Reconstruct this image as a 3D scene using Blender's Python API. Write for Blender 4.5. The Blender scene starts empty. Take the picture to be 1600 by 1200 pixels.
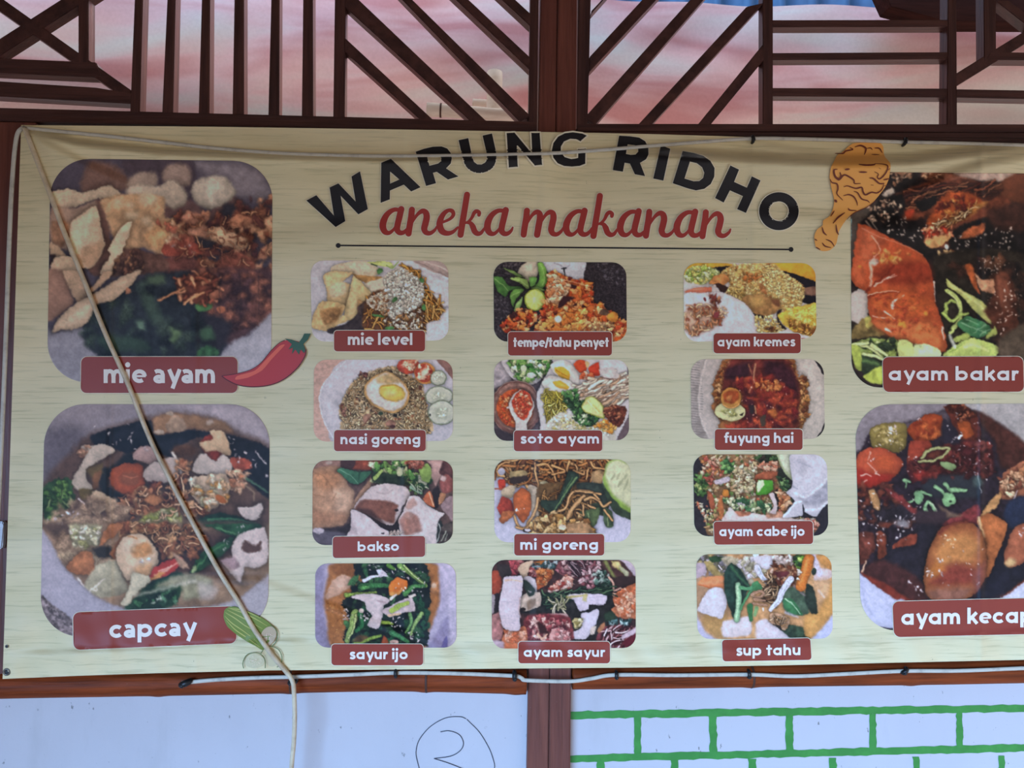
import bpy, bmesh, math, random
import numpy as np
from mathutils import Vector, Matrix, geometry

# ---------------------------------------------------------------- camera, sky, exposure
SC = bpy.context.scene
COL = SC.collection
W, H, F = 1600.0, 1200.0, 1156.0                  # frame and focal length in pixels
CAM = Vector((0.0, -1.39, 1.50))
YAW, PITCH = math.radians(2.7), math.radians(2.3)
cd = bpy.data.cameras.new('camera'); cam = bpy.data.objects.new('camera', cd); COL.objects.link(cam)
cd.sensor_width = 36.0; cd.lens = 36.0 * F / W; cd.clip_start = .02; cd.clip_end = 200
cam.location = CAM; cam.rotation_euler = (math.pi / 2 + PITCH, 0, -YAW)
SC.camera = cam
ROT = np.array(cam.rotation_euler.to_matrix())

SC.view_settings.view_transform = 'Standard'; SC.view_settings.look = 'None'
SC.view_settings.gamma = 1.0; SC.view_settings.use_curve_mapping = False
SC.view_settings.exposure = 0.0
SC.cycles.use_denoising = True
SC.cycles.max_bounces = 8; SC.cycles.diffuse_bounces = 5; SC.cycles.sample_clamp_indirect = 8

world = bpy.data.worlds.new('open_sky'); SC.world = world; world.use_nodes = True
wn = world.node_tree; wn.nodes.clear()
wo = wn.nodes.new('ShaderNodeOutputWorld'); wb = wn.nodes.new('ShaderNodeBackground')
wt = wn.nodes.new('ShaderNodeTexCoord'); ws = wn.nodes.new('ShaderNodeSeparateXYZ'); wr = wn.nodes.new('ShaderNodeValToRGB')
wm = wn.nodes.new('ShaderNodeMath'); wm.operation = 'MULTIPLY_ADD'; wm.inputs[1].default_value = .5; wm.inputs[2].default_value = .5
wn.links.new(wt.outputs['Generated'], ws.inputs[0]); wn.links.new(ws.outputs['Z'], wm.inputs[0]); wn.links.new(wm.outputs[0], wr.inputs[0])
wn.links.new(wr.outputs[0], wb.inputs[0]); wn.links.new(wb.outputs[0], wo.inputs[0])
cr = wr.color_ramp
cr.elements[0].position = 0.0; cr.elements[0].color = (.98, .87, .80, 1)      # warm ground
cr.elements[1].position = 1.0; cr.elements[1].color = (.80, .84, .95, 1)       # overhead sky
e = cr.elements.new(.49); e.color = (1.05, .95, .88, 1)
e = cr.elements.new(.51); e.color = (.95, .98, 1.1, 1)
wb.inputs[1].default_value = 1.17

# the bright hazy patch of sky that shines in low under the eave, from the front left
l = bpy.data.lights.new('hazy_sun', 'SUN'); l.energy = 9.6; l.color = (.30, .62, 1.16); l.angle = math.radians(46)
so = bpy.data.objects.new('hazy_sun', l); COL.objects.link(so); so.location = (3, -5, 4)
SUN_AZ, SUN_EL = math.radians(-30), math.radians(17)
so.rotation_euler = Vector((math.sin(SUN_AZ) * math.cos(SUN_EL), -math.cos(SUN_AZ) * math.cos(SUN_EL), math.sin(SUN_EL))).to_track_quat('Z', 'Y').to_euler()

# daylight coming over the tarpaulin from behind, on the right
l = bpy.data.lights.new('back_daylight', 'SUN'); l.energy = 6.5; l.color = (1.0, .93, .92); l.angle = math.radians(20)
so = bpy.data.objects.new('back_daylight', l); COL.objects.link(so); so.location = (3, 4, 5)
so.rotation_euler = Vector((.62, .42, .66)).to_track_quat('Z', 'Y').to_euler()

# ---------------------------------------------------------------- helpers
def at(px, py, Y=0.0):
    """the point of the plane y=Y seen at a photograph pixel (arrays welcome)"""
    px = np.asarray(px, float); py = np.asarray(py, float)
    d = np.stack([(px - W / 2) / F, (H / 2 - py) / F, -np.ones_like(px)], -1) @ ROT.T
    t = (Y - CAM.y) / d[..., 1]
    return np.array(CAM) + d * t[..., None]
def at1(px, py, Y=0.0): return Vector(at(px, py, Y))

def lin(h):
    c = [int(h[i:i+2], 16) / 255 for i in (0, 2, 4)]
    return tuple(v / 12.92 if v <= .04045 else ((v + .055) / 1.055) ** 2.4 for v in c)

def tag(o, label, cat=None, group=None, kind=None):
    if label: o['label'] = label
    if cat: o['category'] = cat
    if group: o['group'] = group
    if kind: o['kind'] = kind
    return o
def empty(name, loc):
    o = bpy.data.objects.new(name, None); COL.objects.link(o); o.location = loc; o.empty_display_size = .05
    return o
def link(name, me, mat, parent=None):
    o = bpy.data.objects.new(name, me); COL.objects.link(o)
    if mat: me.materials.append(mat)
    if parent:
        o.parent = parent; o.matrix_parent_inverse = Matrix.Translation(-parent.location)
    return o
def from_bm(name, bm, mat, parent=None, smooth=False):
    me = bpy.data.meshes.new(name); bmesh.ops.recalc_face_normals(bm, faces=bm.faces); bm.to_mesh(me); bm.free()
    if smooth:
        for p in me.polygons: p.use_smooth = True
    return link(name, me, mat, parent)
def prism(name, poly, Y, depth, mat, parent=None, bevel=.0012, world_pts=False):
    """a board: its front outline in photo pixels on the plane y=Y, carried back by depth"""
    pts = [Vector(p) for p in poly] if world_pts else [at1(x, y, Y) for x, y in poly]
    bm = bmesh.new()
    f = [bm.verts.new(p) for p in pts]; b = [bm.verts.new(p + Vector((0, depth, 0))) for p in pts]
    bm.faces.new(f); bm.faces.new(b[::-1]); n = len(f)
    for i in range(n): bm.faces.new((f[i], b[i], b[(i+1) % n], f[(i+1) % n]))
    if bevel: bmesh.ops.bevel(bm, geom=bm.edges[:], offset=bevel, segments=2, affect='EDGES', clamp_overlap=True)
    return from_bm(name, bm, mat, parent)
def box(name, lo, hi, mat, parent=None, bevel=0):
    return prism(name, [(lo[0], lo[1], lo[2]), (hi[0], lo[1], lo[2]), (hi[0], lo[1], hi[2]), (lo[0], lo[1], hi[2])], 0, hi[1] - lo[1], mat, parent, bevel, True)
def tube_bm(bm, path, radii, seg=12, flat=1.0, cap=True):
    """round (or flattened) tube through points"""
    P = [Vector(p) for p in path]; rings = []
    for i, p in enumerate(P):
        t = (P[min(i+1, len(P)-1)] - P[max(i-1, 0)]).normalized()
        a = t.cross(Vector((0, 1, 0))); a = a.normalized() if a.length > 1e-4 else Vector((1, 0, 0)); b = t.cross(a).normalized()
        r = radii[i] if hasattr(radii, '__len__') else radii
        rings.append([bm.verts.new(p + a * r * math.cos(k*2*math.pi/seg) + b * r * flat * math.sin(k*2*math.pi/seg)) for k in range(seg)])
    for r0, r1 in zip(rings, rings[1:]):
        for k in range(seg): bm.faces.new((r0[k], r0[(k+1) % seg], r1[(k+1) % seg], r1[k]))
    if cap: bm.faces.new(rings[0][::-1]); bm.faces.new(rings[-1])
def spline(p, n=8):
    p = [Vector(q) for q in p]; q = [2*p[0]-p[1]] + p + [2*p[-1]-p[-2]]; out = []
    for i in range(1, len(q) - 2):
        a, b, c, d = q[i-1:i+3]
        for k in range(n):
            t = k / n
            out.append(.5 * (2*b + (c-a)*t + (2*a-5*b+4*c-d)*t*t + (3*b-a-3*c+d)*t**3))
    return out + [p[-1]]

# ---------------------------------------------------------------- materials
def mat(name, col, rough=.6, spec=.4):
    m = bpy.data.materials.new(name); m.use_nodes = True; b = m.node_tree.nodes['Principled BSDF']
    b.inputs['Base Color'].default_value = (*col, 1); b.inputs['Roughness'].default_value = rough; b.inputs['Specular IOR Level'].default_value = spec
    return m
def node(m, t, **kw):
    n = m.node_tree.nodes.new(t)
    for k, v in kw.items():
        if k in n.inputs: n.inputs[k].default_value = v
        else: setattr(n, k, v)
    return n
def noisy(m, base, layers, bump=None, coord='Object'):
    """base colour varied by stretched noise layers: (scale, xyz stretch, low, high, colour, strength)"""
    nt = m.node_tree; L = nt.links.new; b = nt.nodes['Principled BSDF']; tc = node(m, 'ShaderNodeTexCoord')
    rgb = node(m, 'ShaderNodeRGB'); rgb.outputs[0].default_value = (*base, 1); out = rgb.outputs[0]
    for (sc, st, lo, hi, c, s) in layers:
        mp = node(m, 'ShaderNodeMapping'); mp.inputs['Scale'].default_value = st; L(tc.outputs[coord], mp.inputs[0])
        nz = node(m, 'ShaderNodeTexNoise'); nz.inputs['Scale'].default_value = sc; nz.inputs['Detail'].default_value = 6; nz.inputs['Roughness'].default_value = .6; L(mp.outputs[0], nz.inputs[0])
        mr = node(m, 'ShaderNodeMapRange'); mr.inputs[1].default_value = lo; mr.inputs[2].default_value = hi; mr.inputs[4].default_value = s; L(nz.outputs[0], mr.inputs[0])
        mx = node(m, 'ShaderNodeMix', data_type='RGBA'); L(mr.outputs[0], mx.inputs[0]); L(out, mx.inputs[6]); mx.inputs[7].default_value = (*c, 1); out = mx.outputs[2]
    L(out, b.inputs['Base Color'])
    if bump:
        sc, st, h = bump; mp = node(m, 'ShaderNodeMapping'); mp.inputs['Scale'].default_value = st; L(tc.outputs[coord], mp.inputs[0])
        nz = node(m, 'ShaderNodeTexNoise'); nz.inputs['Scale'].default_value = sc; nz.inputs['Detail'].default_value = 5; L(mp.outputs[0], nz.inputs[0])
        bp = node(m, 'ShaderNodeBump'); bp.inputs['Distance'].default_value = h; L(nz.outputs[0], bp.inputs['Height']); L(bp.outputs[0], b.inputs['Normal'])
    return m
def wood(name, c0, c1, st, rough=.3, spec=.5):
    return noisy(mat(name, c0, rough, spec), c0, [(1.0, st, .35, .7, c1, 1.0), (1.0, tuple(v * 3 for v in st), .5, .8, tuple(v * .35 for v in c0), .8), (260, (1, 1, 1), .7, .76, (.3, .26, .24), .5)], bump=(1.0, tuple(v * 2 for v in st), .0012))
M = {}
WD0, WD1 = lin('59362f'), lin('38211f')
M['wood_v'] = wood('dark_wood_upright', WD0, WD1, (70, 70, 4))
M['wood_h'] = wood('dark_wood_level', WD0, WD1, (4, 70, 70))
M['wood_d'] = wood('dark_wood_brace', WD0, WD1, (30, 60, 30))
M['post'] = wood('post_wood', lin('7c4638'), lin('60342c'), (60, 60, 3), .4, .3)
M['bamboo'] = wood('bamboo_stain', lin('94421c'), lin('55240f'), (5, 60, 90), .55, .15)
M['node'] = mat('bamboo_node', lin('4c2a1c'), .6)
M['pale_wood'] = noisy(mat('pale_pole', (.8, .7, .6), .7), lin('f4e6d2'), [(1, (9, 40, 40), .5, .8, lin('c8ae90'), .7)])
M['plank'] = wood('rafter_wood', lin('3f211b'), lin('28130f'), (3, 40, 40), .85, .1)
M['white_wall'] = noisy(mat('white_board', (.7, .7, .7), .5, .4), (.535, .49, .50), [(2.5, (1, 1, .5), .45, .75, (.46, .42, .43), .8), (70, (1, 1, .6), .665, .70, (.16, .15, .14), .85), (9, (1, 1, .3), .60, .8, (.40, .37, .36), .6), (300, (1, 1, 1), .69, .73, (.2, .19, .18), .7)], bump=(12, (1, 1, 1), .002))
M['green'] = noisy(mat('green_paint', lin('3f9a45'), .45), lin('367f36'), [(40, (1, 1, 1), .4, .7, lin('43933f'), .7)])
M['pencil'] = mat('pencil_line', lin('3a3a44'), .7)
M['cable'] = noisy(mat('white_cable', lin('c9c2b8'), .4), lin('c8bfae'), [(60, (1, 1, 1), .5, .75, lin('9a8f82'), .8)])
M['cream_cable'] = noisy(mat('cream_cable', lin('c9bba4'), .4), lin('d8c4a4'), [(40, (1, 1, 1), .4, .7, lin('b0987a'), .9)])
M['black'] = mat('black_plastic', lin('1c1a1a'), .4)
M['metal'] = mat('eyelet_metal', lin('6a6258'), .35); M['metal'].node_tree.nodes['Principled BSDF'].inputs['Metallic'].default_value = .8
M['plastic'] = mat('white_plastic', lin('d8d8dc'), .35)
M['floor'] = noisy(mat('concrete', (.3, .29, .28), .7), (.32, .30, .28), [(3, (1, 1, 1), .4, .7, (.24, .23, .22), .8)])
M['roof'] = noisy(mat('roof_underside', (.3, .26, .2), .8), (.20, .16, .12), [(2, (1, 6, 1), .4, .7, (.15, .12, .09), .8)])
M['blue'] = noisy(mat('blue_sheet', lin('1f6cb0'), .5), lin('1b3f58'), [(14, (1, 1, 1), .4, .7, lin('122c44'), .7)])

def tarp_mat():
    m = bpy.data.materials.new('pink_tarp'); m.use_nodes = True; nt = m.node_tree; nt.nodes.clear(); L = nt.links.new
    out = node(m, 'ShaderNodeOutputMaterial'); mix = node(m, 'ShaderNodeMixShader'); mix.inputs[0].default_value = .33
    d = node(m, 'ShaderNodeBsdfDiffuse'); t = node(m, 'ShaderNodeBsdfTranslucent'); L(d.outputs[0], mix.inputs[1]); L(t.outputs[0], mix.inputs[2]); L(mix.outputs[0], out.inputs[0])
    tc = node(m, 'ShaderNodeTexCoord'); mp = node(m, 'ShaderNodeMapping'); mp.inputs['Rotation'].default_value = (0, math.radians(8), 0); mp.inputs['Scale'].default_value = (1.1, 1, 5.2); L(tc.outputs['Object'], mp.inputs[0])
    nz = node(m, 'ShaderNodeTexNoise'); nz.inputs['Scale'].default_value = 1.5; nz.inputs['Detail'].default_value = 3; nz.inputs['Distortion'].default_value = .6; L(mp.outputs[0], nz.inputs[0])
    r = node(m, 'ShaderNodeValToRGB'); L(nz.outputs[0], r.inputs[0]); e = r.color_ramp.elements
    e[0].position = .36; e[0].color = (*lin('a8746f'), 1); e[1].position = .66; e[1].color = (*lin('b3a89d'), 1); n = e.new(.5); n.color = (*lin('ba958e'), 1)
    fz = node(m, 'ShaderNodeTexNoise'); fz.inputs['Scale'].default_value = 130; fz.inputs['Detail'].default_value = 3; L(tc.outputs['Object'], fz.inputs[0])
    mr = node(m, 'ShaderNodeMapRange'); mr.inputs[1].default_value = .3; mr.inputs[2].default_value = .7; mr.inputs[3].default_value = .95; mr.inputs[4].default_value = 1.03; L(fz.outputs[0], mr.inputs[0])
    mm = node(m, 'ShaderNodeMix', data_type='RGBA', blend_type='MULTIPLY'); mm.inputs[0].default_value = 1; L(r.outputs[0], mm.inputs[6]); L(mr.outputs[0], mm.inputs[7])
    L(mm.outputs[2], d.inputs[0]); L(mm.outputs[2], t.inputs[0])
    return m
M['tarp'] = tarp_mat()

# ---------------------------------------------------------------- the setting
YW = .015                                                   # face of the white boards
z_mid = float(at(800, 200, YW)[2])
def wx(px, py, Y): return float(at(px, py, Y)[0])
def wz(px, py, Y): return float(at(px, py, Y)[2])
wl = box('wall_left', (-2.4, YW, 0), (wx(840, 1100, YW), YW + .05, z_mid), M['white_wall']); tag(wl, None, kind='structure')
wr_ = box('wall_right', (wx(845, 1100, YW), YW, 0), (2.4, YW + .05, z_mid), M['white_wall']); tag(wr_, None, kind='structure')
fl = box('floor', (-3.5, -4.5, -.1), (3.5, 2.0, 0), M['floor']); tag(fl, None, kind='structure')
def slab(name, pts, m, thick=.03):
    bm = bmesh.new(); a = [bm.verts.new(p) for p in pts]; b = [bm.verts.new(Vector(p) + Vector((0, 0, thick))) for p in pts]; bm.faces.new(a); bm.faces.new(b[::-1])
    for i in range(len(a)): bm.faces.new((a[i], b[i], b[(i+1) % len(a)], a[(i+1) % len(a)]))
    return from_bm(name, bm, m)
ce = slab('shade_ceiling', [(-3.5, .04, 2.64), (3.5, .04, 2.64), (3.5, -2.5, 1.70), (-3.5, -2.5, 1.70)], M['roof']); tag(ce, None, kind='structure')  # unseen roof, its eave sloped down low to dim the upper banner
ws_ = box('shade_block_side', (-2.45, -2.6, 0), (-2.4, -.1, 2.0), M['roof']); tag(ws_, None, kind='structure')  # added out of view to cut the low sky light on the left

wb_ = box('shade_block_rear', (-3.2, 1.0, 0), (-.12, 1.05, 2.55), M['roof']); tag(wb_, None, kind='structure')  # added behind the tarpaulin to keep back light off its left part

# painted brick pattern and pencil mark on the boards: part of the wall faces
def flat_bm(bm, quads, Y):
    for q in quads: bm.faces.new([bm.verts.new(at1(x, y, Y)) for x, y in q])
rnd = random.Random(5)
bm = bmesh.new()
def brush(bm, x0, ya, yb, x1, yc, yd, vert=False, n=26, Y=YW - .0006):
    """one painted line with a slightly ragged edge"""
    prev = None
    for i in range(n + 1):
        t = i / n; j = [rnd.uniform(-1.1, 1.1) for _ in range(2)]
        if vert: a = (ya + (yc - ya) * t + j[0], x0 + (x1 - x0) * t); b = (yb + (yd - yb) * t + j[1], x0 + (x1 - x0) * t)
        else: a = (x0 + (x1 - x0) * t, ya + (yc - ya) * t + j[0]); b = (x0 + (x1 - x0) * t, yb + (yd - yb) * t + j[1])
        cur = (bm.verts.new(at1(*a, Y)), bm.verts.new(at1(*b, Y)))
        if prev: bm.faces.new((prev[0], cur[0], cur[1], prev[1]))
        prev = cur
rows = [(1111.5, 1123.5, 1100, 1111)] + [(1180 + 69 * k, 1191.5 + 69 * k, 1160 + 68 * k, 1172 + 68 * k) for k in range(6)]
for a, b, c, d in rows: brush(bm, 890, a, b, 1760, c - 1.5, d - 1.5, n=90)
for k in range(6):
    y0 = rows[k][1]; y1 = rows[k+1][0]; xs = [(990, 1001), (1108, 1120), (1227, 1239), (1358, 1369), (1494, 1504), (1622, 1633)] if k % 2 == 0 else [(932, 944), (1047, 1058), (1168, 1180), (1294, 1305), (1424, 1434), (1557, 1567), (1680, 1691)]
    for xa, xb in xs:
        f = (xa - 890) / 870.; s = (k * 3) * (xa - 800) / 800
        brush(bm, y0 - 11.5 * f - 2, xa + s, xb + s, y1 - 20 * f + 2, xa + s * 1.3 + 1, xb + s * 1.3 + 1, vert=True, n=10, Y=YW - .0009)
o = from_bm('painted_brick_lines', bm, M['green'], wr_); tag(o, 'bright green hand-painted brick outlines')
def pen(bm, pts, w, Y):
    P = spline([(x, y, 0) for x, y in pts], 8); prev = None
    for i, p in enumerate(P):
        t = (P[min(i+1, len(P)-1)] - P[max(0, i-1)]).normalized(); n = Vector((-t.y, t.x, 0)) * w / 2
        cur = (bm.verts.new(at1(p.x+n.x, p.y+n.y, Y)), bm.verts.new(at1(p.x-n.x, p.y-n.y, Y)))
        if prev: bm.faces.new((prev[0], cur[0], cur[1], prev[1]))
        prev = cur
bm = bmesh.new()
Zp = lambda L: [(400 + x / 3.81, 900 + y / 3.81) for x, y in L]
pen(bm, Zp([(1250,850),(1215,838),(1130,845),(1040,895),(975,970),(953,1040),(960,1100),(990,1190),(1060,1290),(1180,1340),(1320,1310),(1400,1230),(1420,1143),(1412,1090),(1385,1020),(1330,930),(1255,853)]), 1.3, YW - .0008)
pen(bm, Zp([(1098,928),(1150,922),(1210,945),(1235,995),(1215,1040),(1160,1072),(1060,1087)]), 1.3, YW - .0010)
pen(bm, Zp([(1060,1087),(1140,1112),(1220,1143),(1290,1175)]), 1.3, YW - .0012)
o = from_bm('pencil_mark', bm, M['pencil'], wl); tag(o, 'thin dark pencil ring around a hand-drawn 2')

# ---------------------------------------------------------------- posts
def post(name, label, boards, Y, depth, zlo=0.0, zhi=2.6):
    c = at1((boards[0][0] + boards[-1][1]) / 2, 1100, Y); r = empty(name, (c.x, Y, zlo)); tag(r, label, 'post')
    for (xa, xb, ya, yb) in boards:                          # x at py=100 (left, right), x at py=1100 (left, right)
        z0, z1 = wz(850, 100, Y), wz(850, 1100, Y); L = []
        for x0, x1 in ((xa, ya), (xb, yb)):
            X0, X1 = wx(x0, 100, Y), wx(x1, 1100, Y)
            L.append([X0 + (X1 - X0) * (z - z0) / (z1 - z0) for z in (zlo, zhi)])
        prism('board', [(L[0][0], Y, zlo), (L[1][0], Y, zlo), (L[1][1], Y, zhi), (L[0][1], Y, zhi)], Y, depth, M['post'], r, .002, True)
    return r
post('wooden_post', 'dark brown post of two boards rising behind the middle of the banner', [(843, 869.2, 825, 857.6), (870.4, 900.5, 858.8, 892)], -.006, .1)
post('wooden_post', 'dark brown post behind the left edge of the banner', [(-90, 58, -96, 44)], -.004, .018, wz(0, 1058, -.004), wz(0, 190, -.004))
r = empty('plastic_plate', at1(0, 836, -.014)); tag(r, 'small white plastic plate on the dark post at the left edge', 'plate')
prism('cover', [(-40, 815), (4.5, 815), (5, 820), (3.5, 853), (2, 858), (-40, 858)], -.016, .012, M['plastic'], r, .002)
prism('back_frame', [(-36, 818), (1.5, 818), (0.5, 855), (-36, 855)], -.0035, .004, M['plastic'], r, .0005)

# ---------------------------------------------------------------- carved lattice over the banner
YL, DL = -.004, .027
def lattice(name, label, ref, parts):
    r = empty(name, at1(*ref, YL)); tag(r, label, 'lattice panel')
    k = 0
    for nm, poly, m in parts:
        k += 1
        prism(nm, poly, YL + .0004 * (k % 5), DL - .0008 * (k % 5), M[m], r, .0014)
    return r
TOP = -190
def up(x0a, x1a, x0b, x1b, yb, ya=0):                       # upright: left,right at y=ya and at y=yb, carried on to the top rail
    t = (TOP + 6 - ya) / (yb - ya)
    return [(x0a + (x0b - x0a) * t, TOP + 6), (x1a + (x1b - x1a) * t, TOP + 6), (x1b, yb + 3), (x0b, yb + 3)]
def ext(p, q, y):                                            # run the line p-q on to height y
    t = (y - p[1]) / (q[1] - p[1]); return (p[0] + (q[0] - p[0]) * t, y)
def diag(ua, ub, la, lb, top=None):
    if top is not None: ua = ext(ub, ua, top); la = ext(lb, la, top)
    return [ua, ub, lb, la]
left = [('bottom_rail', [(-120, 165), (839, 190), (839, 207), (-120, 186)], 'wood_h'), ('top_rail', [(-120, TOP - 16), (842, TOP - 16), (842, TOP + 6), (-120, TOP + 6)], 'wood_h'),
  ('stile', [(831, TOP), (844, TOP), (839, 204), (825.5, 204)], 'wood_v'), ('stile', [(-120, TOP), (-96, TOP), (-106, 186), (-130, 186)], 'wood_v')]
for a in ((210,223,203,218,173),(261,274,253,270,174),(315,328,310,327,175),(366,381,363,381,176),(423.6,436.7,419,436,177),(473.5,488.7,471.4,489,179),(523,540,520.5,538.5,181)): left.append(('slat', up(*a), 'wood_v'))
left += [('brace', diag((538,-22),(761,190),(538,10),(735,189)), 'wood_d'), ('brace', diag((538,58),(680,190),(538,80),(659,189)), 'wood_d'),
  ('brace', diag((645,0),(829,181),(629,0),(812,190), TOP+2), 'wood_d'), ('brace', diag((733,0),(829,90),(713,0),(829,110), TOP+2), 'wood_d'), ('brace', diag((806,0),(830,22),(785,0),(830,42), TOP+2), 'wood_d'),
  ('slat', up(122,138,122,138,98), 'wood_v'),
  ('brace', diag((-120,-90),(205,141),(-120,-66),(205,161)), 'wood_d'), ('brace', [(-110,130),(-110,157),(126,6),(126,-21)], 'wood_d'), ('brace', [(124,6),(124,-20),(206,-72),(206,-46)], 'wood_d'),
  ('crossbar', [(-115,86),(150,97),(160,121),(-115,108)], 'wood_h'), ('crossbar', [(-115,119),(150,137),(206,145),(206,162),(-115,144)], 'wood_h')]
lattice('lattice_panel', 'dark wooden lattice with upright bars, left of the middle post', (400, 200), left)
right = [('bottom_rail', [(901.5, 193), (1740, 194), (1740, 206), (901.5, 204)], 'wood_h'), ('top_rail', [(900, TOP - 16), (1740, TOP - 16), (1740, TOP + 6), (900, TOP + 6)], 'wood_h'),
  ('stile', [(905.5, TOP), (928, TOP), (918, 200), (901.5, 200)], 'wood_v'), ('stile', [(1192, TOP), (1208, TOP), (1208, 197), (1192, 197)], 'wood_v'), ('stile', [(1483, TOP), (1494, TOP), (1496, 197), (1479.5, 197)], 'wood_v'), ('stile', [(1722, TOP), (1740, TOP), (1744, 197), (1726, 197)], 'wood_v'),
  ('brace', diag((1003,0),(921,89),(1025,0),(921,112), TOP+2), 'wood_d'), ('brace', diag((940,0),(924,17),(962,-22),(924,21)), 'wood_d'),
  ('brace', diag((1078,0),(913,184),(1099,0),(929,196), TOP+2), 'wood_d'), ('brace', diag((1167,10),(996,196),(1194,4),(1017,196)), 'wood_d'), ('brace', diag((1194,67),(1090,195),(1194,93),(1110,195)), 'wood_d')]
for a, b, c, d in ((31,42,30.5,41.5),(82.5,93.5,81,92),(137,150,138,152),(-30,-18,-30,-18),(-90,-78,-90,-78)): right.append(('crossbar', [(1206,a),(1482,c),(1482,d),(1206,b)], 'wood_h'))
right += [('slat', [(1536,TOP+4),(1556,TOP+4),(1557,86),(1538,98)], 'wood_v'), ('brace', [(1492,116),(1735,-34),(1735,-14),(1492,136)], 'wood_d'), ('brace', [(1555,0),(1576,0),(1735,118),(1735,142)], 'wood_d'),
  ('crossbar', [(1548,81),(1730,83),(1730,95),(1540,93)], 'wood_h'), ('crossbar', [(1494,139),(1730,143),(1730,157),(1494,152)], 'wood_h')]
lattice('lattice_panel', 'dark wooden lattice with level bars, right of the middle post', (1300, 200), right)
r = empty('lintel_beam', at1(1300, 214, -.002)); tag(r, 'dark ledge strip under the lattice, right of the middle post', 'beam')
prism('strip', [(903, 205.5), (1740, 207.5), (1740, 226), (903, 211)], -.001, .04, M['wood_h'], r, .002)
prism('bead', [(903, 207.5), (1740, 211), (1740, 217), (903, 209.5)], -.005, .006, M['wood_h'], r, .001)

# ---------------------------------------------------------------- bamboo rails under the banner
def bamboo(label, path, rpx, nodes, Y=.004):
    P = spline([at1(x, y, Y) for x, y in path], 14); r = rpx * 1.2 / 1000
    o = empty('bamboo_rail', P[len(P)//2]); tag(o, label, 'bamboo rail')
    bm = bmesh.new(); xs = [wx(n, 1065, Y) for n in nodes]
    P2 = []
    for a, b in zip(P, P[1:]): P2 += [a.lerp(b, k / 4) for k in range(4)]
    P2.append(P[-1]); R = [r * (1 + .07 * sum(math.exp(-((p.x - x) / .012) ** 2) for x in xs) + .02 * math.sin(p.x * 9)) for p in P2]
    tube_bm(bm, P2, R, 20); from_bm('culm', bm, M['bamboo'], o, True)
    for x in xs:
        i = min(range(len(P2)), key=lambda k: abs(P2[k].x - x)); bm = bmesh.new(); rr = r * 1.075
        p = P2[i]; tube_bm(bm, [p - Vector((.0022, 0, 0)), p - Vector((.001, 0, 0)), p + Vector((.001, 0, 0)), p + Vector((.0022, 0, 0))], [rr * .98, rr, rr, rr * .98], 20); from_bm('node_ring', bm, M['node'], o, True)
    return o
bamboo('brown bamboo rail under the banner, left of the middle post', [(-90,1074),(0,1071),(250,1066),(420,1063),(620,1060),(822,1064)], 19, (251, 456, 665, 806), .0)
bamboo('brown bamboo rail under the banner, above the green brick lines', [(894,1057),(1060,1056),(1200,1054),(1400,1051),(1720,1046)], 18.5, (1172, 1420, 1640), .0)

# ---------------------------------------------------------------- what shows behind the lattice
YT = .5
bm = bmesh.new(); nx, ny = 160, 40
xs = np.linspace(-620, 2200, nx); rows_ = []
for j in range(ny + 1):
    v = j / ny; row = []
    for x in xs:
        top = -34 if x < 880 else np.interp(x, [880, 940, 1075, 1180, 1395, 2300], [-14, -3, 3, 9, 18, 40])
        if x < 880 and x > 800: top = np.interp(x, [800, 880], [-34, -14])
        py = top + (430 - top) * v; p = at1(x, py, YT)
        p.y += .018 * math.sin(p.x * 5 + 2 * p.z) + .012 * math.sin(p.z * 23 + p.x * 3) + .006 * math.sin(p.x * 17 - p.z * 31)
        row.append(bm.verts.new(p))
    rows_.append(row)
for a, b in zip(rows_, rows_[1:]):
    for i in range(nx - 1): bm.faces.new((a[i], a[i+1], b[i+1], b[i]))
o = from_bm('tarpaulin', bm, M['tarp'], None, True); tag(o, 'faded pink and grey tarpaulin hanging behind the wooden lattice', 'tarpaulin')
bm = bmesh.new(); prev = None
for i in range(161):
    x = 820 + (1900 - 820) * i / 160; yb = .03 * abs(math.sin(i * .42))
    a = at1(x, -60, YT + .12); b = at1(x, 45, YT + .08); a.y += yb; b.y += yb
    cur = (bm.verts.new(a), bm.verts.new(b))
    if prev: bm.faces.new((prev[0], cur[0], cur[1], prev[1]))
    prev = cur
o = from_bm('roof_sheet', bm, M['blue'], None, True); tag(o, 'strip of blue corrugated sheet above the pink tarpaulin', 'sheet')
r = prism('rafter', [(1360, -60), (1760, -60), (1760, 35), (1490, 33), (1465, 29), (1392, 10)], .3, .05, M['plank']); tag(r, 'dark reddish plank behind the top right of the lattice', 'plank')
def pole(label, a, b, ra, rb, Y, ring=()):
    p, q = at1(*a, Y), at1(*b, Y); o = empty('bamboo_pole', (p + q) / 2); tag(o, label, 'pole'); bm = bmesh.new()
    P = [p.lerp(q, t / 14) for t in range(15)]; tube_bm(bm, P, [(ra + (rb - ra) * t / 14) * (1 + .03 * math.sin(t * 1.9)) for t in range(15)], 14); from_bm('culm', bm, M['pale_wood'], o, True)
    for t in ring:
        c = p.lerp(q, t); d = (q - p).normalized() * .002; bm = bmesh.new(); rr = (ra + (rb - ra) * t) * 1.07
        tube_bm(bm, [c - d, c + d], [rr, rr], 14); from_bm('node_ring', bm, M['node'], o, True)
pole('pale bamboo stick lying low behind the diagonal lattice bars', (667, 171), (822, 182), .016, .013, .34, (.14,))
pole('short pale upright stick behind the diagonal lattice bars', (773, 113), (769, 330), .019, .019, .40)
pole('broken pale bamboo piece behind the upright stick', (738, 160), (775, 162), .009, .009, .45)
# ---------------------------------------------------------------- print painter (numpy only)
def hexlin(h):
    return np.array([int(h[i:i+2], 16) / 255.0 for i in (0, 2, 4)])

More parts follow.
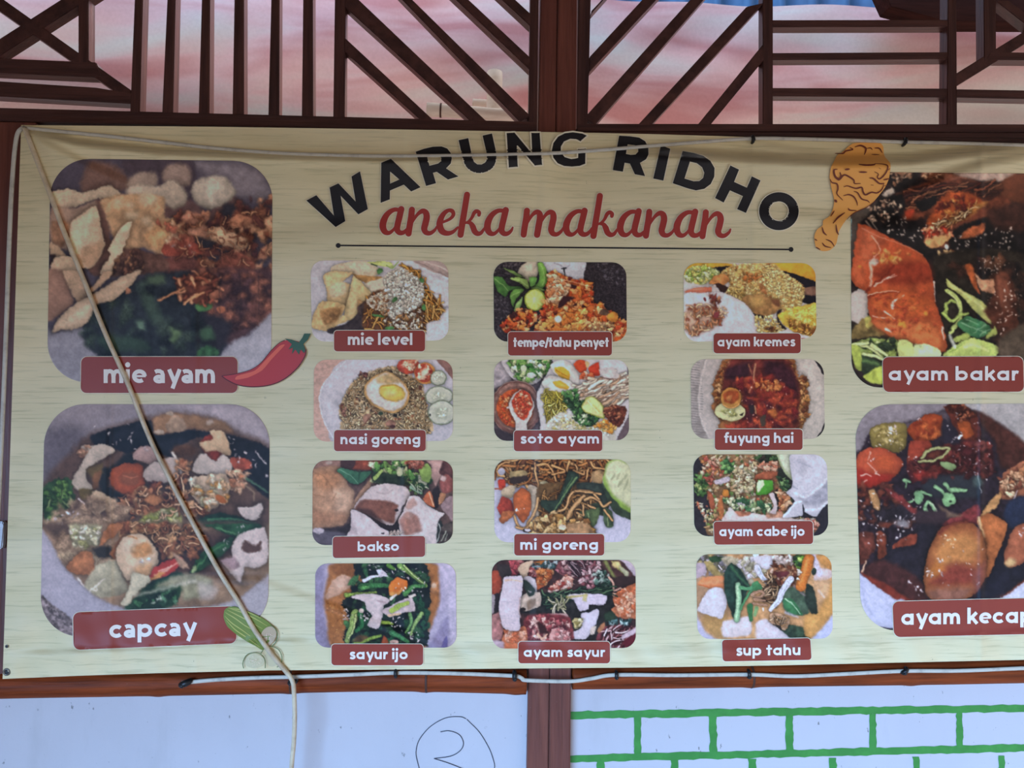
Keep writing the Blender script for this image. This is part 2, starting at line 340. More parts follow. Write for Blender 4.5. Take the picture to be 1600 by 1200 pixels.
def vnoise(h, w, sc, rng):
    gh, gw = int(h / sc) + 3, int(w / sc) + 3
    g = rng.random((gh, gw)) * 2 - 1
    y = np.arange(h) / sc; x = np.arange(w) / sc
    yi = y.astype(int); xi = x.astype(int)
    fy = y - yi; fx = x - xi
    fy = (fy * fy * (3 - 2 * fy))[:, None]; fx = (fx * fx * (3 - 2 * fx))[None, :]
    a = g[yi][:, xi]; b = g[yi][:, xi + 1]; c = g[yi + 1][:, xi]; d = g[yi + 1][:, xi + 1]
    return (a * (1 - fx) + b * fx) * (1 - fy) + (c * (1 - fx) + d * fx) * fy

def smooth_closed(p, n=5):
    p = np.asarray(p, float); N = len(p); out = []
    for i in range(N):
        a, b, c, d = p[i - 1], p[i], p[(i + 1) % N], p[(i + 2) % N]
        for k in range(n):
            t = k / n
            cr = .5 * (2*b + (c-a)*t + (2*a-5*b+4*c-d)*t*t + (3*b-a-3*c+d)*t**3)
            out.append(.65 * cr + .35 * (b + (c - b) * t))
    return np.array(out)

def smooth_open(p, n=6):
    p = np.asarray(p, float)
    if len(p) < 3: return p
    q = np.vstack([2*p[0]-p[1], p, 2*p[-1]-p[-2]]); out = []
    for i in range(1, len(q) - 2):
        a, b, c, d = q[i-1], q[i], q[i+1], q[i+2]
        for k in range(n):
            t = k / n
            out.append(.5 * (2*b + (c-a)*t + (2*a-5*b+4*c-d)*t*t + (3*b-a-3*c+d)*t**3))
    out.append(p[-1])
    return np.array(out)

class Pic:
    """A printed photograph, painted in the pixel frame of the print itself."""
    def __init__(s, x0, y0, x1, y1, k, seed):
        s.x0, s.y0, s.k = x0, y0, k
        s.w, s.h = int(round((x1 - x0) * k)) + 1, int(round((y1 - y0) * k)) + 1
        s.a = np.zeros((s.h, s.w, 3)); s.rng = np.random.default_rng(seed)
        s.N = {}
    def view(s, ox, oy, sc):
        s.ox, s.oy, s.sc = ox, oy, sc
        s.u = s.k / sc                      # canvas cells per view unit
        return s
    def cv(s, p):
        p = np.asarray(p, float).reshape(-1, 2)
        return (p / s.sc + np.array([s.ox - s.x0, s.oy - s.y0])) * s.k
    def noise(s, sc):
        key = round(sc, 1)
        if key not in s.N:
            s.N[key] = [vnoise(s.h, s.w, max(1.2, sc), s.rng) for _ in range(3)]
        return s.N[key][s.rng.integers(3)]
    def fill(s, c, n=.04, ns=30):
        s.a[:] = hexlin(c) * (1 + n * s.noise(ns * s.u))[..., None]
    def box(s, lo, hi, m):
        return (max(0, int(lo[0] - m)), min(s.w, int(hi[0] + m) + 2), max(0, int(lo[1] - m)), min(s.h, int(hi[1] + m) + 2))
    def B(s, c, p, f=6, j=4, n=.11, ns=30, g=.07, e=.09, ew=22, sh=0., shw=16, o=1., sharp=False):
        """filled shape: f softness, j ragged edge, n mottling, g top light, e dark rim, sh contact shade"""
        q = s.cv(p)
        if not sharp: q = smooth_closed(q)
        u = s.u; f = max(f * u, .55); m = f * 2 + j * u + (shw * u * 3 if sh else 0)
        x0, x1, y0, y1 = s.box(q.min(0), q.max(0), m)
        if x1 <= x0 or y1 <= y0: return
        X, Y = np.meshgrid(np.arange(x0, x1, dtype=float), np.arange(y0, y1, dtype=float))
        D = np.full(X.shape, 1e9); ins = np.zeros(X.shape, bool)
        r = np.roll(q, -1, 0)
        for (ax, ay), (bx, by) in zip(q, r):
            dx, dy = bx - ax, by - ay; L = dx*dx + dy*dy + 1e-9
            t = np.clip(((X-ax)*dx + (Y-ay)*dy) / L, 0, 1)
            D = np.minimum(D, (X-ax-t*dx)**2 + (Y-ay-t*dy)**2)
            if ay != by:
                ins ^= ((ay > Y) != (by > Y)) & (X < dx * (Y-ay) / dy + ax)
        D = np.sqrt(D); D = np.where(ins, D, -D)
        sl = (slice(y0, y1), slice(x0, x1))
        if j: D = D + j * u * (s.noise(14 * u)[sl] * .7 + s.noise(5 * u)[sl] * .5)
        al = np.clip(D / f * .5 + .5, 0, 1); al = (al * al * (3 - 2 * al) * o)[..., None]
        sub = s.a[sl]
        if sh:
            sub = sub * (1 - sh * np.exp(-np.maximum(-D, 0) / (shw * u)))[..., None]
        v = 1 + n * (.55 * s.noise(ns * 2.2 * u)[sl] + .55 * s.noise(ns * u)[sl] + .18 * s.noise(ns * .35 * u)[sl])
        if g: 
            cy = (Y - (y0 + y1) / 2) / max(1, (y1 - y0)); cx = (X - (x0 + x1) / 2) / max(1, (x1 - x0))
            v = v - g * (cy * 1.4 + cx * .6)
        if e: v = v * (1 - e * np.exp(-np.maximum(D, 0) / (ew * u)))
        s.a[sl] = sub * (1 - al) + hexlin(c) * v[..., None] * al
    def E(s, c, x, y, rx, ry, rot=0, **kw):
        t = np.linspace(0, 2*np.pi, 16, endpoint=False); r = np.radians(rot)
        cx, sy = rx*np.cos(t), ry*np.sin(t)
        s.B(c, np.stack([x + cx*np.cos(r) - sy*np.sin(r), y + cx*np.sin(r) + sy*np.cos(r)], 1), **kw)
    def L(s, c, p, w, w2=None, f=5, o=1., sh=0., n=.1, canvas=False, hl=.0):
        """brush stroke along a path; width w tapers to w2"""
        q = np.asarray(p, float).reshape(-1, 2) if canvas else s.cv(p)
        if not canvas: q = smooth_open(q)
        u = s.u; w2 = w if w2 is None else w2; f = max(f * u, .5)
        m = max(w, w2) * u + f * 2
        x0, x1, y0, y1 = s.box(q.min(0), q.max(0), m)
        if x1 <= x0 or y1 <= y0: return
        X, Y = np.meshgrid(np.arange(x0, x1, dtype=float), np.arange(y0, y1, dtype=float))
        D = np.full(X.shape, -1e9); n_ = len(q) - 1
        for i in range(n_):
            (ax, ay), (bx, by) = q[i], q[i+1]
            dx, dy = bx-ax, by-ay; L = dx*dx + dy*dy + 1e-9
            t = np.clip(((X-ax)*dx + (Y-ay)*dy) / L, 0, 1)
            wd = (w + (w2 - w) * (i + t) / n_) * .5 * u
            D = np.maximum(D, wd - np.sqrt((X-ax-t*dx)**2 + (Y-ay-t*dy)**2))
        sl = (slice(y0, y1), slice(x0, x1))
        al = (np.clip(D / f * .5 + .5, 0, 1) * o)[..., None]
        sub = s.a[sl]
        if sh: sub = sub * (1 - sh * np.exp(-np.maximum(-D, 0) / (8 * u)))[..., None]
        v = 1 + n * s.noise(12 * u)[sl]
        if hl: v = v * (1 - hl * .6) + hl * np.clip(D / (.5 * max(w, w2) * u), 0, 1)
        s.a[sl] = sub * (1 - al) + hexlin(c) * v[..., None] * al
    def pick(s, p, n):
        """n random spots inside a shape"""
        q = s.cv(p); lo, hi = q.min(0), q.max(0); out = []
        while len(out) < n:
            P = lo + s.rng.random((n * 3, 2)) * (hi - lo); ins = np.zeros(len(P), bool)
            for (ax, ay), (bx, by) in zip(q, np.roll(q, -1, 0)):
                if ay != by:
                    ins ^= ((ay > P[:, 1]) != (by > P[:, 1])) & (P[:, 0] < (bx-ax) * (P[:, 1]-ay) / (by-ay) + ax)
            out += list(P[ins])
        return out[:n]
    def S(s, cols, p, n, r0, r1, asp=2., sh=.35, f=6, rag=.36):
        """loose pieces: irregular bits, each with a lit top and a dark foot"""
        cols = [hexlin(c) for c in cols.split()]; u = s.u
        for (cx, cy) in s.pick(p, n):
            r = (r0 + (r1 - r0) * s.rng.random() ** 1.5) * u; a = 1 + (asp - 1) * s.rng.random()
            rx, ry = r * a ** .5, r / a ** .5; t = s.rng.random() * np.pi; col = cols[s.rng.integers(len(cols))]
            m = max(rx, ry) * 1.5 + 2
            x0, x1, y0, y1 = s.box((cx, cy), (cx, cy), m)
            if x1 <= x0 or y1 <= y0: continue
            X, Y = np.meshgrid(np.arange(x0, x1) - cx, np.arange(y0, y1) - cy)
            P = (X*np.cos(t) + Y*np.sin(t)) / rx; Q = (Y*np.cos(t) - X*np.sin(t)) / ry
            th = np.arctan2(Q, P); ph = s.rng.random(3) * 6.28
            R = 1 + rag * (.6*np.sin(2*th+ph[0]) + .5*np.sin(3*th+ph[1]) + .35*np.sin(5*th+ph[2]))
            d = (R - np.sqrt(P*P + Q*Q)) * min(rx, ry)
            ff = max(.5, f * u)
            al = np.clip(d / ff * .5 + .5, 0, 1)[..., None]
            sub = s.a[y0:y1, x0:x1] * (1 - .7 * sh * np.exp(-np.maximum(-d, 0) / max(1., r * .3)))[..., None]
            v = 1 + .15 * np.clip(-(Y / r + .4 * X / r), -1.2, 1.2) + .08 * (s.rng.random() - .5) + .17 * s.noise(9 * u)[y0:y1, x0:x1]
            s.a[y0:y1, x0:x1] = sub * (1 - al) + col * v[..., None] * al
    def T(s, cols, p, n, ln, w, curv=1., ang=None, spread=.5, sh=.3, f=4):
        """strands: noodles, shreds, grains"""
        cols = cols.split(); u = s.u
        for (cx, cy) in s.pick(p, n):
            a = s.rng.random() * 6.28 if ang is None else np.radians(ang) + spread * s.rng.normal()
            k = curv * s.rng.normal(); m = 5; L = ln * u * (.6 + .8 * s.rng.random()); pts = []; x, y = cx, cy; aa = a - k / 2
            for i in range(m + 1):
                pts.append((x, y)); x += np.cos(aa) * L / m; y += np.sin(aa) * L / m; aa += k / m
            ww = w * (.7 + .6 * s.rng.random())
            s.L(cols[s.rng.integers(len(cols))], np.array(pts) - (np.array(pts).mean(0) - (cx, cy)), ww, ww * .8, f=f, sh=sh, canvas=True, hl=.35)
    def G(s, p, n, r0=3, r1=9, c='d8d2d8 b4acb2 f0ecf0 98929a'):
        s.S(c, p, int(n * .75), r0 * .75, r1 * .75, asp=2.2, sh=0, f=5)
    def soft(s, p, r, o=.6, n=.0):
        """melt the pieces inside a shape together"""
        q = smooth_closed(s.cv(p)); u = s.u; m = 3 * r * u + 2
        x0, x1, y0, y1 = s.box(q.min(0), q.max(0), m); sub = s.a[y0:y1, x0:x1]; b = sub.copy(); k = max(1, int(r * u))
        for ax in (0, 1):
            for _ in range(2):
                pad = [(k, k) if i == ax else (0, 0) for i in range(3)]; c = np.cumsum(np.pad(b, pad, mode='edge'), ax); c = np.insert(c, 0, 0, ax)
                hi = np.take(c, np.arange(2*k+1, c.shape[ax]), ax); lo = np.take(c, np.arange(0, c.shape[ax]-2*k-1), ax); b = (hi - lo) / (2*k+1)
        X, Y = np.meshgrid(np.arange(x0, x1, dtype=float), np.arange(y0, y1, dtype=float)); ins = np.zeros(X.shape, bool)
        for (ax_, ay), (bx, by) in zip(q, np.roll(q, -1, 0)):
            if ay != by: ins ^= ((ay > Y) != (by > Y)) & (X < (bx-ax_)*(Y-ay)/(by-ay) + ax_)
        if n: b = b * (1 + n * (s.noise(10*u)[y0:y1, x0:x1] + s.noise(5*u)[y0:y1, x0:x1]))[..., None]
        s.a[y0:y1, x0:x1] = np.where(ins[..., None], sub * (1 - o) + b * o, sub)
    def get(s):
        """the finished print: a slight wander of all outlines, a little film contrast"""
        warp = 1.0 if s.k <= 1 else .6
        wx_ = 1.5 * s.noise(7 * s.k) + .8 * s.noise(3 * s.k); wy_ = 1.5 * s.noise(7 * s.k) + .8 * s.noise(3 * s.k)
        X, Y = np.meshgrid(np.arange(s.w, dtype=float), np.arange(s.h, dtype=float))
        X = np.clip(X + wx_ * s.k * warp * .8, 0, s.w - 1.01); Y = np.clip(Y + wy_ * s.k * warp * .8, 0, s.h - 1.01)
        xi, yi = X.astype(int), Y.astype(int); fx, fy = (X - xi)[..., None], (Y - yi)[..., None]; a = s.a
        c = (a[yi, xi]*(1-fx) + a[yi, xi+1]*fx)*(1-fy) + (a[yi+1, xi]*(1-fx) + a[yi+1, xi+1]*fx)*fy
        c = c * (1 + .045 * s.noise(2.2 * s.k) + .03 * s.noise(5 * s.k))[..., None]
        c = np.clip(c, 0, 1); c = c + .10 * (c - .46) * (1 - np.abs(2 * c - 1) * .3)
        return np.clip(c, .004, 1)
# ---------------------------------------------------------------- the sixteen printed dishes
def noodles_soup_chicken():                       # big, upper left
    P = Pic(70, 244, 430, 602, 1.0, 11)
    P.view(60, 235, 4.2105); P.fill('4c4656')
    P.B('736c78', [1020,70,1300,80,1450,130,1560,300,1540,330,1300,300,1250,190,1100,150], f=50)
    P.B('6a5350', [330,80,480,90,580,160,590,260,280,280], f=24)
    P.B('463c48', [560,60,1010,60,1010,330,800,330,780,150,600,160], f=20)
    P.B('9a8984', [590,200,640,150,770,143,785,220,720,240,590,240], f=16, g=.15, e=.2)
    P.B('8d7b78', [812,150,850,95,950,85,1003,130,1000,230,900,230,820,195], f=16, g=.2, e=.2)
    P.B('5b4648', [820,370,1000,320,1100,400,1290,300,1330,420,1200,470,950,430,830,450], f=20)
    P.B('b4a9a2', [1003,270,1040,195,1150,165,1240,180,1285,240,1305,280,1240,350,1130,388,1040,350], f=14, g=.25, e=.28, ew=40)
    P.L('cdc4bc', [1140,195,1128,280,1150,340], 26, 14, f=22, o=.7)
    P.B('a79a92', [580,260,640,222,800,230,850,193,920,212,983,290,960,360,880,390,800,330,600,300], f=14, g=.3, e=.2)
    P.B('b5a394', [82,280,200,252,290,280,460,232,545,285,470,322,380,320,250,370,100,385], g=.3, e=.2, sh=.3)
    P.B('947d74', [82,380,250,378,380,330,440,420,450,640,300,640,85,640], f=14)
    P.B('6c504b', [380,330,440,345,470,540,440,640,410,620,400,420], f=18)
    P.B('a6876f', [410,325,560,288,820,300,835,440,950,450,960,560,820,690,700,640,560,660,490,580,440,420], f=12, n=.2, g=.1)
    for x, y, r in ((615,430,40),(710,462,32),(525,342,30),(720,315,60),(600,360,26),(770,520,40)): P.E('c3b3a0', x, y, r, r*.8, f=24, o=.7)
    P.B('ae8668', [700,560,800,470,930,480,900,650,760,650], f=20, n=.25)
    P.S('a0705a 7d4a3c 5c3733 b98a70 8a5a48 4a2c2e', [920,410,1110,400,1300,440,1320,330,1560,300,1560,820,1100,820,830,700,900,550], 230, 10, 46, sh=.5)
    P.B('2e2b35', [1030,570,1160,600,1130,650,1040,640], f=14); P.B('33303a', [1230,350,1300,370,1260,450,1200,410], f=18)
    P.B('84443a', [810,650,880,560,1000,590,1100,652,1040,692,900,690,830,695], n=.3, g=.2)
    P.S('cca890 b08468 94584a', [780,470,900,450,980,560,1020,600,860,620], 46, 8, 26); P.G([840,600,1080,620,1040,680,860,680], 10)
    P.B('c09a82', [1125,525,1200,500,1320,560,1385,605,1360,655,1200,620,1130,580], n=.25, g=.3, sh=.4)
    P.B('a87a68', [985,520,1060,480,1110,500,1100,570,1000,560], n=.25, g=.3, sh=.3); P.B('a07060', [935,445,1000,402,1120,432,1090,480,990,480], n=.25, g=.3)
    P.B('7c4a3e', [1200,690,1330,670,1420,740,1400,800,1200,800], n=.3, g=.2); P.B('9a6a55', [1250,470,1310,420,1400,450,1390,500,1280,510], n=.3, g=.3)
    P.B('5c3a36', [830,710,1000,700,1090,770,1060,830,840,830], n=.35)
    P.B('5f453f', [420,560,560,640,820,690,840,800,400,830,330,780,430,620], f=14, n=.3); P.S('7d5648 4a3430 9a7058', [520,660,690,660,700,800,480,800], 40, 8, 26)
    P.B('b9a18e', [215,470,260,432,375,362,400,430,410,500,437,612,380,740,330,775,250,765,198,650,200,560], sh=.45, g=.15)
    P.B('cbb7a5', [222,480,365,390,325,560,285,650,215,600], f=20, o=.8); P.B('a68671', [300,640,425,600,380,740,320,770,270,700], f=20, o=.8)
    P.B('c4ac99', [490,590,550,500,617,463,590,570,540,680,500,725,480,800,405,810,470,690,458,650], sh=.4, g=.1)
    P.B('a78e7b', [78,600,150,650,185,700,78,690], sh=.3); P.B('33262a', [72,690,115,692,80,770], f=8)
    P.B('b59d8a', [105,705,220,700,270,820,150,820,78,790], sh=.3)
    P.B('8b6a58', [90,470,200,470,200,560,150,640,90,590], f=14, n=.3)
    P.soft([920,410,1110,400,1300,440,1320,330,1560,300,1560,820,1100,820,830,700], 9, .6, .12)
    P.T('b08468 6a4034 8f5e4a', [960,420,1300,430,1540,330,1540,780,1100,780,860,690], 90, 50, 8, curv=1.5, sh=.2)
    P.view(60, 425, 3.636)
    P.B('292d35', [250,250,300,190,560,50,640,10,900,-5,1030,100,1035,480,330,485,240,380], f=20, n=.3)
    P.B('4b363b', [860,-5,1340,-5,1340,240,1250,310,1090,415,1000,330,930,200], f=22, n=.25)
    P.S('6b4742 7d5044 3a2a30 523a3e 8a5a4c', [880,0,1320,0,1320,230,1240,300,1060,330,1000,240], 120, 10, 40, f=10)
    P.soft([880,0,1320,0,1320,230,1240,300,1060,330,1000,240], 9, .6, .15); P.B('2d2a33', [860,250,1000,240,1100,300,1060,410,1000,460,920,420], f=24, n=.25)
    P.B('9793a0', [1030,490,1090,405,1200,350,1345,225,1345,520,1130,600,1030,600], f=14, g=-.05)
    P.B('7d7a88', [46,330,100,345,250,310,265,410,340,490,300,640,200,640,60,560], f=14)
    P.L('a3a1b0', [52,480,90,550,150,610,230,640], 16, f=16)
    P.B('3f4d47', [565,70,625,55,680,200,725,290,650,300,600,200], f=22); P.B('55684f', [715,310,800,320,820,370,770,405,725,380], f=22, n=.3); P.B('52655a', [555,280,600,275,605,330,570,330], f=16, n=.3); P.S('30393a 3a4540 20242a', [300,200,640,80,900,200,1000,440,380,460,260,360], 40, 14, 44, sh=.1, f=16)
    P.B('4d5c4e', [610,30,700,15,725,60,640,72], f=16); P.B('33423c', [330,370,560,370,640,440,400,450], f=24)
    P.B('4f7850', [888,195,940,138,990,185,960,222,910,228], g=.3); P.B('3c5f44', [905,445,960,420,1025,442,1015,480,905,480], f=8, n=.35)
    P.B('3e5444', [920,330,980,310,1000,380,930,390], f=18)
    P.B('6d4036', [790,60,880,10,1010,20,1010,140,900,180,800,160], n=.35); P.T('a5705a 8a5040 b98468 6d3c32', [800,20,900,0,1030,30,1020,170,860,190,790,130], 34, 50, 18, curv=1.6); P.soft([780,0,1040,0,1040,190,780,190], 5, .4, .1)
    P.L('b07a5a', [685,158,760,122,830,90], 14, 8); P.L('c89272', [870,30,890,80], 24, 10); P.L('c28a68', [830,180,890,140,940,120], 16, 12)
    P.E('a5674f', 1040, 215, 26, 20); P.E('95604e', 1010, 130, 34, 26, n=.3)
    P.B('8a6c62', [46,-5,140,-5,180,100,195,180,46,280], f=12, g=.1); P.B('a38a79', [135,-5,230,-5,265,90,285,130,225,175,170,80], sh=.3)
    P.B('b69d8b', [78,342,108,270,200,188,300,128,420,58,540,-5,590,-5,535,60,470,130,420,165,330,190,285,280,220,322,130,328], sh=.4, e=.2)
    P.B('c8b2a0', [120,290,250,190,300,190,260,280,150,310], f=18, o=.6); P.B('a78b78', [265,135,330,60,370,-5,420,-5,400,40,330,100], sh=.35, g=.2)
    P.E('a0705c', 510, 110, 20, 16)
    for x in (1030, 1147, 1250): P.L('2c242a', [x,20,x+2,230], 5, 3, o=.6)
    return P

def mixed_vegetable_stew():                       # big, lower left
    P = Pic(58, 628, 424, 1000, 1.0, 12)
    P.view(50, 620, 4); P.fill('8d8a96')
    P.B('65626f', [60,250,180,180,330,200,330,320,150,480,60,600], f=60); P.B('a09ca8', [900,40,1300,60,1500,200,1500,330,1300,230,1100,140], f=40)
    P.B('5c4a44', [60,560,150,440,280,300,370,230,560,170,760,120,900,98,1150,135,1300,225,1500,330,1500,820,60,820], f=30, n=.2)
    P.B('21242d', [370,240,520,190,740,145,770,240,900,220,950,203,1200,230,1300,250,1500,340,1500,640,1340,520,1250,380,1050,250,900,330,880,390,700,310,600,360,520,325,390,305], f=9, n=.3)
    P.B('272a2e', [420,470,520,420,600,350,660,400,500,480,480,560,600,640,560,690,440,620], f=14)
    P.B('97795f', [755,130,900,102,1180,148,1250,222,1040,205,950,198,780,235], f=14, n=.2); P.B('ab9581', [838,175,880,108,950,145,965,205,900,222,845,220], n=.2, g=.2)
    P.E('bdb0a2', 795, 218, 30, 14); P.E('b4a698', 860, 102, 22, 14); P.E('c0b0a4', 1110, 160, 24, 20, f=10)
    P.E('5a4030', 950, 340, 80, 40, f=20, n=.3); P.B('6a5a3c', [330,450,440,410,440,470,390,520], f=14)
    P.B('b5aca2', [308,310,460,298,518,335,420,400,340,450,345,520,380,560,370,588,280,582,248,530,300,440,330,380], sh=.4, g=.1)
    P.S('b8937a a07a66', [300,320,360,310,330,380,290,370], 14, 8, 18)
    P.B('6b5d38', [295,580,390,580,360,640,310,640], f=10); P.B('7d5a40', [380,490,430,460,410,560,380,580], f=8)
    P.B('c1ac92', [370,620,400,580,520,650,505,690,440,720,420,752,355,700], sh=.45, g=.2, e=.15); P.B('a88a68', [400,640,470,640,450,690,400,690], f=16, o=.6)
    P.B('a4573b', [482,510,500,450,580,413,690,428,702,580,640,622,560,602,500,560], e=.25, sh=.3); P.E('83513c', 610, 512, 62, 46, f=16); P.L('b9745a', [570,490,620,505,660,495], 8, 5)
    P.B('a78f8c', [635,355,700,303,760,318,800,380,740,425,690,405,635,392], sh=.4, g=.25); P.B('ada29e', [695,500,735,425,860,378,920,400,905,520,760,550], sh=.4, g=.2)
    P.L('d5cec9', [878,350,925,430,930,490,900,560], 18, 10); P.B('4a3034', [720,530,800,530,830,555,760,560], f=6)
    P.S('a87558 c09a78 8a553c b98a66 6a4034', [600,620,690,560,820,560,920,400,1000,400,960,620,1080,720,960,740,860,700,560,810,500,800], 120, 8, 34)
    P.B('b07a56', [690,640,760,610,820,650,760,680], sh=.4, g=.3)
    P.B('a04434', [1050,285,1100,238,1145,250,1220,380,1130,400,1080,350]); P.B('c8ae90', [1048,290,1130,262,1110,213,1200,222,1248,350,1200,368,1160,338,1090,345], sh=.4, g=.15)
    P.B('bdb4af', [1002,462,1040,368,1080,350,1140,400,1200,360,1257,430,1200,492,1060,485], sh=.4, g=.1)
    P.B('9a5040', [1240,385,1350,388,1375,440,1280,470], n=.35); P.S('c8987c b07a5c d8b498', [1220,470,1350,470,1330,580,1250,600], 34, 10, 24)
    P.B('b3a08c', [1000,510,1200,480,1240,560,1210,640,1100,720,1000,610], n=.25, g=.2, sh=.3); P.S('d8ccb8 c0a080 b0844c b8b494', [1000,520,1220,500,1230,640,1090,710,1000,620], 50, 8, 30); P.E('a86438', 1180, 640, 34, 22, rot=35)
    P.B('2f4a2e', [70,560,160,515,240,515,265,640,180,745,100,795,70,720], n=.4, j=14)
    for q in ([160,540,210,590,240,645,185,685,130,655],[100,610,180,645,230,690],[175,540,195,610,150,690],[120,640,100,700,140,740]): P.L('87a06c', q, 13, 6, sh=.3)
    P.S('4a7038 6a9450 2f4a2a', [80,560,230,520,250,660,110,790], 46, 7, 20)
    P.B('a0a568', [650,800,720,740,880,690,940,760,900,820,650,820], n=.3, f=14); P.S('b8bc80 8a9450 d0d0a8', [650,800,720,740,900,700,920,800], 36, 8, 24)
    P.B('1f3a2f', [1040,765,1180,725,1330,765,1420,820,1100,820], sh=.3, n=.3); P.L('3f7a58', [1100,770,1250,765,1400,790], 14, 6)
    P.B('c2b8b6', [1285,690,1360,690,1430,663,1448,700,1400,775,1320,752], sh=.4, g=.2)
    P.L('4a6a58', [1340,510,1420,560,1475,600], 16, 8); P.L('8a7a68', [1340,560,1390,600,1390,650], 10, 6)
    P.soft([600,600,690,560,820,560,920,400,1000,400,960,620,1080,720,960,740,860,700,560,810,500,800], 6, .4, .1)
    P.T('c89a78 8a5a42 dcb898', [560,600,820,560,960,400,1000,620,1080,720,960,740,560,800], 46, 60, 10, curv=2, sh=.3); P.S('8f7a68 7a6656 a8927c', [250,620,560,680,600,800,100,800,120,740], 40, 14, 46, sh=.12, f=16)
    P.G([80,760,300,700,330,830,150,900,80,830], 26, 5, 16); P.G([380,170,760,150,800,380,420,290], 22); P.G([1210,230,1480,330,1480,520,1290,420], 26); P.L('e8e4e8', [1405,350,1445,405], 7, 3); P.L('e8e4e8', [292,640,328,668], 8, 3)
    P.view(50, 820, 4)
    P.B('8a7462', [60,-5,1500,-5,1500,300,1350,420,1200,505,600,530,400,445,200,260,100,90], f=24, n=.2, ns=50)
    P.B('5a4a42', [60,-5,300,-5,260,60,170,100,120,60], f=24)
    P.B('4d3a34', [760,60,1250,60,1300,250,1200,330,1000,300,780,300], f=30, n=.25)
    P.S('b0805c c89c74 8a5840 a06a4c', [560,-5,1060,-5,1100,170,1000,200,820,180,760,100,560,50], 90, 10, 34)
    P.soft([560,-5,1060,-5,1100,170,1000,200,820,180,760,100,560,50], 6, .4, .1); P.T('d0a884 8a5a42 b88864', [600,0,1060,0,1090,160,820,170], 40, 60, 10, curv=2, sh=.3)
    P.S('9a8470 a8967e 7a6654', [180,60,520,130,520,260,330,300,180,200], 40, 14, 46, sh=.12, f=16)
    P.B('a4a284', [230,0,330,-5,420,0,420,120,330,130,260,130], f=14, n=.3); P.S('c8c4a8 a0a070 e0dcd0', [240,0,430,0,400,130,260,140], 26, 8, 22)
    P.B('ad7450', [418,132,450,50,500,-5,570,-5,525,60,450,115], n=.25, sh=.3); P.B('aa7350', [208,275,280,182,372,168,388,300,300,315], n=.3, e=.2, sh=.3)
    P.B('332f2c', [380,150,480,130,520,200,420,210], f=14); P.B('8a5c40', [490,190,530,100,600,60,540,210], f=8, n=.25)
    P.B('a9a590', [325,385,400,255,520,225,570,320,600,410,480,455,400,445], n=.16, g=.2, f=10); P.L('d8d4cc', [360,420,410,370,455,340], 9, 5); P.L('e4e0dc', [290,340,325,385], 14, 5); P.L('d8d4cc', [370,400,400,410,400,380], 7, 4)
    P.B('263f2e', [575,535,640,460,720,370,900,290,970,340,900,490,800,535], f=10, n=.4); P.S('3f6a48 1c2c24 5a8468 b8c8b8', [640,480,900,400,900,500,700,530], 22, 6, 24)
    P.B('8f8e78', [780,390,860,330,1000,300,1120,340,1120,430,950,470,930,380], f=18, n=.2); P.L('c0beb2', [640,440,780,410,900,380,1020,350], 12, 16, f=14, o=.8)
    P.B('b3acac', [1040,360,1160,390,1130,470,1050,460], f=22, o=.7)
    P.B('cbb49c', [523,190,545,110,610,58,690,58,772,140,792,220,740,332,660,352,590,342,540,260], sh=.5, g=.2, e=.2); P.B('bb8a5e', [610,140,720,108,755,170,690,205,640,200], f=16, n=.2)
    P.L('c4986c', [640,150,690,170,660,200], 16, 10, f=10); P.B('d0a074', [640,270,740,240,760,300,690,345], f=18, o=.7); P.L('a87850', [600,70,650,80], 10); P.G([660,190,760,200,740,250,670,240], 9, 5, 12); P.E('dac8b4', 600, 130, 40, 50, f=24, o=.7)
    P.B('a83f3a', [735,345,780,255,935,203,935,248,850,310], sh=.4); P.L('dca494', [770,320,850,275,925,228], 16, 6); P.L('e8c8bc', [790,290,870,258], 7, 4); P.B('c89058', [735,345,790,300,830,300,780,340], f=8)
    P.B('b8b4a0', [555,502,600,400,635,300,745,335,640,440,605,502], g=.1, sh=.25)
    P.B('b89a84', [880,170,950,220,980,270,930,270], f=8, n=.3)
    P.B('2c5236', [1080,-5,1420,-5,1410,60,1370,108,1250,72,1130,20], sh=.4, n=.35); P.B('284c30', [985,295,1060,180,1180,100,1258,75,1220,165,1140,222,1040,290], sh=.4, n=.4); P.L('57845c', [1150,15,1280,60,1390,70], 12, 6); P.L('4a7a50', [1030,270,1100,190,1200,120], 10, 6); P.E('9ab080', 1012, 275, 16, 26, rot=30)
    P.G([1250,0,1400,0,1390,70,1280,60], 10); P.G([1180,100,1250,90,1200,180], 8)
    P.B('c4b7b6', [1248,130,1290,60,1380,28,1450,15,1480,120,1470,232,1400,272,1330,268,1305,365,1260,325,1195,235,1252,205], sh=.4, g=.15, e=.15); P.B('57403a', [1308,150,1330,98,1395,130,1435,108,1425,160,1350,178], f=10); P.B('a08a90', [1180,220,1260,200,1300,260,1240,280], f=12, n=.25)
    P.B('6d5a50', [1100,250,1220,260,1280,370,1180,330], f=30, o=.7)
    P.B('a3a2b4', [50,40,105,90,200,265,400,455,600,545,300,640,50,430], f=14, n=.05); P.B('7b7379', [40,430,130,500,260,600,260,720,150,690,50,590], f=6, n=.5, ns=9)
    P.B('a19faa', [1080,530,1220,490,1350,420,1500,300,1500,520,1430,600,1080,560], f=16, n=.05); P.B('1c1e24', [1418,577,1468,522,1500,560,1440,620], f=4, sharp=True)
    return P

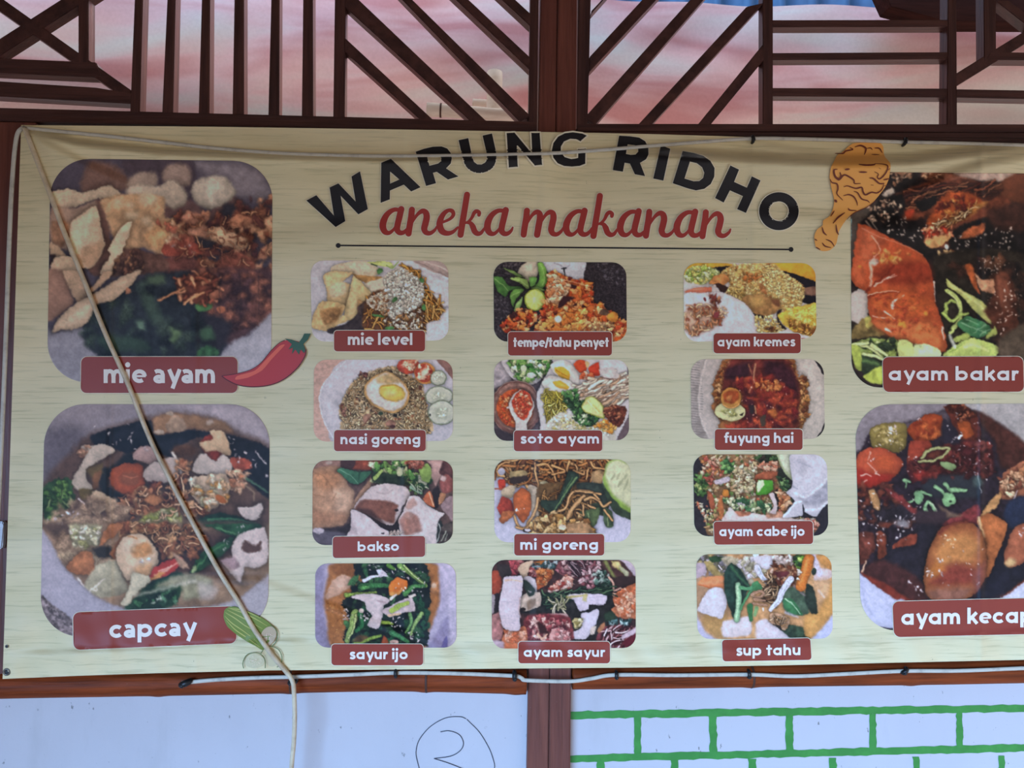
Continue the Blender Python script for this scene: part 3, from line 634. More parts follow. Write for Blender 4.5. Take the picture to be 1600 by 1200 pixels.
def grilled_chicken():                            # big, upper right
    P = Pic(1326, 266, 1690, 610, 1.0, 13)
    P.view(1260, 210, 4.706); P.fill('2a2123', n=.2)
    P.B('4d4643', [310,600,480,520,540,470,640,430,560,560,440,650,400,680,330,1000,310,1000], f=14)
    P.B('7a5044', [850,270,1050,280,1200,330,1000,360,870,330], f=12, n=.3); P.S('c09880 8a5a48 5a3830', [850,282,1000,285,980,320,870,315], 26, 8, 20)
    P.B('a3908c', [1080,280,1500,280,1535,310,1400,352,1300,345,1180,322], f=14, n=.3, ns=40); P.B('5f3829', [1380,390,1540,288,1640,300,1640,520,1450,470], f=16, g=.2)
    P.B('1d191b', [616,268,780,275,840,340,780,430,650,410,616,340], f=8, n=.4); P.S('b08a74 8a6654 d0b4a0 3a2a28', [620,275,780,275,800,300,700,330,640,380], 46, 6, 16)
    P.B('b5aba6', [555,440,625,385,650,430,600,460], f=8)
    P.B('64382a', [640,450,900,350,1200,330,1400,420,1520,520,1300,640,1150,760,1000,835,860,800,880,700,900,600,760,640,650,560], f=16, n=.35)
    P.T('7d4a38 55291f 90604a 3d2220', [700,440,900,360,1380,370,1400,460,1000,480,760,560], 90, 130, 12, curv=.5, ang=-18, spread=.25)
    P.B('9c4e2d', [980,490,1060,420,1200,430,1300,500,1180,600,1060,650,960,670,880,650], f=18, n=.35); P.B('b97f49', [930,665,1080,600,1250,510,1340,500,1200,605,1050,665], f=14, n=.3)
    P.S('c88a4c a0522c 7a3020 d8a468 50201c', [930,560,1100,450,1260,470,1180,600,1040,650], 70, 6, 22, f=8)
    P.B('1a1719', [800,500,950,448,950,510,850,570], f=12, n=.4); P.B('1b181a', [540,470,700,440,730,560,650,690,560,730,430,660,400,640,500,540], f=14, n=.5)
    P.B('1a1719', [560,650,800,640,880,690,850,780,960,860,960,940,880,900,700,780,560,730], f=12, n=.4)
    P.B('191618', [1050,730,1180,650,1330,610,1640,680,1640,1000,1250,1000,1150,900,1060,840], f=16, n=.4); P.B('3a2420', [1330,560,1640,500,1640,700,1400,700], f=30, n=.3)
    P.B('a05a3c', [1120,760,1200,690,1310,650,1300,720,1200,760], f=12, n=.4); P.B('a0402c', [730,560,790,545,790,600,740,620], f=14)
    P.S('d88a6a a83c28 7a2a20 e0b090', [850,700,1070,670,1060,760,900,800], 60, 6, 18); P.B('c49468', [865,795,960,748,1060,740,1010,805,920,838], f=8, n=.35, g=.2)
    P.T('d8b890 e8d0b0 b08050', [900,640,1080,600,1300,500,1340,500,1050,690], 26, 60, 8, curv=.4, ang=-28, spread=.3)
    P.B('a5653c', [955,905,1080,850,1140,930,1260,960,1220,1000,1000,970], f=8, n=.45); P.S('c8986c e0c090 7a3c28', [960,880,1060,850,1110,940,1000,960], 34, 6, 16)
    P.S('6a4a40 a08070 3a2a28 c8b0a0', [440,500,640,450,720,480,680,560,580,640,460,640], 50, 4, 13); P.L('8a7a74', [440,640,500,720], 12, 8); P.L('a09088', [470,630,520,700], 6)
    P.G([560,560,900,660,820,790,600,740], 46, 3, 8, 'd0c4c0'); P.G([1060,760,1500,640,1600,960,1150,900], 90, 3, 9, 'c8bcb8'); P.E('d8d4d4', 1030, 825, 15, 17, f=4)
    P.B('8fbccb', [303,628,328,606,328,785,303,770], f=3, sharp=True, n=.04); P.B('222022', [300,790,326,790,326,1000,300,1000], f=3, sharp=True)
    for y in (800, 870, 940): P.L('c8c0b8', [303,y,312,y+40], 8, 4)
    pass
    P.view(1300, 400, 5.333)
    P.B('28231f', [850,-5,1640,-5,1640,860,150,860,150,560,900,600], f=20, n=.35)
    P.S('3a2620 1a1517 54382c 281e1c', [900,60,1600,40,1600,840,1380,840,1300,600,1340,300], 170, 12, 50, sh=.2, f=12); P.soft([900,60,1600,40,1600,840,1380,840,1300,600,1340,300], 10, .5, .2); P.G([1180,60,1600,60,1600,560,1400,640], 60, 3, 8, 'a08c84 6a5850')
    P.B('b3a9a6', [140,330,285,260,310,480,230,570,140,510], f=6, n=.05)
    P.B('6a5a3a', [150,640,260,520,340,560,440,660,160,690], f=10, n=.4); P.B('b0a860', [270,520,340,500,345,580,290,600], f=8, n=.25)
    P.B('9c4a2f', [150,170,165,90,200,-150,223,-263,300,-250,512,-141,750,-16,832,130,862,380,922,560,952,800,700,732,520,692,440,642,340,562,300,430,290,300,200,252], f=5, n=.2, ns=60, sh=.35)
    P.B('b56640', [330,560,500,540,850,560,940,790,700,725,520,685], f=50, n=.2); P.B('7a3022', [330,150,500,60,800,60,830,210,500,240], f=40, n=.25, o=.8); P.B('a8552f', [320,300,600,290,840,380,800,500,400,500], f=50, n=.2, o=.7)
    P.B('a85a40', [230,-200,300,-230,420,-140,330,20,240,60], f=40, n=.25, o=.8); P.L('d0a090', [330,-170,400,-60,330,30], 9, 5); P.L('c09080', [250,-230,420,-150,600,-90,760,-10], 6, 4, o=.7); P.S('b87848 c89058', [330,-60,700,-40,700,60,400,60], 16, 8, 26, sh=.1, f=10); P.B('b0583a', [165,100,260,20,280,120,270,240,200,240], f=16, n=.2); P.L('5a2018', [280,300,330,250,440,160,520,80], 12, 5, f=8); P.L('6a281c', [300,345,420,310,560,300], 14, 5, f=8); P.L('e0b8a8', [300,330,420,295,560,295], 7, 3)
    P.L('d3a696', [318,70,330,150,318,250], 26, 12, f=10); P.B('c0a098', [300,50,350,10,390,40,350,80], f=10, n=.4)
    for q, w in (([350,250,430,200,540,165],9),([460,190,520,150],7),([505,430,510,390,545,355],26),([545,360,600,325],10),([430,460,480,490,515,518],14),([515,518,390,515],7),([850,215,855,260],14),([855,260,862,380],6),([918,590,935,700],13),([450,610,500,635],22),([340,500,440,520],6)): P.L('dcc2ba', q, w, w*.5, f=5)
    for x, y, r in ((585,572,32),(780,478,22),(490,15,24),(560,540,18),(690,440,14),(230,90,14)): P.E('c88840', x, y, r, r*.9, f=12, n=.2)
    P.S('b8603a a04a30 8a3a28', [340,300,820,300,880,620,560,660,360,520], 60, 8, 22, sh=.05, f=12)
    P.B('aaad6c', [955,190,1050,262,1250,378,1342,490,1315,565,1200,470,1080,335,965,255], sh=.4, n=.16, g=.1); P.L('d0cc98', [985,235,1100,310,1250,430,1310,520], 12, 8, f=10, o=.7)
    P.L('93a45c', [945,490,955,410,1000,375,1060,400], 34, 24, sh=.3); P.L('a9b672', [960,290,1030,340,1075,430,1060,530,985,640], 34, 26, sh=.35); P.L('9cae62', [930,480,1000,545,1050,500,1130,478], 26, 22, sh=.3); P.L('c4cc98', [975,310,1035,370,1060,440], 8, 5)
    P.B('3f6b4a', [1045,565,1130,498,1300,570,1325,640,1200,685,1090,625], sh=.3, n=.35)
    for q in ([1080,560,1180,600,1280,640],[1120,530,1220,570],[1180,640,1280,570],[1230,660,1330,600]): P.L('9ab49a', q, 7, 3, o=.8)
    P.B('a9b96c', [920,835,1030,742,1160,682,1330,728,1395,770,1335,850,1100,850], sh=.35, n=.16, g=.2); P.L('d0d4a4', [1110,760,1180,740,1300,790], 26, 8, f=14, o=.8); P.L('8aa050', [980,800,1080,740], 14, 6); P.B('98a65c', [1010,690,1120,640,1150,680,1040,720], f=8); P.B('98a25c', [1280,680,1360,580,1370,640,1310,690], f=8); P.L('d8dcd4', [980,660,1020,750], 22, 30, f=8, o=.7)
    P.B('8fa05c', [150,745,300,688,540,700,545,760,440,855,260,810,180,840], n=.25); P.S('c4c890 9aa85c 4f6a3c 2f3a2c', [240,720,540,710,520,830,300,830], 40, 10, 40)
    for q in ([245,740,330,770,430,860],[330,740,400,790,460,830],[260,820,340,830,420,860],[160,760,200,740,300,720]): P.L('c3c890', q, 34, 20, sh=.4)
    P.B('b8bf7e', [555,700,665,722,685,860,555,860], sh=.4, n=.1); P.B('c0cc98', [680,735,800,740,905,790,890,860,690,860], f=8, n=.3)
    P.B('2f3a2c', [235,820,430,890,420,930,275,990,235,930], f=8, n=.3); P.L('5f7a4c', [260,870,380,900], 30, 20, f=14); P.B('98a352', [150,750,235,765,245,960,190,920], n=.2); P.B('a5ae54', [260,1000,420,910,470,1060,330,1060], n=.2)
    P.B('9c5434', [1110,80,1165,70,1200,190,1235,320,1180,260,1130,150], f=8, n=.3); P.B('46281f', [1330,170,1450,135,1520,250,1550,500,1560,640,1420,690,1370,600,1265,460,1330,380], f=14, n=.4); P.B('c08c70', [1195,150,1250,195,1350,195,1352,310,1240,285], f=8, n=.3, sh=.2); P.B('6e4234', [1370,160,1460,150,1490,420,1400,420], f=24, n=.3)
    P.G([1330,280,1520,200,1540,600,1400,690], 50, 4, 10, 'd8c4bc'); P.G([1200,0,1400,0,1400,140,1230,120], 40, 3, 9, 'b8a8a4')
    P.B('4d4239', [1400,690,1640,560,1640,1000,1400,860], f=30, n=.25)
    return P

def soy_chicken():                                # big, lower right
    P = Pic(1332, 628, 1690, 990, 1.0, 14)
    P.view(1320, 620, 5.714); P.fill('2b2530', n=.25)
    P.B('8a8791', [70,500,80,250,180,90,330,50,900,50,905,110,700,172,520,238,300,255,200,345,150,460], f=16); P.B('a3a6ab', [1040,50,2100,50,2100,700,1600,440,1450,290,1300,195,1150,120], f=22)
    P.B('4a2d29', [1150,130,1300,185,1640,440,1640,640,1400,640,1340,400,1250,280], f=24, n=.25)
    P.B('5c5560', [520,240,900,120,900,300,560,300], f=30)
    P.B('867b49', [222,300,330,238,525,232,555,320,545,440,480,505,360,465,238,445], e=.3, g=.2); P.S('a89c60 6a5f38 b8ac78', [260,280,520,250,520,440,280,430], 46, 6, 20, sh=.1, f=8); P.G([380,260,460,260,480,440,390,420], 22, 4, 14); P.E('f0ece8', 412, 285, 16, 24)
    P.B('9d4b2d', [548,290,620,218,760,150,865,168,875,300,780,392,620,392], e=.3, g=.15, n=.2); P.B('8a3f31', [585,400,760,395,770,480,650,560,570,690,555,600], e=.2, n=.25, g=.15); P.G([640,190,680,200,670,230,650,215], 6, 8, 14); P.S('b8683c 7a3424', [600,240,850,200,840,360,640,370], 30, 8, 26, sh=.1, f=12)
    P.B('a4503a', [103,530,200,460,350,458,470,520,528,600,460,700,330,785,180,812,108,770], e=.25, g=.25, n=.12); P.B('9c2f2b', [108,640,240,680,430,700,330,785,180,815,108,770], f=30, o=.8); P.E('c0603c', 350, 590, 90, 70, f=50, o=.7)
    for q, w in (([150,705,200,690,240,705],14),([200,590,310,700],7),([280,680,310,700],12),([165,760,200,745],12),([230,490,200,570],6)): P.L('e4c4b8', q, w, w*.5)
    P.B('572c25', [890,80,1060,72,1190,190,1210,390,1050,390,980,280,930,180], n=.35); P.B('9d532f', [1005,235,1100,215,1150,330,1070,375], n=.2, f=10); P.S('7a4030 43221f 9a6048', [900,80,1060,75,1180,190,1000,220], 40, 8, 26)
    P.B('482227', [555,610,700,520,900,420,1190,390,1320,470,1320,700,1150,690,900,690,700,725,600,770], f=14, n=.35); P.B('70403f', [1150,400,1280,420,1320,690,1190,650], f=12, n=.35)
    P.T('6a3438 8a4c48 3a1c22 502a2e', [570,640,900,560,1290,430,1300,690,700,720], 80, 90, 14, curv=.6); P.B('7a2f2c', [600,690,780,620,900,640,700,760], f=16, n=.3)
    P.B('2c2a38', [880,200,1000,300,1020,420,900,420,860,330], f=16); P.B('30363f', [700,740,1180,690,1200,900,760,900], f=30)
    P.L('a5ae7b', [690,545,740,482,850,458,935,465,880,530,780,572,665,580], 26, 18, sh=.3); P.B('6a3c30', [730,530,820,490,890,490,800,550], f=8); P.E('8dab7a', 922, 615, 76, 34, rot=18, e=.2, g=.3, sh=.3)
    for q, w in (([815,800,870,850,900,890],38),([900,780,950,850],44),([950,830,1085,835],46),([630,870,680,850,770,885],40),([570,945,640,905],26),([720,990,745,930,790,990,835,1090],34),([720,1000,770,1100],36),([530,745,575,755],34),([548,760,540,810],14)): P.L('86b489', q, w, w*.6, sh=.35, hl=.3)
    P.B('7fae80', [868,930,900,862,970,868,985,950,910,982], sh=.3, n=.2); P.B('7cab80', [620,885,660,842,700,880,690,940,645,955], sh=.2, n=.2); P.E('1c1c20', 942, 935, 12, 10); P.L('d0e0c4', [760,940,810,1000,835,1070], 10, 6)
    P.B('8b5c47', [1375,770,1440,660,1640,570,1640,850,1500,910,1400,910], n=.35, g=.2); P.S('c8a080 a87858 6a4034 d8c0a0', [1390,740,1600,620,1600,820,1480,890,1400,880], 60, 8, 28); P.L('b4b0bc', [1510,910,1545,840], 14, 8)
    P.B('b78e60', [1190,1160,1225,1020,1340,885,1395,850,1375,960,1260,1060], n=.25, sh=.3, g=.1)
    P.B('253048', [1440,960,1640,880,1640,1160,1440,1160], f=20, n=.15)
    P.S('6a3a30 52302c 43242a 7a4c40', [110,800,420,800,640,1000,700,1150,120,1150], 90, 10, 40, f=8); P.B('2a2730', [300,1000,560,960,620,1100,300,1110], f=30, n=.3); P.B('b28c63', [215,850,270,828,315,960,300,1012,258,992], sh=.3, g=.1); P.E('9a9aa0', 500, 1130, 60, 30, f=20, o=.6); P.B('783838', [350,820,470,860,620,1000,690,1080,560,1010], f=12, n=.35)
    P.B('7a3a3c', [880,1120,1000,1060,1190,960,1210,1050,1180,1143,900,1160], f=14, n=.35); P.B('8a7560', [840,960,930,1020,1050,1060,900,1080], f=18, o=.7)
    P.S('5a2c2a 7a3c38 3a1c20', [560,600,900,420,1300,430,1300,700,700,760], 70, 10, 36, sh=.2, f=10); P.soft([560,600,900,420,1300,430,1300,700,700,760], 7, .5, .15); P.L('a5ae7b', [690,545,740,482,850,458,935,465,880,530,780,572,665,580], 26, 18, sh=.3); P.E('8dab7a', 922, 615, 76, 34, rot=18, e=.2, g=.3, sh=.3); P.G([140,380,700,460,700,760,500,720,300,760], 26, 4, 10); P.G([880,80,1320,300,1310,780,1000,720,950,400], 50, 4, 12); P.soft([110,800,420,800,640,1000,700,1150,120,1150], 8, .5, .15); P.G([120,820,700,860,680,1140,130,1140], 34, 4, 11); P.L('fffaf8', [1020,365,1045,345], 26, 14); P.L('d4dce0', [1190,680,1215,860], 10, 5, o=.8); P.E('5a706a', 1190, 760, 40, 50, f=24, o=.6)
    P.view(1320, 800, 5.714)
    P.B('272631', [640,120,820,100,760,420,700,700,540,560,330,420,380,300,620,300], f=24, n=.2); P.B('43292a', [150,520,320,420,560,520,700,640,730,800,500,790,300,680], f=24, n=.25)
    P.B('3a3038', [640,-5,900,-5,880,100,640,100], f=20); P.B('7a3f31', [420,320,500,240,640,185,620,290], f=8, n=.3, sh=.2); P.B('6f3b2d', [285,180,365,200,365,390,300,412], f=8, n=.3, sh=.2); P.B('6a3c34', [120,200,250,180,270,330,140,470], f=14, n=.35); P.E('8a8c94', 530, 105, 50, 35, f=16, o=.8); P.L('c8a890', [150,540,190,430], 20, 10)
    P.B('703229', [140,545,250,590,400,660,560,770,700,800,440,800,280,690], f=16, n=.2)
    P.B('1f2230', [1250,560,1400,280,1440,470,1640,380,1640,560,1480,700,1180,800], f=14, n=.2); P.B('743a2a', [1400,760,1500,690,1640,560,1640,630,1480,740], f=18)
    P.B('a3653f', [1180,60,1300,15,1450,105,1395,300,1310,520,1255,580,1250,300,1200,160], e=.2, n=.2, sh=.4); P.L('d8b888', [1195,60,1225,150,1240,220], 30, 12, f=10)
    P.B('9f6240', [703,540,760,330,830,170,940,108,1080,78,1185,130,1245,240,1265,420,1255,600,1150,745,1040,790,780,790,715,700], e=.35, ew=40, n=.14, sh=.5); P.B('b27d4e', [790,380,900,220,1100,190,1210,290,1130,450,900,490], f=60, n=.1)
    P.B('773833', [840,530,1000,450,1170,520,1130,640,900,660,760,640], f=50, n=.2, o=.85); P.B('7d5a51', [740,700,900,680,1130,680,1040,790,790,790], f=40, n=.2, o=.85); P.B('b5783e', [740,540,830,440,900,520,800,590], f=40, o=.7); P.B('7a4a4a', [1150,560,1250,440,1250,610,1160,740], f=34, o=.7); P.L('6a2f2e', [840,190,960,110,1100,80], 30, 16, f=14, o=.7)
    P.G([840,160,1000,180,980,300,850,320], 16, 4, 12, 'e0c8a8'); P.G([720,500,920,530,900,570,740,600], 18, 6, 15); P.G([830,410,900,420,890,450,850,450], 5, 8, 14); P.G([700,200,1250,300,1200,720,760,700], 24, 3, 7)
    P.B('9b6049', [1430,470,1430,350,1500,150,1590,105,1660,150,1640,420,1500,495], e=.3, g=.1, n=.15, sh=.3); P.E('c8b484', 1480, 450, 50, 34, rot=-20, f=24, o=.8); P.G([1560,140,1600,140,1600,220,1560,220], 9, 6, 12)
    P.B('b4bbd8', [120,560,150,565,300,682,440,772,540,795,540,1010,300,1030,150,900], f=10, n=.05); P.B('bcc4dc', [1380,780,1480,722,1640,605,1640,900,1380,900], f=10, n=.05)
    P.L('9aa2c4', [150,600,180,780,250,920], 22, 10, f=20, o=.8)
    P.G([130,0,640,0,620,240,430,320,140,280], 46, 5, 14); P.G([540,600,700,700,700,770,640,750], 12, 6, 16)
    return P

def noodles_crackers():
    P = Pic(481, 404, 705, 537, 1.5, 21).view(475, 395, 6.667); P.fill('aeaab4')
    P.B('bab7bf', [950,85,1560,85,1560,950,1260,950,1250,400,1150,220], f=30); P.B('a2908e', [1135,70,1550,60,1550,260,1400,215,1260,160], f=10); P.L('8a7676', [1150,90,1300,150,1500,250], 12, 10); P.L('bcabaa', [1250,90,1400,140,1500,190], 14); P.L('9894a0', [1200,170,1350,240,1520,300], 34, 24, f=24, o=.6); P.L('8d8892', [1450,565,1520,570], 30, f=10)
    P.B('bfae98', [280,150,430,100,640,85,810,190,700,250,480,230,300,240], sh=.2, g=.1); P.B('c8bca8', [450,110,650,95,780,190,560,200], f=16)
    P.B('c2a680', [200,240,310,190,510,210,400,300,480,330,430,570,250,530,235,400], g=.2, sh=.3, e=.2); P.B('c6b498', [280,330,420,300,450,400,330,470,260,440], f=20)
    P.B('a17b50', [500,220,640,240,700,240,820,250,700,320,600,300], f=8, n=.25); P.B('c4b8a8', [600,330,780,270,860,250,860,390,700,410], f=10, g=.1)
    P.B('bba57e', [510,240,600,310,700,420,680,480,600,530,560,500,550,700,440,705,420,600,480,380], sh=.4, g=.2, e=.15); P.B('c5b28c', [500,300,560,320,540,600,460,640], f=18, o=.7); P.B('9a7a58', [560,490,620,520,560,690], f=8)
    P.B('bc9e74', [90,650,190,500,420,540,400,640,330,770,240,815,85,780], sh=.3, n=.2); P.B('97714c', [170,600,390,570,340,720,220,750], f=20, n=.3); P.B('b8a078', [330,770,400,650,470,700,360,750], f=8)
    P.B('393135', [240,800,430,740,550,640,640,520,740,600,740,820,300,850], f=10, n=.3); P.B('4a3c3c', [560,560,640,500,720,520,700,640,580,660], f=14, n=.4)
    P.B('5d3f2c', [640,480,850,380,1230,560,1280,840,640,820], f=14, n=.3)
    P.T('a06f3c b8823f 7a4a2c c89a5c', [650,480,850,400,1240,580,1270,830,640,810], 80, 110, 16); P.B('6f4826', [1220,320,1330,430,1450,560,1400,700,1270,730,1240,560], f=10, n=.3); P.T('b8823f a06a30 c89a5c d0a468', [1230,330,1320,430,1440,560,1400,680,1270,720], 50, 140, 16, curv=.8, ang=65)
    P.T('b07a3c c08c48', [1000,160,1120,170,1260,300,1300,420,1230,330], 26, 120, 18, ang=55)
    P.B('bcb2a8', [850,230,980,158,1080,190,1230,300,1245,450,1200,560,1050,620,1000,720,900,700,860,600,700,570,650,480,850,390,810,290], f=8, j=14, n=.2)
    P.S('c8c0b8 d8d0c8 b0a69c e2dcd4 d0c8c0', [830,260,980,158,1080,185,1230,290,1245,450,1200,560,1050,620,980,720,890,690,860,560,860,390], 420, 8, 22, f=4, sh=.4)
    P.S('b89a80 c8b8a0 8a5a3c d0c4b4', [680,480,860,400,880,660,720,580], 110, 7, 16); P.S('c8beb4 d8d0c8 5a3c2c a07850', [820,690,1250,580,1250,800,830,800], 120, 8, 20, sh=.5)
    for x, y, a, b, r in ((790,190,36,26,-40),(945,490,34,22,-50),(1250,570,22,36,0),(770,655,70,12,8),(890,785,50,18,0),(1225,290,30,22,40)): P.E('4c7747', x, y, a, b, rot=r, n=.3, sh=.2)
    P.B('a6af72', [655,100,760,85,900,95,935,150,880,150,760,130], f=8, n=.3); P.L('3a4a34', [700,115,760,135], 14); P.L('7a9850', [860,130,920,160,980,90], 10)
    P.B('bdbac2', [1280,740,1420,700,1480,600,1560,600,1560,950,1290,950], f=14, n=.04)
    return P

def tempeh_sambal():
    P = Pic(767, 406, 983, 538, 1.5, 22).view(755, 395, 6.667); P.fill('302a2f', n=.3, ns=12)
    P.S('4a444c 5c545a 3c363c', [110,100,420,90,300,330,120,300], 80, 5, 16, sh=.1); P.S('45404a 58525c', [1150,100,1480,100,1480,360,1300,300], 60, 4, 14, sh=.1); P.S('4c464e', [110,450,280,460,300,700,130,880], 50, 4, 14, sh=.1)
    P.B('b9ae9f', [360,200,400,130,480,80,570,80,575,200,520,300,460,300,400,230], g=.1, n=.1, e=.15); P.B('b5b5c0', [600,80,1050,80,1052,200,1035,290,900,280,800,230,680,210], n=.06, g=.1); P.L('8a8a96', [740,110,800,130,850,160,900,130], 10, f=8); P.L('26262c', [842,160,850,245], 20, 8); P.L('26262c', [820,165,865,158], 12)
    for c, q in (('476f3a',[108,250,200,258,260,340,410,360,280,400,230,458,150,400,118,320]),('6f8a50',[215,160,330,195,430,255,330,235]),('89a45e',[270,270,360,248,450,280,485,360,450,375,380,312]),('6a9448',[570,105,620,105,672,230,655,330,600,385,520,365,585,280]),('587d40',[283,440,320,382,425,378,345,480,312,570,288,500]),('84a265',[325,690,318,600,350,520,412,455,392,560,350,690]),('7d9c58',[495,362,580,355,660,400,560,395]),('5f8a48',[480,250,560,260,540,330,490,350])): P.B(c, q, sh=.4, n=.2, g=.25, e=.2, ew=14)
    for q in ([120,270,200,330,260,400],[600,120,640,240,620,340],[300,450,380,400],[290,265,380,290,460,350]): P.L('a8bc80', q, 6, 4, o=.7)
    P.E('8a9a40', 540, 490, 112, 116, rot=20, sh=.4); P.E('c6c96e', 540, 490, 98, 102, n=.1)
    for k in range(9): a = k * .7; P.L('d8da98', [540+14*np.cos(a), 490+14*np.sin(a), 540+82*np.cos(a), 490+82*np.sin(a)], 7, 14, f=12, o=.6)
    P.E('e0dfb0', 530, 490, 16, 30, f=8)
    M = [690,205,760,205,960,280,1145,310,1115,500,1240,560,1410,680,1520,740,1520,900,1340,930,560,850,550,760,640,560,660,420]
    P.B('b85f34', M, j=12, n=.3, sh=.3); P.S('d08a58 c4562c e0a878 a03c24 d87a3c d8905c b84c2c', M, 420, 9, 34, sh=.35); P.S('7a2c20 5a2420 3a2020', M, 60, 8, 22)
    P.S('dcb090 d09870 e4c0a0 c07850', [680,220,900,300,860,500,670,510], 90, 14, 34); P.S('d89050 e0a060 c87038', [560,740,880,620,1060,560,1040,820,560,830], 60, 18, 46)
    P.B('3a2024', [840,450,960,470,900,500,800,580,780,550], f=10); P.B('3c2226', [920,330,980,350,950,380,910,360], f=8); P.L('e8c4a4', [740,260,960,310,1120,350], 10, 6, o=.6)
    Q = [185,760,240,690,360,600,480,590,600,660,540,700,460,810,240,840]; P.B('7a3024', Q, j=12, n=.4); P.S('d08a58 c85a30 e0a878 a03c24 3a2020 d87a3c', Q, 120, 10, 32)
    P.E('d4ccc4', 780, 690, 38, 36, f=8); P.S('a08064 8a5c40 d0a878', [1100,740,1330,720,1340,830,1120,830], 50, 12, 26); P.E('c8823c', 1350, 670, 60, 54, n=.25, sh=.3); P.E('5a4438', 1260, 620, 50, 36, n=.4)
    return P

def crispy_crumb_chicken():
    P = Pic(1064, 408, 1279, 538, 1.5, 23).view(1055, 395, 6.667); P.fill('b7b0b2')
    P.B('c0943f', [80,200,150,100,420,100,600,120,500,260,120,260], f=12); P.B('c48f38', [1000,95,1380,95,1500,150,1500,330,1280,260,1080,180], f=10, n=.08, g=.2)
    P.B('1e1b23', [270,170,420,150,570,135,545,195,470,215,330,205], f=6); P.B('1d1a22', [1100,185,1200,205,1500,325,1500,540,1320,515,1340,380,1260,290], f=6); P.B('7a5b4e', [1320,375,1500,345,1500,440,1340,435], f=8, n=.3)
    P.B('b3bd80', [105,200,220,130,430,170,470,240,350,300,180,355,110,300], j=14, f=10, n=.2); P.S('c4cc98 9aae5c d0d4a8 86a050 c8bc70', [110,180,300,130,440,190,450,240,340,300,180,345,120,290], 90, 10, 30)
    P.B('bcb6ba', [80,330,140,310,340,350,560,360,720,500,840,680,880,850,400,950,80,950], f=8, n=.04)
    P.B('c8725c', [98,402,200,362,372,358,365,412,240,424,140,418], g=.25, sh=.2); P.L('e0b0a0', [150,385,300,372], 6, o=.6); P.L('b05844', [90,450,110,500], 14)
    M = [480,215,600,130,1000,105,1110,190,1340,345,1335,480,1260,600,1090,610,1000,490,850,490,700,520,520,410,580,330]
    P.B('c8a86c', M, j=16, n=.25, f=8); P.S('d8bc88 ccac70 e4d09c b89058 dcc490', M, 640, 6, 17, sh=.28); P.S('7a5030 9a6038 a87040', M, 70, 5, 12); P.B('8a5030', [870,330,920,300,960,440,900,410], f=14, n=.4, o=.7); P.S('e4d09c d4b87c', [960,130,1110,200,1320,350,1300,480,1000,420,880,300], 160, 7, 15)
    P.S('c08050 a86838', [730,210,920,230,850,290,720,300], 26, 8, 22); P.S('d8c084 c8a868 a08048', [520,360,720,380,740,510,600,460], 90, 7, 15)
    P.B('96714a', [690,480,760,440,900,430,1010,470,1092,500,1075,600,950,668,830,645,760,560], f=10, n=.25, g=.1, sh=.3); P.B('b89660', [780,460,900,450,930,540,800,560], f=30, o=.7); P.B('6a4634', [1000,480,1090,500,1080,560,1020,530], f=16)
    P.B('b47a4c', [350,320,400,240,520,225,570,290,500,345,440,330], n=.25, g=.25, sh=.3); P.B('33201f', [390,340,450,318,555,365,490,425,440,360], f=8); P.E('b8aca8', 410, 345, 16, 14)
    P.B('221c22', [780,610,840,640,960,670,830,690,800,650], f=8); P.B('2a2024', [1060,620,1110,590,1080,700,1160,790,1120,800,1060,720], f=10)
    P.B('c2bcc4', [84,440,300,420,480,408,700,505,825,650,868,850,400,950,84,950], f=8, n=.05, sh=.2); P.L('a8a2aa', [640,560,720,640], 30, f=30, o=.5)
    O = [95,650,160,545,400,540,500,640,490,720,380,800,200,860,95,790]; P.B('bb9078', O, f=26, n=.2, o=.8); P.T('a87050 c89a78 8a4a38 d8b090 b88060', O, 80, 56, 18, curv=1.6, sh=.25); P.soft(O, 4, .35); P.S('8a5040 b07858 6a3430', [350,450,460,450,460,530,370,520], 12, 12, 26, asp=3); P.E('6a3a40', 310, 487, 12, 22, rot=-30); P.E('7a3a40', 430, 650, 30, 36, f=10); P.S('c0a088', [430,550,520,570,520,640,460,620], 8, 10, 22, asp=3)
    P.S('d0bc88 e0d0a0 b89858 c8ac70', [830,665,1010,655,1130,800,1100,840,860,840], 150, 7, 18); P.S('7a5030 4a2c20', [940,780,1060,780,1060,810,950,820], 12, 7, 16)
    P.B('c4a34a', [1065,640,1250,570,1480,525,1500,780,1450,890,1250,830,1120,740], n=.2, g=.2, sh=.2); P.S('d8bc60 c09c40 e0c878', [1180,590,1470,560,1460,760,1330,760,1200,660], 70, 8, 24, sh=.12, f=10); P.S('8a5c30 b08040 6a4024 c89a58', [1150,680,1330,720,1460,780,1430,870,1250,820], 70, 8, 24)
    P.B('c4bcc0', [1080,815,1300,845,1450,890,1420,950,1100,950], f=6); P.L('8a4038', [1300,890,1390,915,1310,925], 14)
    return P

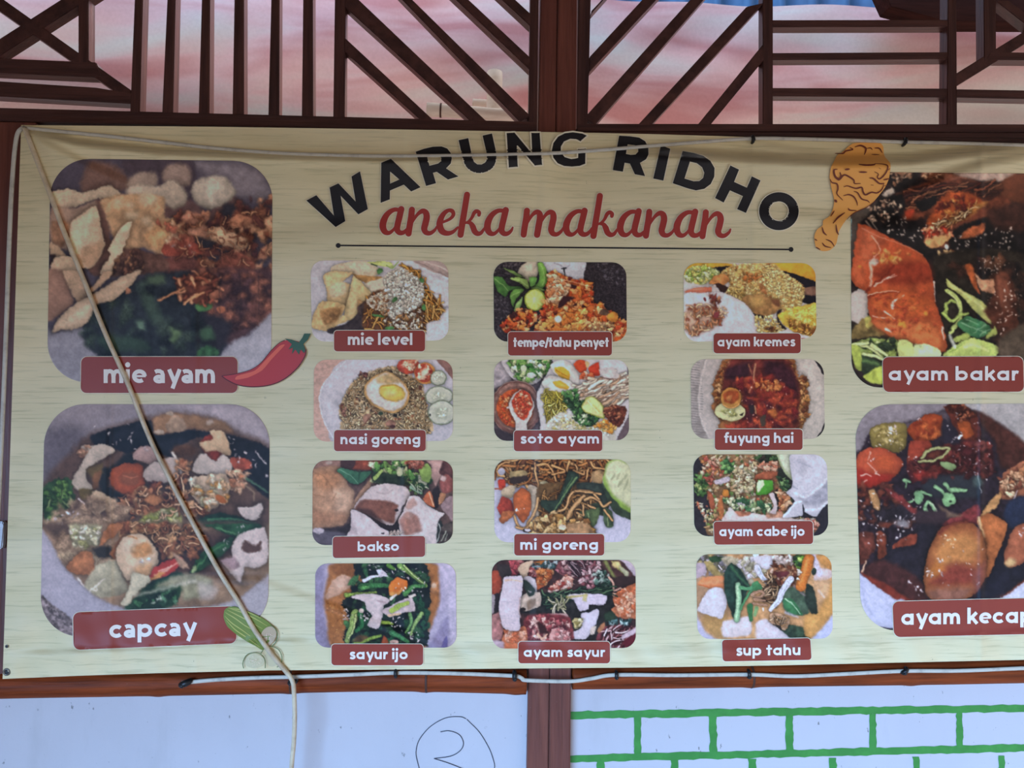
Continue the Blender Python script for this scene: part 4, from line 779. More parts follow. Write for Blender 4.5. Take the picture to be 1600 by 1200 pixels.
def fried_rice():
    P = Pic(486, 559, 711, 693, 1.5, 24).view(475, 550, 6.667); P.fill('b6988f', n=.06)
    for y in range(120, 900, 60): P.L('a6867e', [100,y,300,y-14,420,y], 5, o=.5)
    P.B('b7b4be', [450,70,1390,60,1580,300,1580,960,1240,950,330,950,250,800,200,700,158,480,230,300], f=6, n=.04); P.L('c8c6d0', [450,80,230,300,160,480,200,700,300,890], 12, f=6); P.B('86655f', [1375,70,1580,60,1580,300,1545,280,1450,165], f=6, n=.2); P.B('a09ea8', [240,420,420,420,380,600,330,560], f=50, o=.6)
    M = [365,590,420,450,500,320,600,235,880,145,1000,165,1130,255,1235,370,1290,600,1320,850,430,830,385,700]
    P.B('c4aa86', M, j=14, n=.2); P.T('dcc49c c4a478 d0b488 e8d6b4 b89468', M, 900, 28, 12, curv=.5, sh=.25); P.S('5a4434 7a5438 3c2e2a 8a4c38', M, 120, 5, 15); P.T('d8c49c c8ac80 e4d4b0', M, 200, 26, 10, curv=.4)
    P.S('7d5448 6a3c34 4a2c2c', [580,200,680,220,640,270,590,265], 12, 8, 18); P.S('9a7060 6a443a', [380,560,470,600,430,680,385,640], 10, 8, 20); P.E('8d6a5c', 900, 745, 55, 36, n=.3); P.E('4a3030', 925, 775, 30, 20); P.E('a07a68', 650, 690, 50, 34, rot=-50, n=.2); P.E('3c4a38', 800, 640, 24, 20); P.E('2c2a2a', 950, 662, 22, 18); P.E('5a3a30', 1210, 375, 18, 26); P.L('6a3830', [620,760,680,690], 8)
    P.B('b28c5a', [625,360,700,270,860,198,1010,285,1105,420,1070,560,960,635,850,622,710,555,630,450], n=.2, sh=.4); P.B('c9c3be', [650,360,730,280,860,215,990,295,1080,420,1045,545,950,610,850,600,725,535,660,450], f=14, n=.1, e=.1); P.B('c6a470', [760,265,900,225,1000,310,880,335,770,320], f=24, n=.2, o=.85)
    P.E('b99648', 915, 425, 142, 88, rot=12, f=14); P.E('d3b65c', 915, 425, 128, 76, rot=12, n=.1); P.E('ddcb90', 900, 430, 60, 34, f=34, o=.8); P.L('a8822f', [780,380,860,350,960,350,1020,390], 9, 5); P.E('d4d0cc', 740, 400, 40, 60, f=34, o=.8)
    P.E('a84a3a', 1090, 145, 122, 84, n=.2, sh=.25); P.S('d8a890 c87a60 e0c0a8', [1010,90,1190,90,1170,180,1040,190], 22, 10, 30, sh=.1)
    P.E('c48c50', 1262, 222, 112, 116, rot=-30, sh=.35); P.E('ab4a38', 1250, 218, 94, 100, rot=-30); P.S('d8a088 e0c4ac c06a50 8a3028', [1190,150,1300,150,1310,270,1200,280], 24, 12, 30, sh=.1); P.E('e0c8b4', 1255, 215, 34, 44, rot=40, f=16)
    for x, y, a, b in ((1400,270,86,80),(1405,460,146,104),(1432,632,142,128)): P.E('6f7c62', x, y, a, b, sh=.25, j=2); P.E('bfc2b6', x, y, a-9, b-9, j=2, n=.06); P.E('a9ae98', x, y, a*.6, b*.55, f=50, o=.7, n=.2); P.S('c8cab8 d4d4c8', [x-50,y-40,x+50,y-40,x+50,y+40,x-50,y+40], 14, 6, 14, sh=.1)
    P.E('2a2a26', 1312, 655, 9, 14); P.E('3c3a38', 1305, 820, 14, 10)
    return P

def chicken_soup_plate():
    P = Pic(768, 559, 986, 692, 1.5, 25).view(755, 550, 6.667); P.fill('564a4f', n=.15)
    P.B('9b9399', [100,170,220,90,290,280,220,330,100,370], f=10, n=.2); P.L('b8b0b4', [150,180,230,240,160,300], 10, f=10); P.B('8a8088', [1380,85,1540,85,1540,330,1480,200], f=12)
    P.B('bfbabd', [205,70,700,70,650,200,560,325,450,335,330,295,240,205], f=5, sh=.3); G = [275,80,690,80,680,210,600,250,440,310,330,260,360,210,290,150]
    P.B('4a6a3c', G, n=.4); P.S('4f8a40 86b060 c0cc98 3a6a34 d8dcc4 6a9a50', G, 150, 14, 38, sh=.4); P.E('d4d4d0', 500, 245, 46, 30); P.E('c8d0b4', 420, 170, 36, 34)
    P.E('6d4c46', 345, 580, 268, 282, sh=.4, n=.2); P.E('8d6c62', 345, 570, 240, 252, n=.25); P.E('775850', 345, 580, 222, 228, n=.2); P.E('bd5a30', 335, 585, 196, 200, n=.25); P.L('a89288', [120,430,220,330,360,300,500,350,580,470], 8, o=.7); P.L('96807a', [130,740,250,850,400,860,540,760], 8, o=.6)
    P.S('d07a44 b84a28 e0a070 a83a24 c8602c', [170,480,300,400,420,400,300,800,180,700], 110, 7, 20); P.B('3a3238', [118,800,300,860,330,960,118,960], f=14)
    P.B('d2cac6', [272,540,320,438,400,390,485,438,533,540,512,640,462,730,447,840,342,840,330,720,280,620], f=5, sh=.45, g=.05); P.B('b5462d', [298,530,350,428,410,396,485,438,518,540,470,650,420,708,350,660], f=6, n=.2, sh=.15); P.S('d8744c b03c28 e8a888 c85838', [310,520,410,410,505,530,430,690,350,650], 90, 7, 20); P.E('d0c8c4', 262, 580, 22, 12)
    P.B('c5c1c4', [555,490,600,330,720,120,760,70,1440,70,1510,250,1530,560,1490,740,1350,950,650,950,590,700], f=6, sh=.4, n=.04)
    P.B('cfcac6', [695,140,780,82,900,108,990,230,1000,330,900,330,760,245], sh=.25, e=.12); P.B('d5a640', [738,165,830,155,900,215,895,295,790,255], g=.15); P.L('a87c20', [760,190,830,230,890,260], 12, 6)
    P.B('d0ccc7', [606,310,680,248,780,258,900,300,968,370,880,425,740,425,640,382], sh=.4, e=.15); P.B('d7aa42', [725,312,800,298,892,358,860,392,760,362]); P.E('e0c060', 830, 350, 30, 14, f=10)
    P.B('bb4a2c', [942,130,1000,78,1062,95,1075,195,1000,215], sh=.3, g=.2); P.B('b8402c', [1098,170,1200,106,1215,235,1130,246], sh=.3, g=.2); P.S('c8603c e0b098 a04830', [1010,230,1150,220,1120,280,1030,280], 16, 12, 28); P.E('e0b080', 1085, 130, 22, 34, f=10)
    C = [960,360,1240,265,1400,230,1520,300,1520,470,1260,600,1180,490,1060,480,980,430]; P.B('c8b29e', C, n=.15); P.T('dcc8b6 d0b8a2 e8dacc b8987e dac6b4', C, 110, 200, 34, curv=.5, ang=-22, spread=.28, sh=.28); P.T('8a6a58', C, 16, 150, 6, curv=.4, ang=-22, spread=.25, sh=0); P.B('cbc2c0', [1210,190,1350,160,1420,260,1280,280], f=12); P.L('5a3c34', [1220,260,1360,290], 8)
    N = [640,415,830,430,895,560,800,640,660,715]; P.B('a89a40', N, n=.2); P.T('c8bc58 b0a440 d8d080 98883c', N, 70, 110, 14, curv=2.4)
    P.B('c8c3b8', [670,740,800,630,930,660,960,730,1130,790,1340,770,1350,950,650,950], f=14, n=.1); P.S('d8d4c8 c8bc90 b0a868 e0dcd4', [690,730,830,650,1100,790,1320,800,1300,880,660,800], 120, 8, 22, sh=.25)
    D = [830,430,960,388,1000,500,1060,520,1040,600,1210,690,1110,775,1010,745,930,690,960,640,870,560]; P.B('2e4633', D, j=14, n=.4); P.S('4a7a48 2a3f30 6a9458 3a5c3c d0d8b8', D, 90, 10, 30)
    P.B('98a04c', [1022,560,1078,480,1150,464,1246,560,1256,690,1140,660,1050,620], sh=.4); P.B('d3cf92', [1034,560,1082,492,1150,476,1236,562,1246,672,1140,648,1052,608], n=.1); P.L('e4e2bc', [1090,510,1200,630], 8); P.L('b8b468', [1150,560,1220,630], 16, f=10)
    P.B('623528', [1248,610,1330,556,1490,575,1460,740,1385,785,1280,700], j=12, n=.4); P.S('8a4c38 4a2420 a86c50 6a382c', [1260,610,1330,570,1470,590,1440,740,1380,770], 50, 10, 26); P.S('d09040 c07830 e0b070 c89858', [1120,770,1260,710,1390,790,1300,850], 50, 8, 22)
    P.B('6a5a60', [1490,720,1540,700,1540,950,1380,950], f=8)
    return P

def omelette_red_sauce():
    P = Pic(1075, 558, 1292, 690, 1.5, 26).view(1065, 550, 6.667); P.fill('aaa29f', n=.04)
    P.B('9a9391', [80,60,260,60,190,300,180,560,220,780,300,930,80,930], f=20)
    for i, y in enumerate(range(100, 930, 27)): P.L('6f696c' if i % 3 else '5a5458', [95,y,225-abs(y-500)*.1 if y<600 else 190+(y-600)*.25,y+12], 8, 5, o=.75)
    P.L('c0b9b6', [260,80,200,300,180,520,215,740,290,900], 14, f=12); P.B('b3aca6', [1180,60,1400,60,1480,250,1490,700,1400,900,1250,900,1330,600,1300,300], f=30)
    M = [480,60,1130,60,1195,160,1225,262,1260,235,1300,280,1302,400,1325,540,1312,660,1270,755,1200,830,430,830,395,720,345,640,306,560,345,500,328,340,380,220]
    P.B('8d5e3c', M, j=12, n=.3, sh=.3); P.S('b08050 8a5430 c89c70 6a3c28', [480,75,540,75,430,300,400,520,330,500,335,340], 60, 10, 28); P.S('a87a48 7a4c30 c09060 5a3426', [1130,80,1230,270,1300,260,1320,640,1200,800,1180,700,1230,420,1080,120], 90, 10, 30)
    P.B('5f2c29', [540,65,1080,65,1180,220,1230,420,1220,640,1180,800,480,830,660,640,620,420,430,420,440,250], f=24, n=.35, j=14)
    P.B('38202a', [480,170,700,110,700,240,600,290,460,280], f=30, n=.3); P.B('3a1f28', [870,100,1060,110,1180,250,1210,420,1080,380,960,250,860,230], f=34, n=.3)
    P.S('7a3028 8f3c2e 6a2428 a04a34 4a2026', [560,300,900,260,1180,420,1200,700,1000,800,500,800,680,640,640,420], 190, 14, 50, sh=.15, f=14, rag=.4); P.S('c07848 b06038 d09868', [800,300,1040,280,1020,380,900,400,760,330], 26, 8, 26, f=8); P.B('b56a3c', [900,620,960,580,1000,640,970,690,920,650], f=14, n=.3)
    P.L('b08468', [770,130,750,260,760,320], 18, 10, f=8); P.L('a06a50', [700,130,730,230], 14, 8, f=8); P.L('b0705a', [700,420,730,360], 14, f=8)
    P.B('4a4038', [820,680,880,660,870,760,830,780], f=12); P.B('33282a', [700,560,760,560,750,640,710,640], f=12); P.L('a08060', [765,560,775,640], 12)
    P.E('c7c698', 505, 622, 162, 98, rot=4, sh=.4, e=.15, n=.08); P.S('a8a870 d8d8b4 8a8a58', [430,600,580,600,560,660,450,660], 26, 6, 22, sh=.15); P.B('2c2420', [600,650,650,625,630,660], f=5)
    P.E('ad783e', 515, 478, 108, 108, sh=.45); P.E('bd8c4e', 510, 500, 90, 80, f=20, o=.8); P.B('8c4628', [435,440,500,400,585,410,595,490,520,540,450,520], f=14, n=.25); P.B('b87848', [470,470,520,450,510,510,480,510], f=10); P.L('d0a068', [430,550,520,585,600,540], 10, o=.8)
    P.B('28242a', [1388,85,1450,120,1500,240,1470,225,1430,150], f=5); P.B('2c2a2e', [1500,730,1480,850,1400,905,1450,830,1475,760], f=5); P.G([620,300,1100,280,1150,700,560,790], 24, 4, 9, 'd8a898')
    return P

def meatball_tofu():
    P = Pic(484, 716, 711, 854, 1.5, 27).view(475, 710, 6.667); P.fill('594745', n=.2)
    P.B('8d7068', [85,60,400,60,400,140,120,170], f=14, n=.2); P.E('b0a098', 260, 85, 30, 20, f=10); P.B('8a4a38', [520,65,800,60,700,160,500,150], f=12, n=.3); P.B('4a3434', [380,65,540,65,500,150,390,150], f=12)
    P.B('b08c73', [85,200,140,140,300,120,390,140,470,330,525,380,505,560,430,720,350,755,85,775], n=.16, ns=40, e=.25, ew=40, f=8); P.B('c3a48e', [300,360,500,370,500,480,430,620,330,640,320,480], f=50, n=.15, o=.8); P.B('a87a5a', [110,190,350,170,380,300,250,380,120,330], f=50, n=.3, o=.7); P.B('9a7058', [95,560,200,600,420,600,440,680,250,740,95,720], f=40, n=.2, o=.6)
    for q in ([110,190,200,230,280,330],[280,330,300,400],[300,470,340,400],[100,420,220,440]): P.L('7f5a44', q, 7, 4, o=.6, f=8)
    P.B('a98670', [490,560,560,420,690,245,710,290,640,450,560,560], f=10, n=.2)
    P.S('3f6a3c 86a860 b8c090 2c4a30 5a8848 d0d4b8', [720,100,1060,65,1130,200,1340,190,1290,360,1200,420,1060,310,720,290], 150, 12, 44, sh=.45); P.B('2c3a2c', [720,180,1000,220,1100,310,960,320,720,290], f=16, n=.4); P.L('9ab468', [740,250,810,165], 44, 30, sh=.4); P.L('6a8f4c', [840,80,860,160], 30, 20, sh=.3); P.B('86a258', [1200,150,1290,95,1340,190,1300,290,1230,260], sh=.3, g=.2); P.E('b8bc98', 1000, 185, 34, 46, sh=.3); P.L('8fb498', [1120,340,1220,400], 50, 34, sh=.4); P.T('c8d4b8 8aac78', [1120,330,1250,330,1230,400], 12, 60, 8, ang=60, spread=.2)
    P.B('3d6750', [340,165,390,138,480,160,580,185,700,180,640,260,560,315,480,300,420,240], sh=.5, g=.2, n=.15); P.L('7fa890', [370,160,480,220,560,300], 6, 3); P.L('2a4a38', [580,180,570,260], 20, 8, f=10)
    P.S('8a4a3c b07868 a06050', [1070,70,1240,65,1230,140,1120,150], 24, 12, 30); P.B('b0908a', [1280,60,1460,60,1440,180,1370,330,1330,230,1330,120], f=10, g=.1, n=.12); P.B('5a3c3c', [1450,70,1560,70,1560,240,1410,200], f=12, n=.3); P.B('8a5450', [1410,290,1470,200,1545,260,1550,380,1450,410], n=.2, e=.2); P.E('c0a8a4', 1450, 250, 34, 30, f=12); P.B('9a8488', [1420,540,1480,460,1560,440,1560,720,1500,640], n=.2); P.B('2f2628', [1330,400,1390,320,1420,400,1400,540,1360,560], f=10); P.B('b08060', [1400,520,1420,400,1480,420,1440,500], f=8, n=.2)
    P.B('332a2e', [85,780,440,740,640,580,980,700,1000,830,460,860,85,830], f=20, n=.2); P.B('58535f', [85,810,330,800,470,840,440,960,85,960], f=20, n=.1); P.E('b8b0bc', 150, 795, 66, 30, f=10)
    P.B('c0b4b6', [515,560,600,445,700,340,860,302,1062,338,1105,425,1030,540,940,725,830,722,640,610], sh=.4, n=.08); P.B('7b5348', [525,565,620,470,760,475,900,490,980,530,960,590,930,722,760,660,620,610], f=16, n=.2); P.B('43302f', [560,570,700,580,840,720,750,700,640,620], f=24, o=.8); P.L('a89898', [760,400,850,410,920,370], 10, f=12); P.E('2c2224', 962, 582, 18, 12)
    P.B('c8bdc2', [493,575,640,625,800,760,885,800,850,870,455,870,490,760], sh=.4, g=-.05, n=.08); P.B('9a8a90', [470,820,490,760,500,700,560,830], f=20, o=.6); P.E('2c2428', 820, 822, 16, 8)
    P.B('c9bfc1', [985,680,1050,560,1100,435,1200,440,1300,540,1400,590,1470,615,1400,690,1385,950,1270,950,1250,870,1020,870], sh=.4, n=.07); P.B('976c61', [992,690,1080,600,1190,650,1220,800,1050,840], f=24, n=.2, o=.9); P.E('b89890', 1090, 640, 46, 34, f=20, o=.8); P.B('b08a80', [1060,550,1130,450,1180,520,1100,570], f=16, o=.8)
    P.B('b96b49', [1238,465,1310,378,1365,545,1300,535], sh=.3, n=.15); P.L('e0b898', [1300,400,1350,530], 10); P.S('b0a098 c8b8b0', [890,800,1030,800,1030,840,900,840], 14, 10, 20)
    P.B('2a3030', [1390,720,1430,690,1450,800,1400,920,1380,910], f=8); P.L('c8ccc8', [1400,720,1420,800,1385,910], 8); P.B('4a4240', [1430,760,1560,700,1560,920,1420,930], f=12, n=.4); P.L('a8b0a0', [1430,900,1480,800], 8); P.L('8a9488', [1470,900,1490,830], 8)
    return P

def fried_noodles():
    P = Pic(768, 715, 989, 851, 1.5, 28).view(755, 705, 6.4); P.fill('b9b9cd', n=.04)
    M = [120,200,200,70,1260,70,1220,220,1060,310,760,420,620,330,450,340,260,310,230,270]
    P.B('7d5238', M, n=.3); P.T('b8804c c89660 a06a3c d0a470 8a5830', M, 170, 150, 24, curv=1.4, sh=.45); P.B('94835e', [270,200,420,190,440,230,330,290,270,280], f=8, n=.3, sh=.3); P.B('a08460', [1080,220,1190,190,1190,380,1100,330], f=10, n=.3); P.B('3a2e2a', [260,270,430,240,450,290,300,330], f=10)
    for q in ([150,250,140,180,200,120,270,110],[210,250,160,240,140,200],[520,120,525,240,550,330,540,470],[540,140,640,130,700,210,730,300],[690,140,820,200,690,230],[860,100,840,180,870,230],[900,190,1000,230,1010,200],[1080,110,1110,160,1210,180],[1050,180,1030,280]): P.L('cb9a66', q, 26, 18, sh=.5, hl=.4)
    P.E('b4b4c4', 185, 205, 36, 36, f=6); P.B('b4412f', [150,290,215,285,220,370,160,390], n=.2, sh=.2); P.L('9a5a40', [115,380,190,378], 14)
    P.B('b5a58c', [190,380,280,340,330,360,280,470,190,450], n=.2, sh=.2); P.B('b1a390', [450,340,560,380,600,560,620,640,520,680,470,560], f=8, n=.2); P.B('87826a', [560,310,640,310,740,430,745,480,670,495,590,420], n=.3, g=.2, sh=.4); P.L('b8b090', [580,320,670,370,735,470], 12, 6)
    P.B('983f32', [145,560,190,455,280,495,305,600,220,690,160,620], n=.25, g=.2, sh=.3); P.B('a8653f', [160,690,200,600,310,600,290,660,200,720], n=.3, sh=.2); P.B('b5633a', [296,460,380,365,472,420,478,580,405,715,320,620], sh=.4, e=.25, n=.15); P.G([320,580,450,570,440,600,330,610], 6, 6, 14)
    P.B('2e3d34', [575,490,740,480,860,200,960,255,850,420,715,615,600,570], sh=.4, n=.3); P.L('6f8a5c', [930,260,850,380,710,595], 18, 10); P.L('4a6a48', [890,270,800,430], 14, 8); P.G([860,340,900,330,780,450,750,440], 7, 6, 14)
    P.B('6a5236', [560,330,1180,330,1230,520,1040,640,800,720,560,640], f=10, n=.3); P.T('a07444 7a5630 b88c58', [580,400,1150,400,1180,520,820,680,600,620], 50, 120, 18, curv=1.2, sh=.4); P.B('2e3d34', [575,490,740,480,860,200,960,255,850,420,715,615,600,570], sh=.4, n=.3); P.L('6f8a5c', [930,260,850,380,710,595], 18, 10); P.L('4a6a48', [890,270,800,430], 14, 8)
    P.B('36403a', [930,330,1060,310,1210,340,1270,480,1230,600,1120,460,960,390], n=.3, sh=.3); P.B('3a4636', [1060,540,1180,520,1230,640,1160,640], f=10); P.B('526241', [970,610,1160,560,1160,650,1120,740,1060,760,980,670], n=.3, g=.1, sh=.3); P.B('445640', [1195,560,1290,600,1300,740,1270,765,1215,735], n=.25, sh=.3); P.L('8aa070', [1050,620,1060,730], 10); P.L('8a9c70', [1240,620,1250,740], 10)
    P.B('39483a', [1190,320,1310,470,1500,590,1500,690,1320,620,1240,490], f=6, n=.2, sh=.2); P.B('86a650', [1200,240,1245,105,1350,80,1500,170,1500,610,1380,560,1270,440,1210,340], f=10); P.B('c3c8a6', [1215,230,1260,115,1360,90,1500,180,1500,560,1390,510,1280,410], f=24, n=.07)
    for x, y in ((1350,250),(1390,300),(1430,250),(1360,330),(1420,360),(1300,260),(1440,310)): P.E('a4a888', x, y, 10, 36, rot=25, f=10, o=.8)
    for q, w in (([745,605,830,560,870,440,960,390,1100,410],26),([1170,430,1050,410,920,395],24),([830,680,900,560,1010,450],46),([1020,490,1080,460,1160,500,1200,550,1270,510],30),([940,620,1000,640,1000,540],24),([1050,540,1120,570],26),([1110,430,1160,480],24),([1210,590,1290,690],28),([545,470,520,600,460,700,420,770,350,750,310,650],30),([480,720,420,780,330,760],24)): P.L('c09668', q, w, w*.8, sh=.45, hl=.4)
    N = [480,720,560,640,700,615,800,640,840,720,960,650,1040,700,1120,850,480,850]; P.B('95703f', N, n=.3, sh=.3); P.S('b88c54 a07840 c8a470 7a5430 d0b080', N, 100, 12, 40, sh=.5); P.E('d8c8b4', 790, 760, 40, 26, n=.3); P.B('a88460', [850,730,1040,720,1110,850,850,850], f=10, n=.3); P.E('33302e', 440, 795, 44, 20); P.E('c8c4d0', 445, 790, 30, 14)
    return P

def green_chili_chicken():
    P = Pic(1079, 707, 1298, 841, 1.5, 29).view(1065, 700, 6.667); P.fill('2f2e36', n=.12)
    M = [205,70,1000,70,1015,300,1150,540,1060,720,1380,730,1440,800,1300,920,330,920,250,800,330,700,270,480,150,300,240,200]
    P.B('7c6147', M, j=14, n=.35); P.S('c8b890 a0a868 c07a58 d8d0b0 6a8a4c b05a44 3f5a34 e0d8c4 b89870', M, 700, 6, 24, sh=.4); P.soft(M, 4, .35, .08)
    P.S('4a7040 6a9458 2f4a30 a8b878', [140,270,260,280,260,480,180,500,130,420], 40, 10, 30); P.S('b8b488 8a9460 d8d4c0 c87a60', [140,560,330,620,340,760,250,780,210,700], 50, 7, 18)
    P.S('b87060 9a5044 c89480 b88050 d8b8a0', [220,80,420,80,420,300,300,420,230,230], 80, 8, 24); P.S('4a7a4c 2f5538 7aa868', [410,130,540,150,560,230,500,300,440,240], 36, 12, 30); P.S('d0c4a0 b8b088 e0d8c0 c0a888', [580,180,760,180,760,440,560,480,500,340], 110, 7, 24)
    P.S('2a3a2c 4a6a44 3c3430', [770,75,990,80,980,150,820,160], 30, 12, 34); P.B('b0684c', [770,280,860,245,1000,240,1010,270,930,320,780,330], sh=.4, g=.2, n=.2); P.S('d8a890 b87860', [800,180,900,130,990,150,980,220,830,230], 20, 14, 34)
    P.L('b8b0bc', [370,355,485,325], 56, 46, sh=.3); P.B('4f9438', [780,485,800,340,860,330,945,340,948,430,885,485], sh=.45, g=.3, n=.1); P.B('d0dcbc', [785,400,800,345,850,335,855,390,800,470], f=6)
    P.B('2a2628', [940,480,1000,420,1020,560,1010,660,960,560], f=14); P.B('a05c44', [270,450,320,480,350,620,310,640,280,540], sh=.2, n=.25); P.B('b07048', [380,560,430,520,440,720,400,740], n=.25); P.E('c0803c', 460, 470, 38, 40, sh=.3)
    P.S('4a7850 345a40 88a070 b8c098 d0d0b0', [430,540,620,520,780,560,920,590,920,660,740,660,560,640], 110, 10, 32); P.G([570,560,680,580,670,620,590,600], 8, 10, 22)
    P.B('cfc2c2', [450,700,500,610,560,660,760,680,900,700,1080,690,1180,740,1380,740,1300,790,460,770], f=8, n=.12, sh=.2); P.B('a06a54', [560,660,720,670,700,700,600,710], f=12, n=.3); P.B('c09078', [880,690,1040,660,1060,720,900,730], f=14, n=.25); P.B('c8bcc0', [910,480,960,470,1000,600,980,680,920,680,960,600], n=.1, sh=.3)
    P.S('c89068 a86848 d8b090', [1010,420,1090,480,1140,560,1060,660,1010,600], 50, 10, 28); P.S('b87868 d0a090 a85c50', [1280,740,1430,780,1420,840,1380,850], 26, 10, 26)
    P.B('29302c', [1010,200,1130,330,1110,430,1040,420,1000,320], f=12); P.S('4f7a4c 7a9c68 2f4a34', [1010,300,1110,330,1110,440,1040,430], 26, 8, 24)
    P.B('a8b890', [1000,60,1180,60,1160,330,1080,268,1030,180], f=6); P.B('c4ceb8', [1020,60,1180,60,1160,290,1090,240,1045,170], f=10)
    P.B('c1c3d1', [1150,60,1540,60,1560,300,1560,560,1400,715,1275,665,1255,710,1050,722,1180,560,1095,470,1150,390,1135,200], f=5, sh=.35, n=.05)
    P.B('a4a6b6', [1220,500,1400,470,1500,340,1540,420,1540,540,1400,590,1280,580], f=34, n=.15); P.B('8d8f9e', [1180,130,1260,120,1300,200,1240,260], f=60, o=.5); P.L('e2e4ee', [1180,470,1280,510,1400,440,1510,320], 20, 12, f=14); P.L('9a9cac', [1260,150,1310,180,1360,200], 16, 8, f=16, o=.8); P.L('8a8c9c', [1150,395,1200,420], 14, 8, f=8, o=.7); P.L('e6e8f0', [1070,715,1180,580,1250,560], 20, 14, f=10); P.B('2b2a34', [1265,590,1285,640,1275,690,1262,660], f=5); P.L('d8dae6', [1300,650,1420,640,1530,560], 24, 14, f=14)
    P.B('2c2c36', [1400,720,1540,580,1560,950,1370,950,1440,810], f=6)
    return P

def greens_soup():
    P = Pic(488, 877, 717, 1016, 1.5, 30).view(475, 870, 6.4); P.fill('a7a5c1', n=.05)
    P.B('8a88a8', [100,60,200,60,190,400,210,640,270,860,330,950,100,950], f=30); P.B('b6b4ce', [1340,60,1560,60,1560,950,1420,950,1440,600,1400,300], f=24); P.B('8f8cb0', [1240,900,1440,600,1430,950,1240,950], f=30); P.B('6a68a0', [1370,910,1430,790,1430,930], f=8)
    P.B('9b6b41', [200,430,240,200,320,60,1280,60,1345,200,1355,420,1310,600,1210,830,1180,920,310,920,235,650], f=24, n=.15); P.B('7d5230', [280,90,520,70,480,190,330,180], f=40, n=.2, o=.8); P.S('b08050 8a5c34 b8905c', [220,440,430,420,420,800,300,800], 40, 4, 10, sh=.1)
    P.B('c3a28c', [215,400,280,240,380,176,490,215,495,275,380,365,240,425], n=.1, g=.15, f=14, e=.1); P.B('d0b4a4', [300,250,400,200,450,250,350,330], f=30, o=.7); P.B('b8855c', [1240,260,1330,250,1345,350,1270,360], f=12, n=.2); P.E('d8c0a8', 1300, 290, 26, 26, f=10)
    P.B('1d2826', [520,60,1200,60,1245,300,1270,470,1200,570,1215,870,420,880,450,600,375,480,430,400,600,330,560,200], f=8, j=16, n=.4)
    P.S('2c4a34 1a2424 3f6a44 245038 131c20', [540,70,1190,70,1240,460,1200,860,440,860,470,600,400,480], 200, 14, 56, sh=.3, f=8)
    for c, q, w in (('3f7a4a',[575,305,680,285,840,290],70),('5a9a58',[585,310,640,300],50),('86a850',[420,385,560,370,720,355],40),('7fa858',[960,90,1060,160,1220,290],60),('a8c480',[1000,85,1090,180,1200,270],22),('4f8a50',[1010,370,1100,300,1200,290],60),('8fae68',[510,560,480,680,430,840],80),('b0c488',[520,580,500,700,450,820],24),('2f6a44',[560,570,580,680,520,740],60),('7a9c4c',[500,880,640,820,770,790],46),('8aa84c',[750,650,830,660,880,670],46),('3f7a50',[880,760,960,800,1040,850],60),('6a9a60',[1060,570,1070,660,1020,760],40),('86a868',[1180,570,1100,680,1070,780],40),('2f5a3c',[610,130,640,220],50),('5a8a3c',[850,90,900,120],50)): P.L(c, q, w, w*.6, sh=.4, n=.25, hl=.35)
    P.B('8a4a30', [770,860,800,790,840,830,840,890,780,890], f=10); P.E('b8a098', 900, 850, 46, 26, n=.3); P.B('5a4a34', [480,840,560,780,640,800,560,850], f=14, n=.3)
    P.B('cf7832', [845,300,870,250,930,203,1030,240,1035,310,980,350,950,375,860,385], sh=.4, g=.2, n=.12); P.B('dca860', [850,350,940,350,990,310,960,370,870,395], f=14, o=.8); P.G([980,290,1030,290,1020,340,970,350], 6, 6, 14)
    P.B('c8c0c6', [465,405,600,368,740,376,860,430,800,500,790,580,745,715,635,690,680,590,620,520,600,450], sh=.4, n=.1); P.B('c9bec4', [780,540,900,470,980,430,1080,410,1118,540,980,560,870,605,830,590], sh=.3, n=.12); P.L('a08c94', [740,440,820,460], 12, f=10); P.B('1e2826', [900,470,930,400,990,380,960,440], f=8); P.L('9ab458', [880,540,950,495,1040,465], 52, 40, sh=.3); P.L('d0b494', [850,590,960,565], 22, 14); P.L('d4ccc8', [870,420,920,380], 34, 20); P.L('d0c8c4', [1060,400,1110,380], 30, 20)
    P.L('dcdcec', [600,240,680,200,740,190,830,190], 34, 14); P.B('dcdcec', [722,130,780,130,830,180,760,205], f=5); P.E('ccc4bc', 572, 540, 26, 24)
    P.G([380,500,500,540,480,620,400,640], 22, 5, 16); P.G([560,560,700,560,640,660,560,640], 24, 5, 12); P.G([860,580,1010,620,1010,760,880,720], 20, 5, 14); P.G([1040,740,1190,740,1190,860,1060,860], 18, 5, 14); P.G([540,70,1200,80,1220,480,1120,500], 60, 4, 11)
    return P

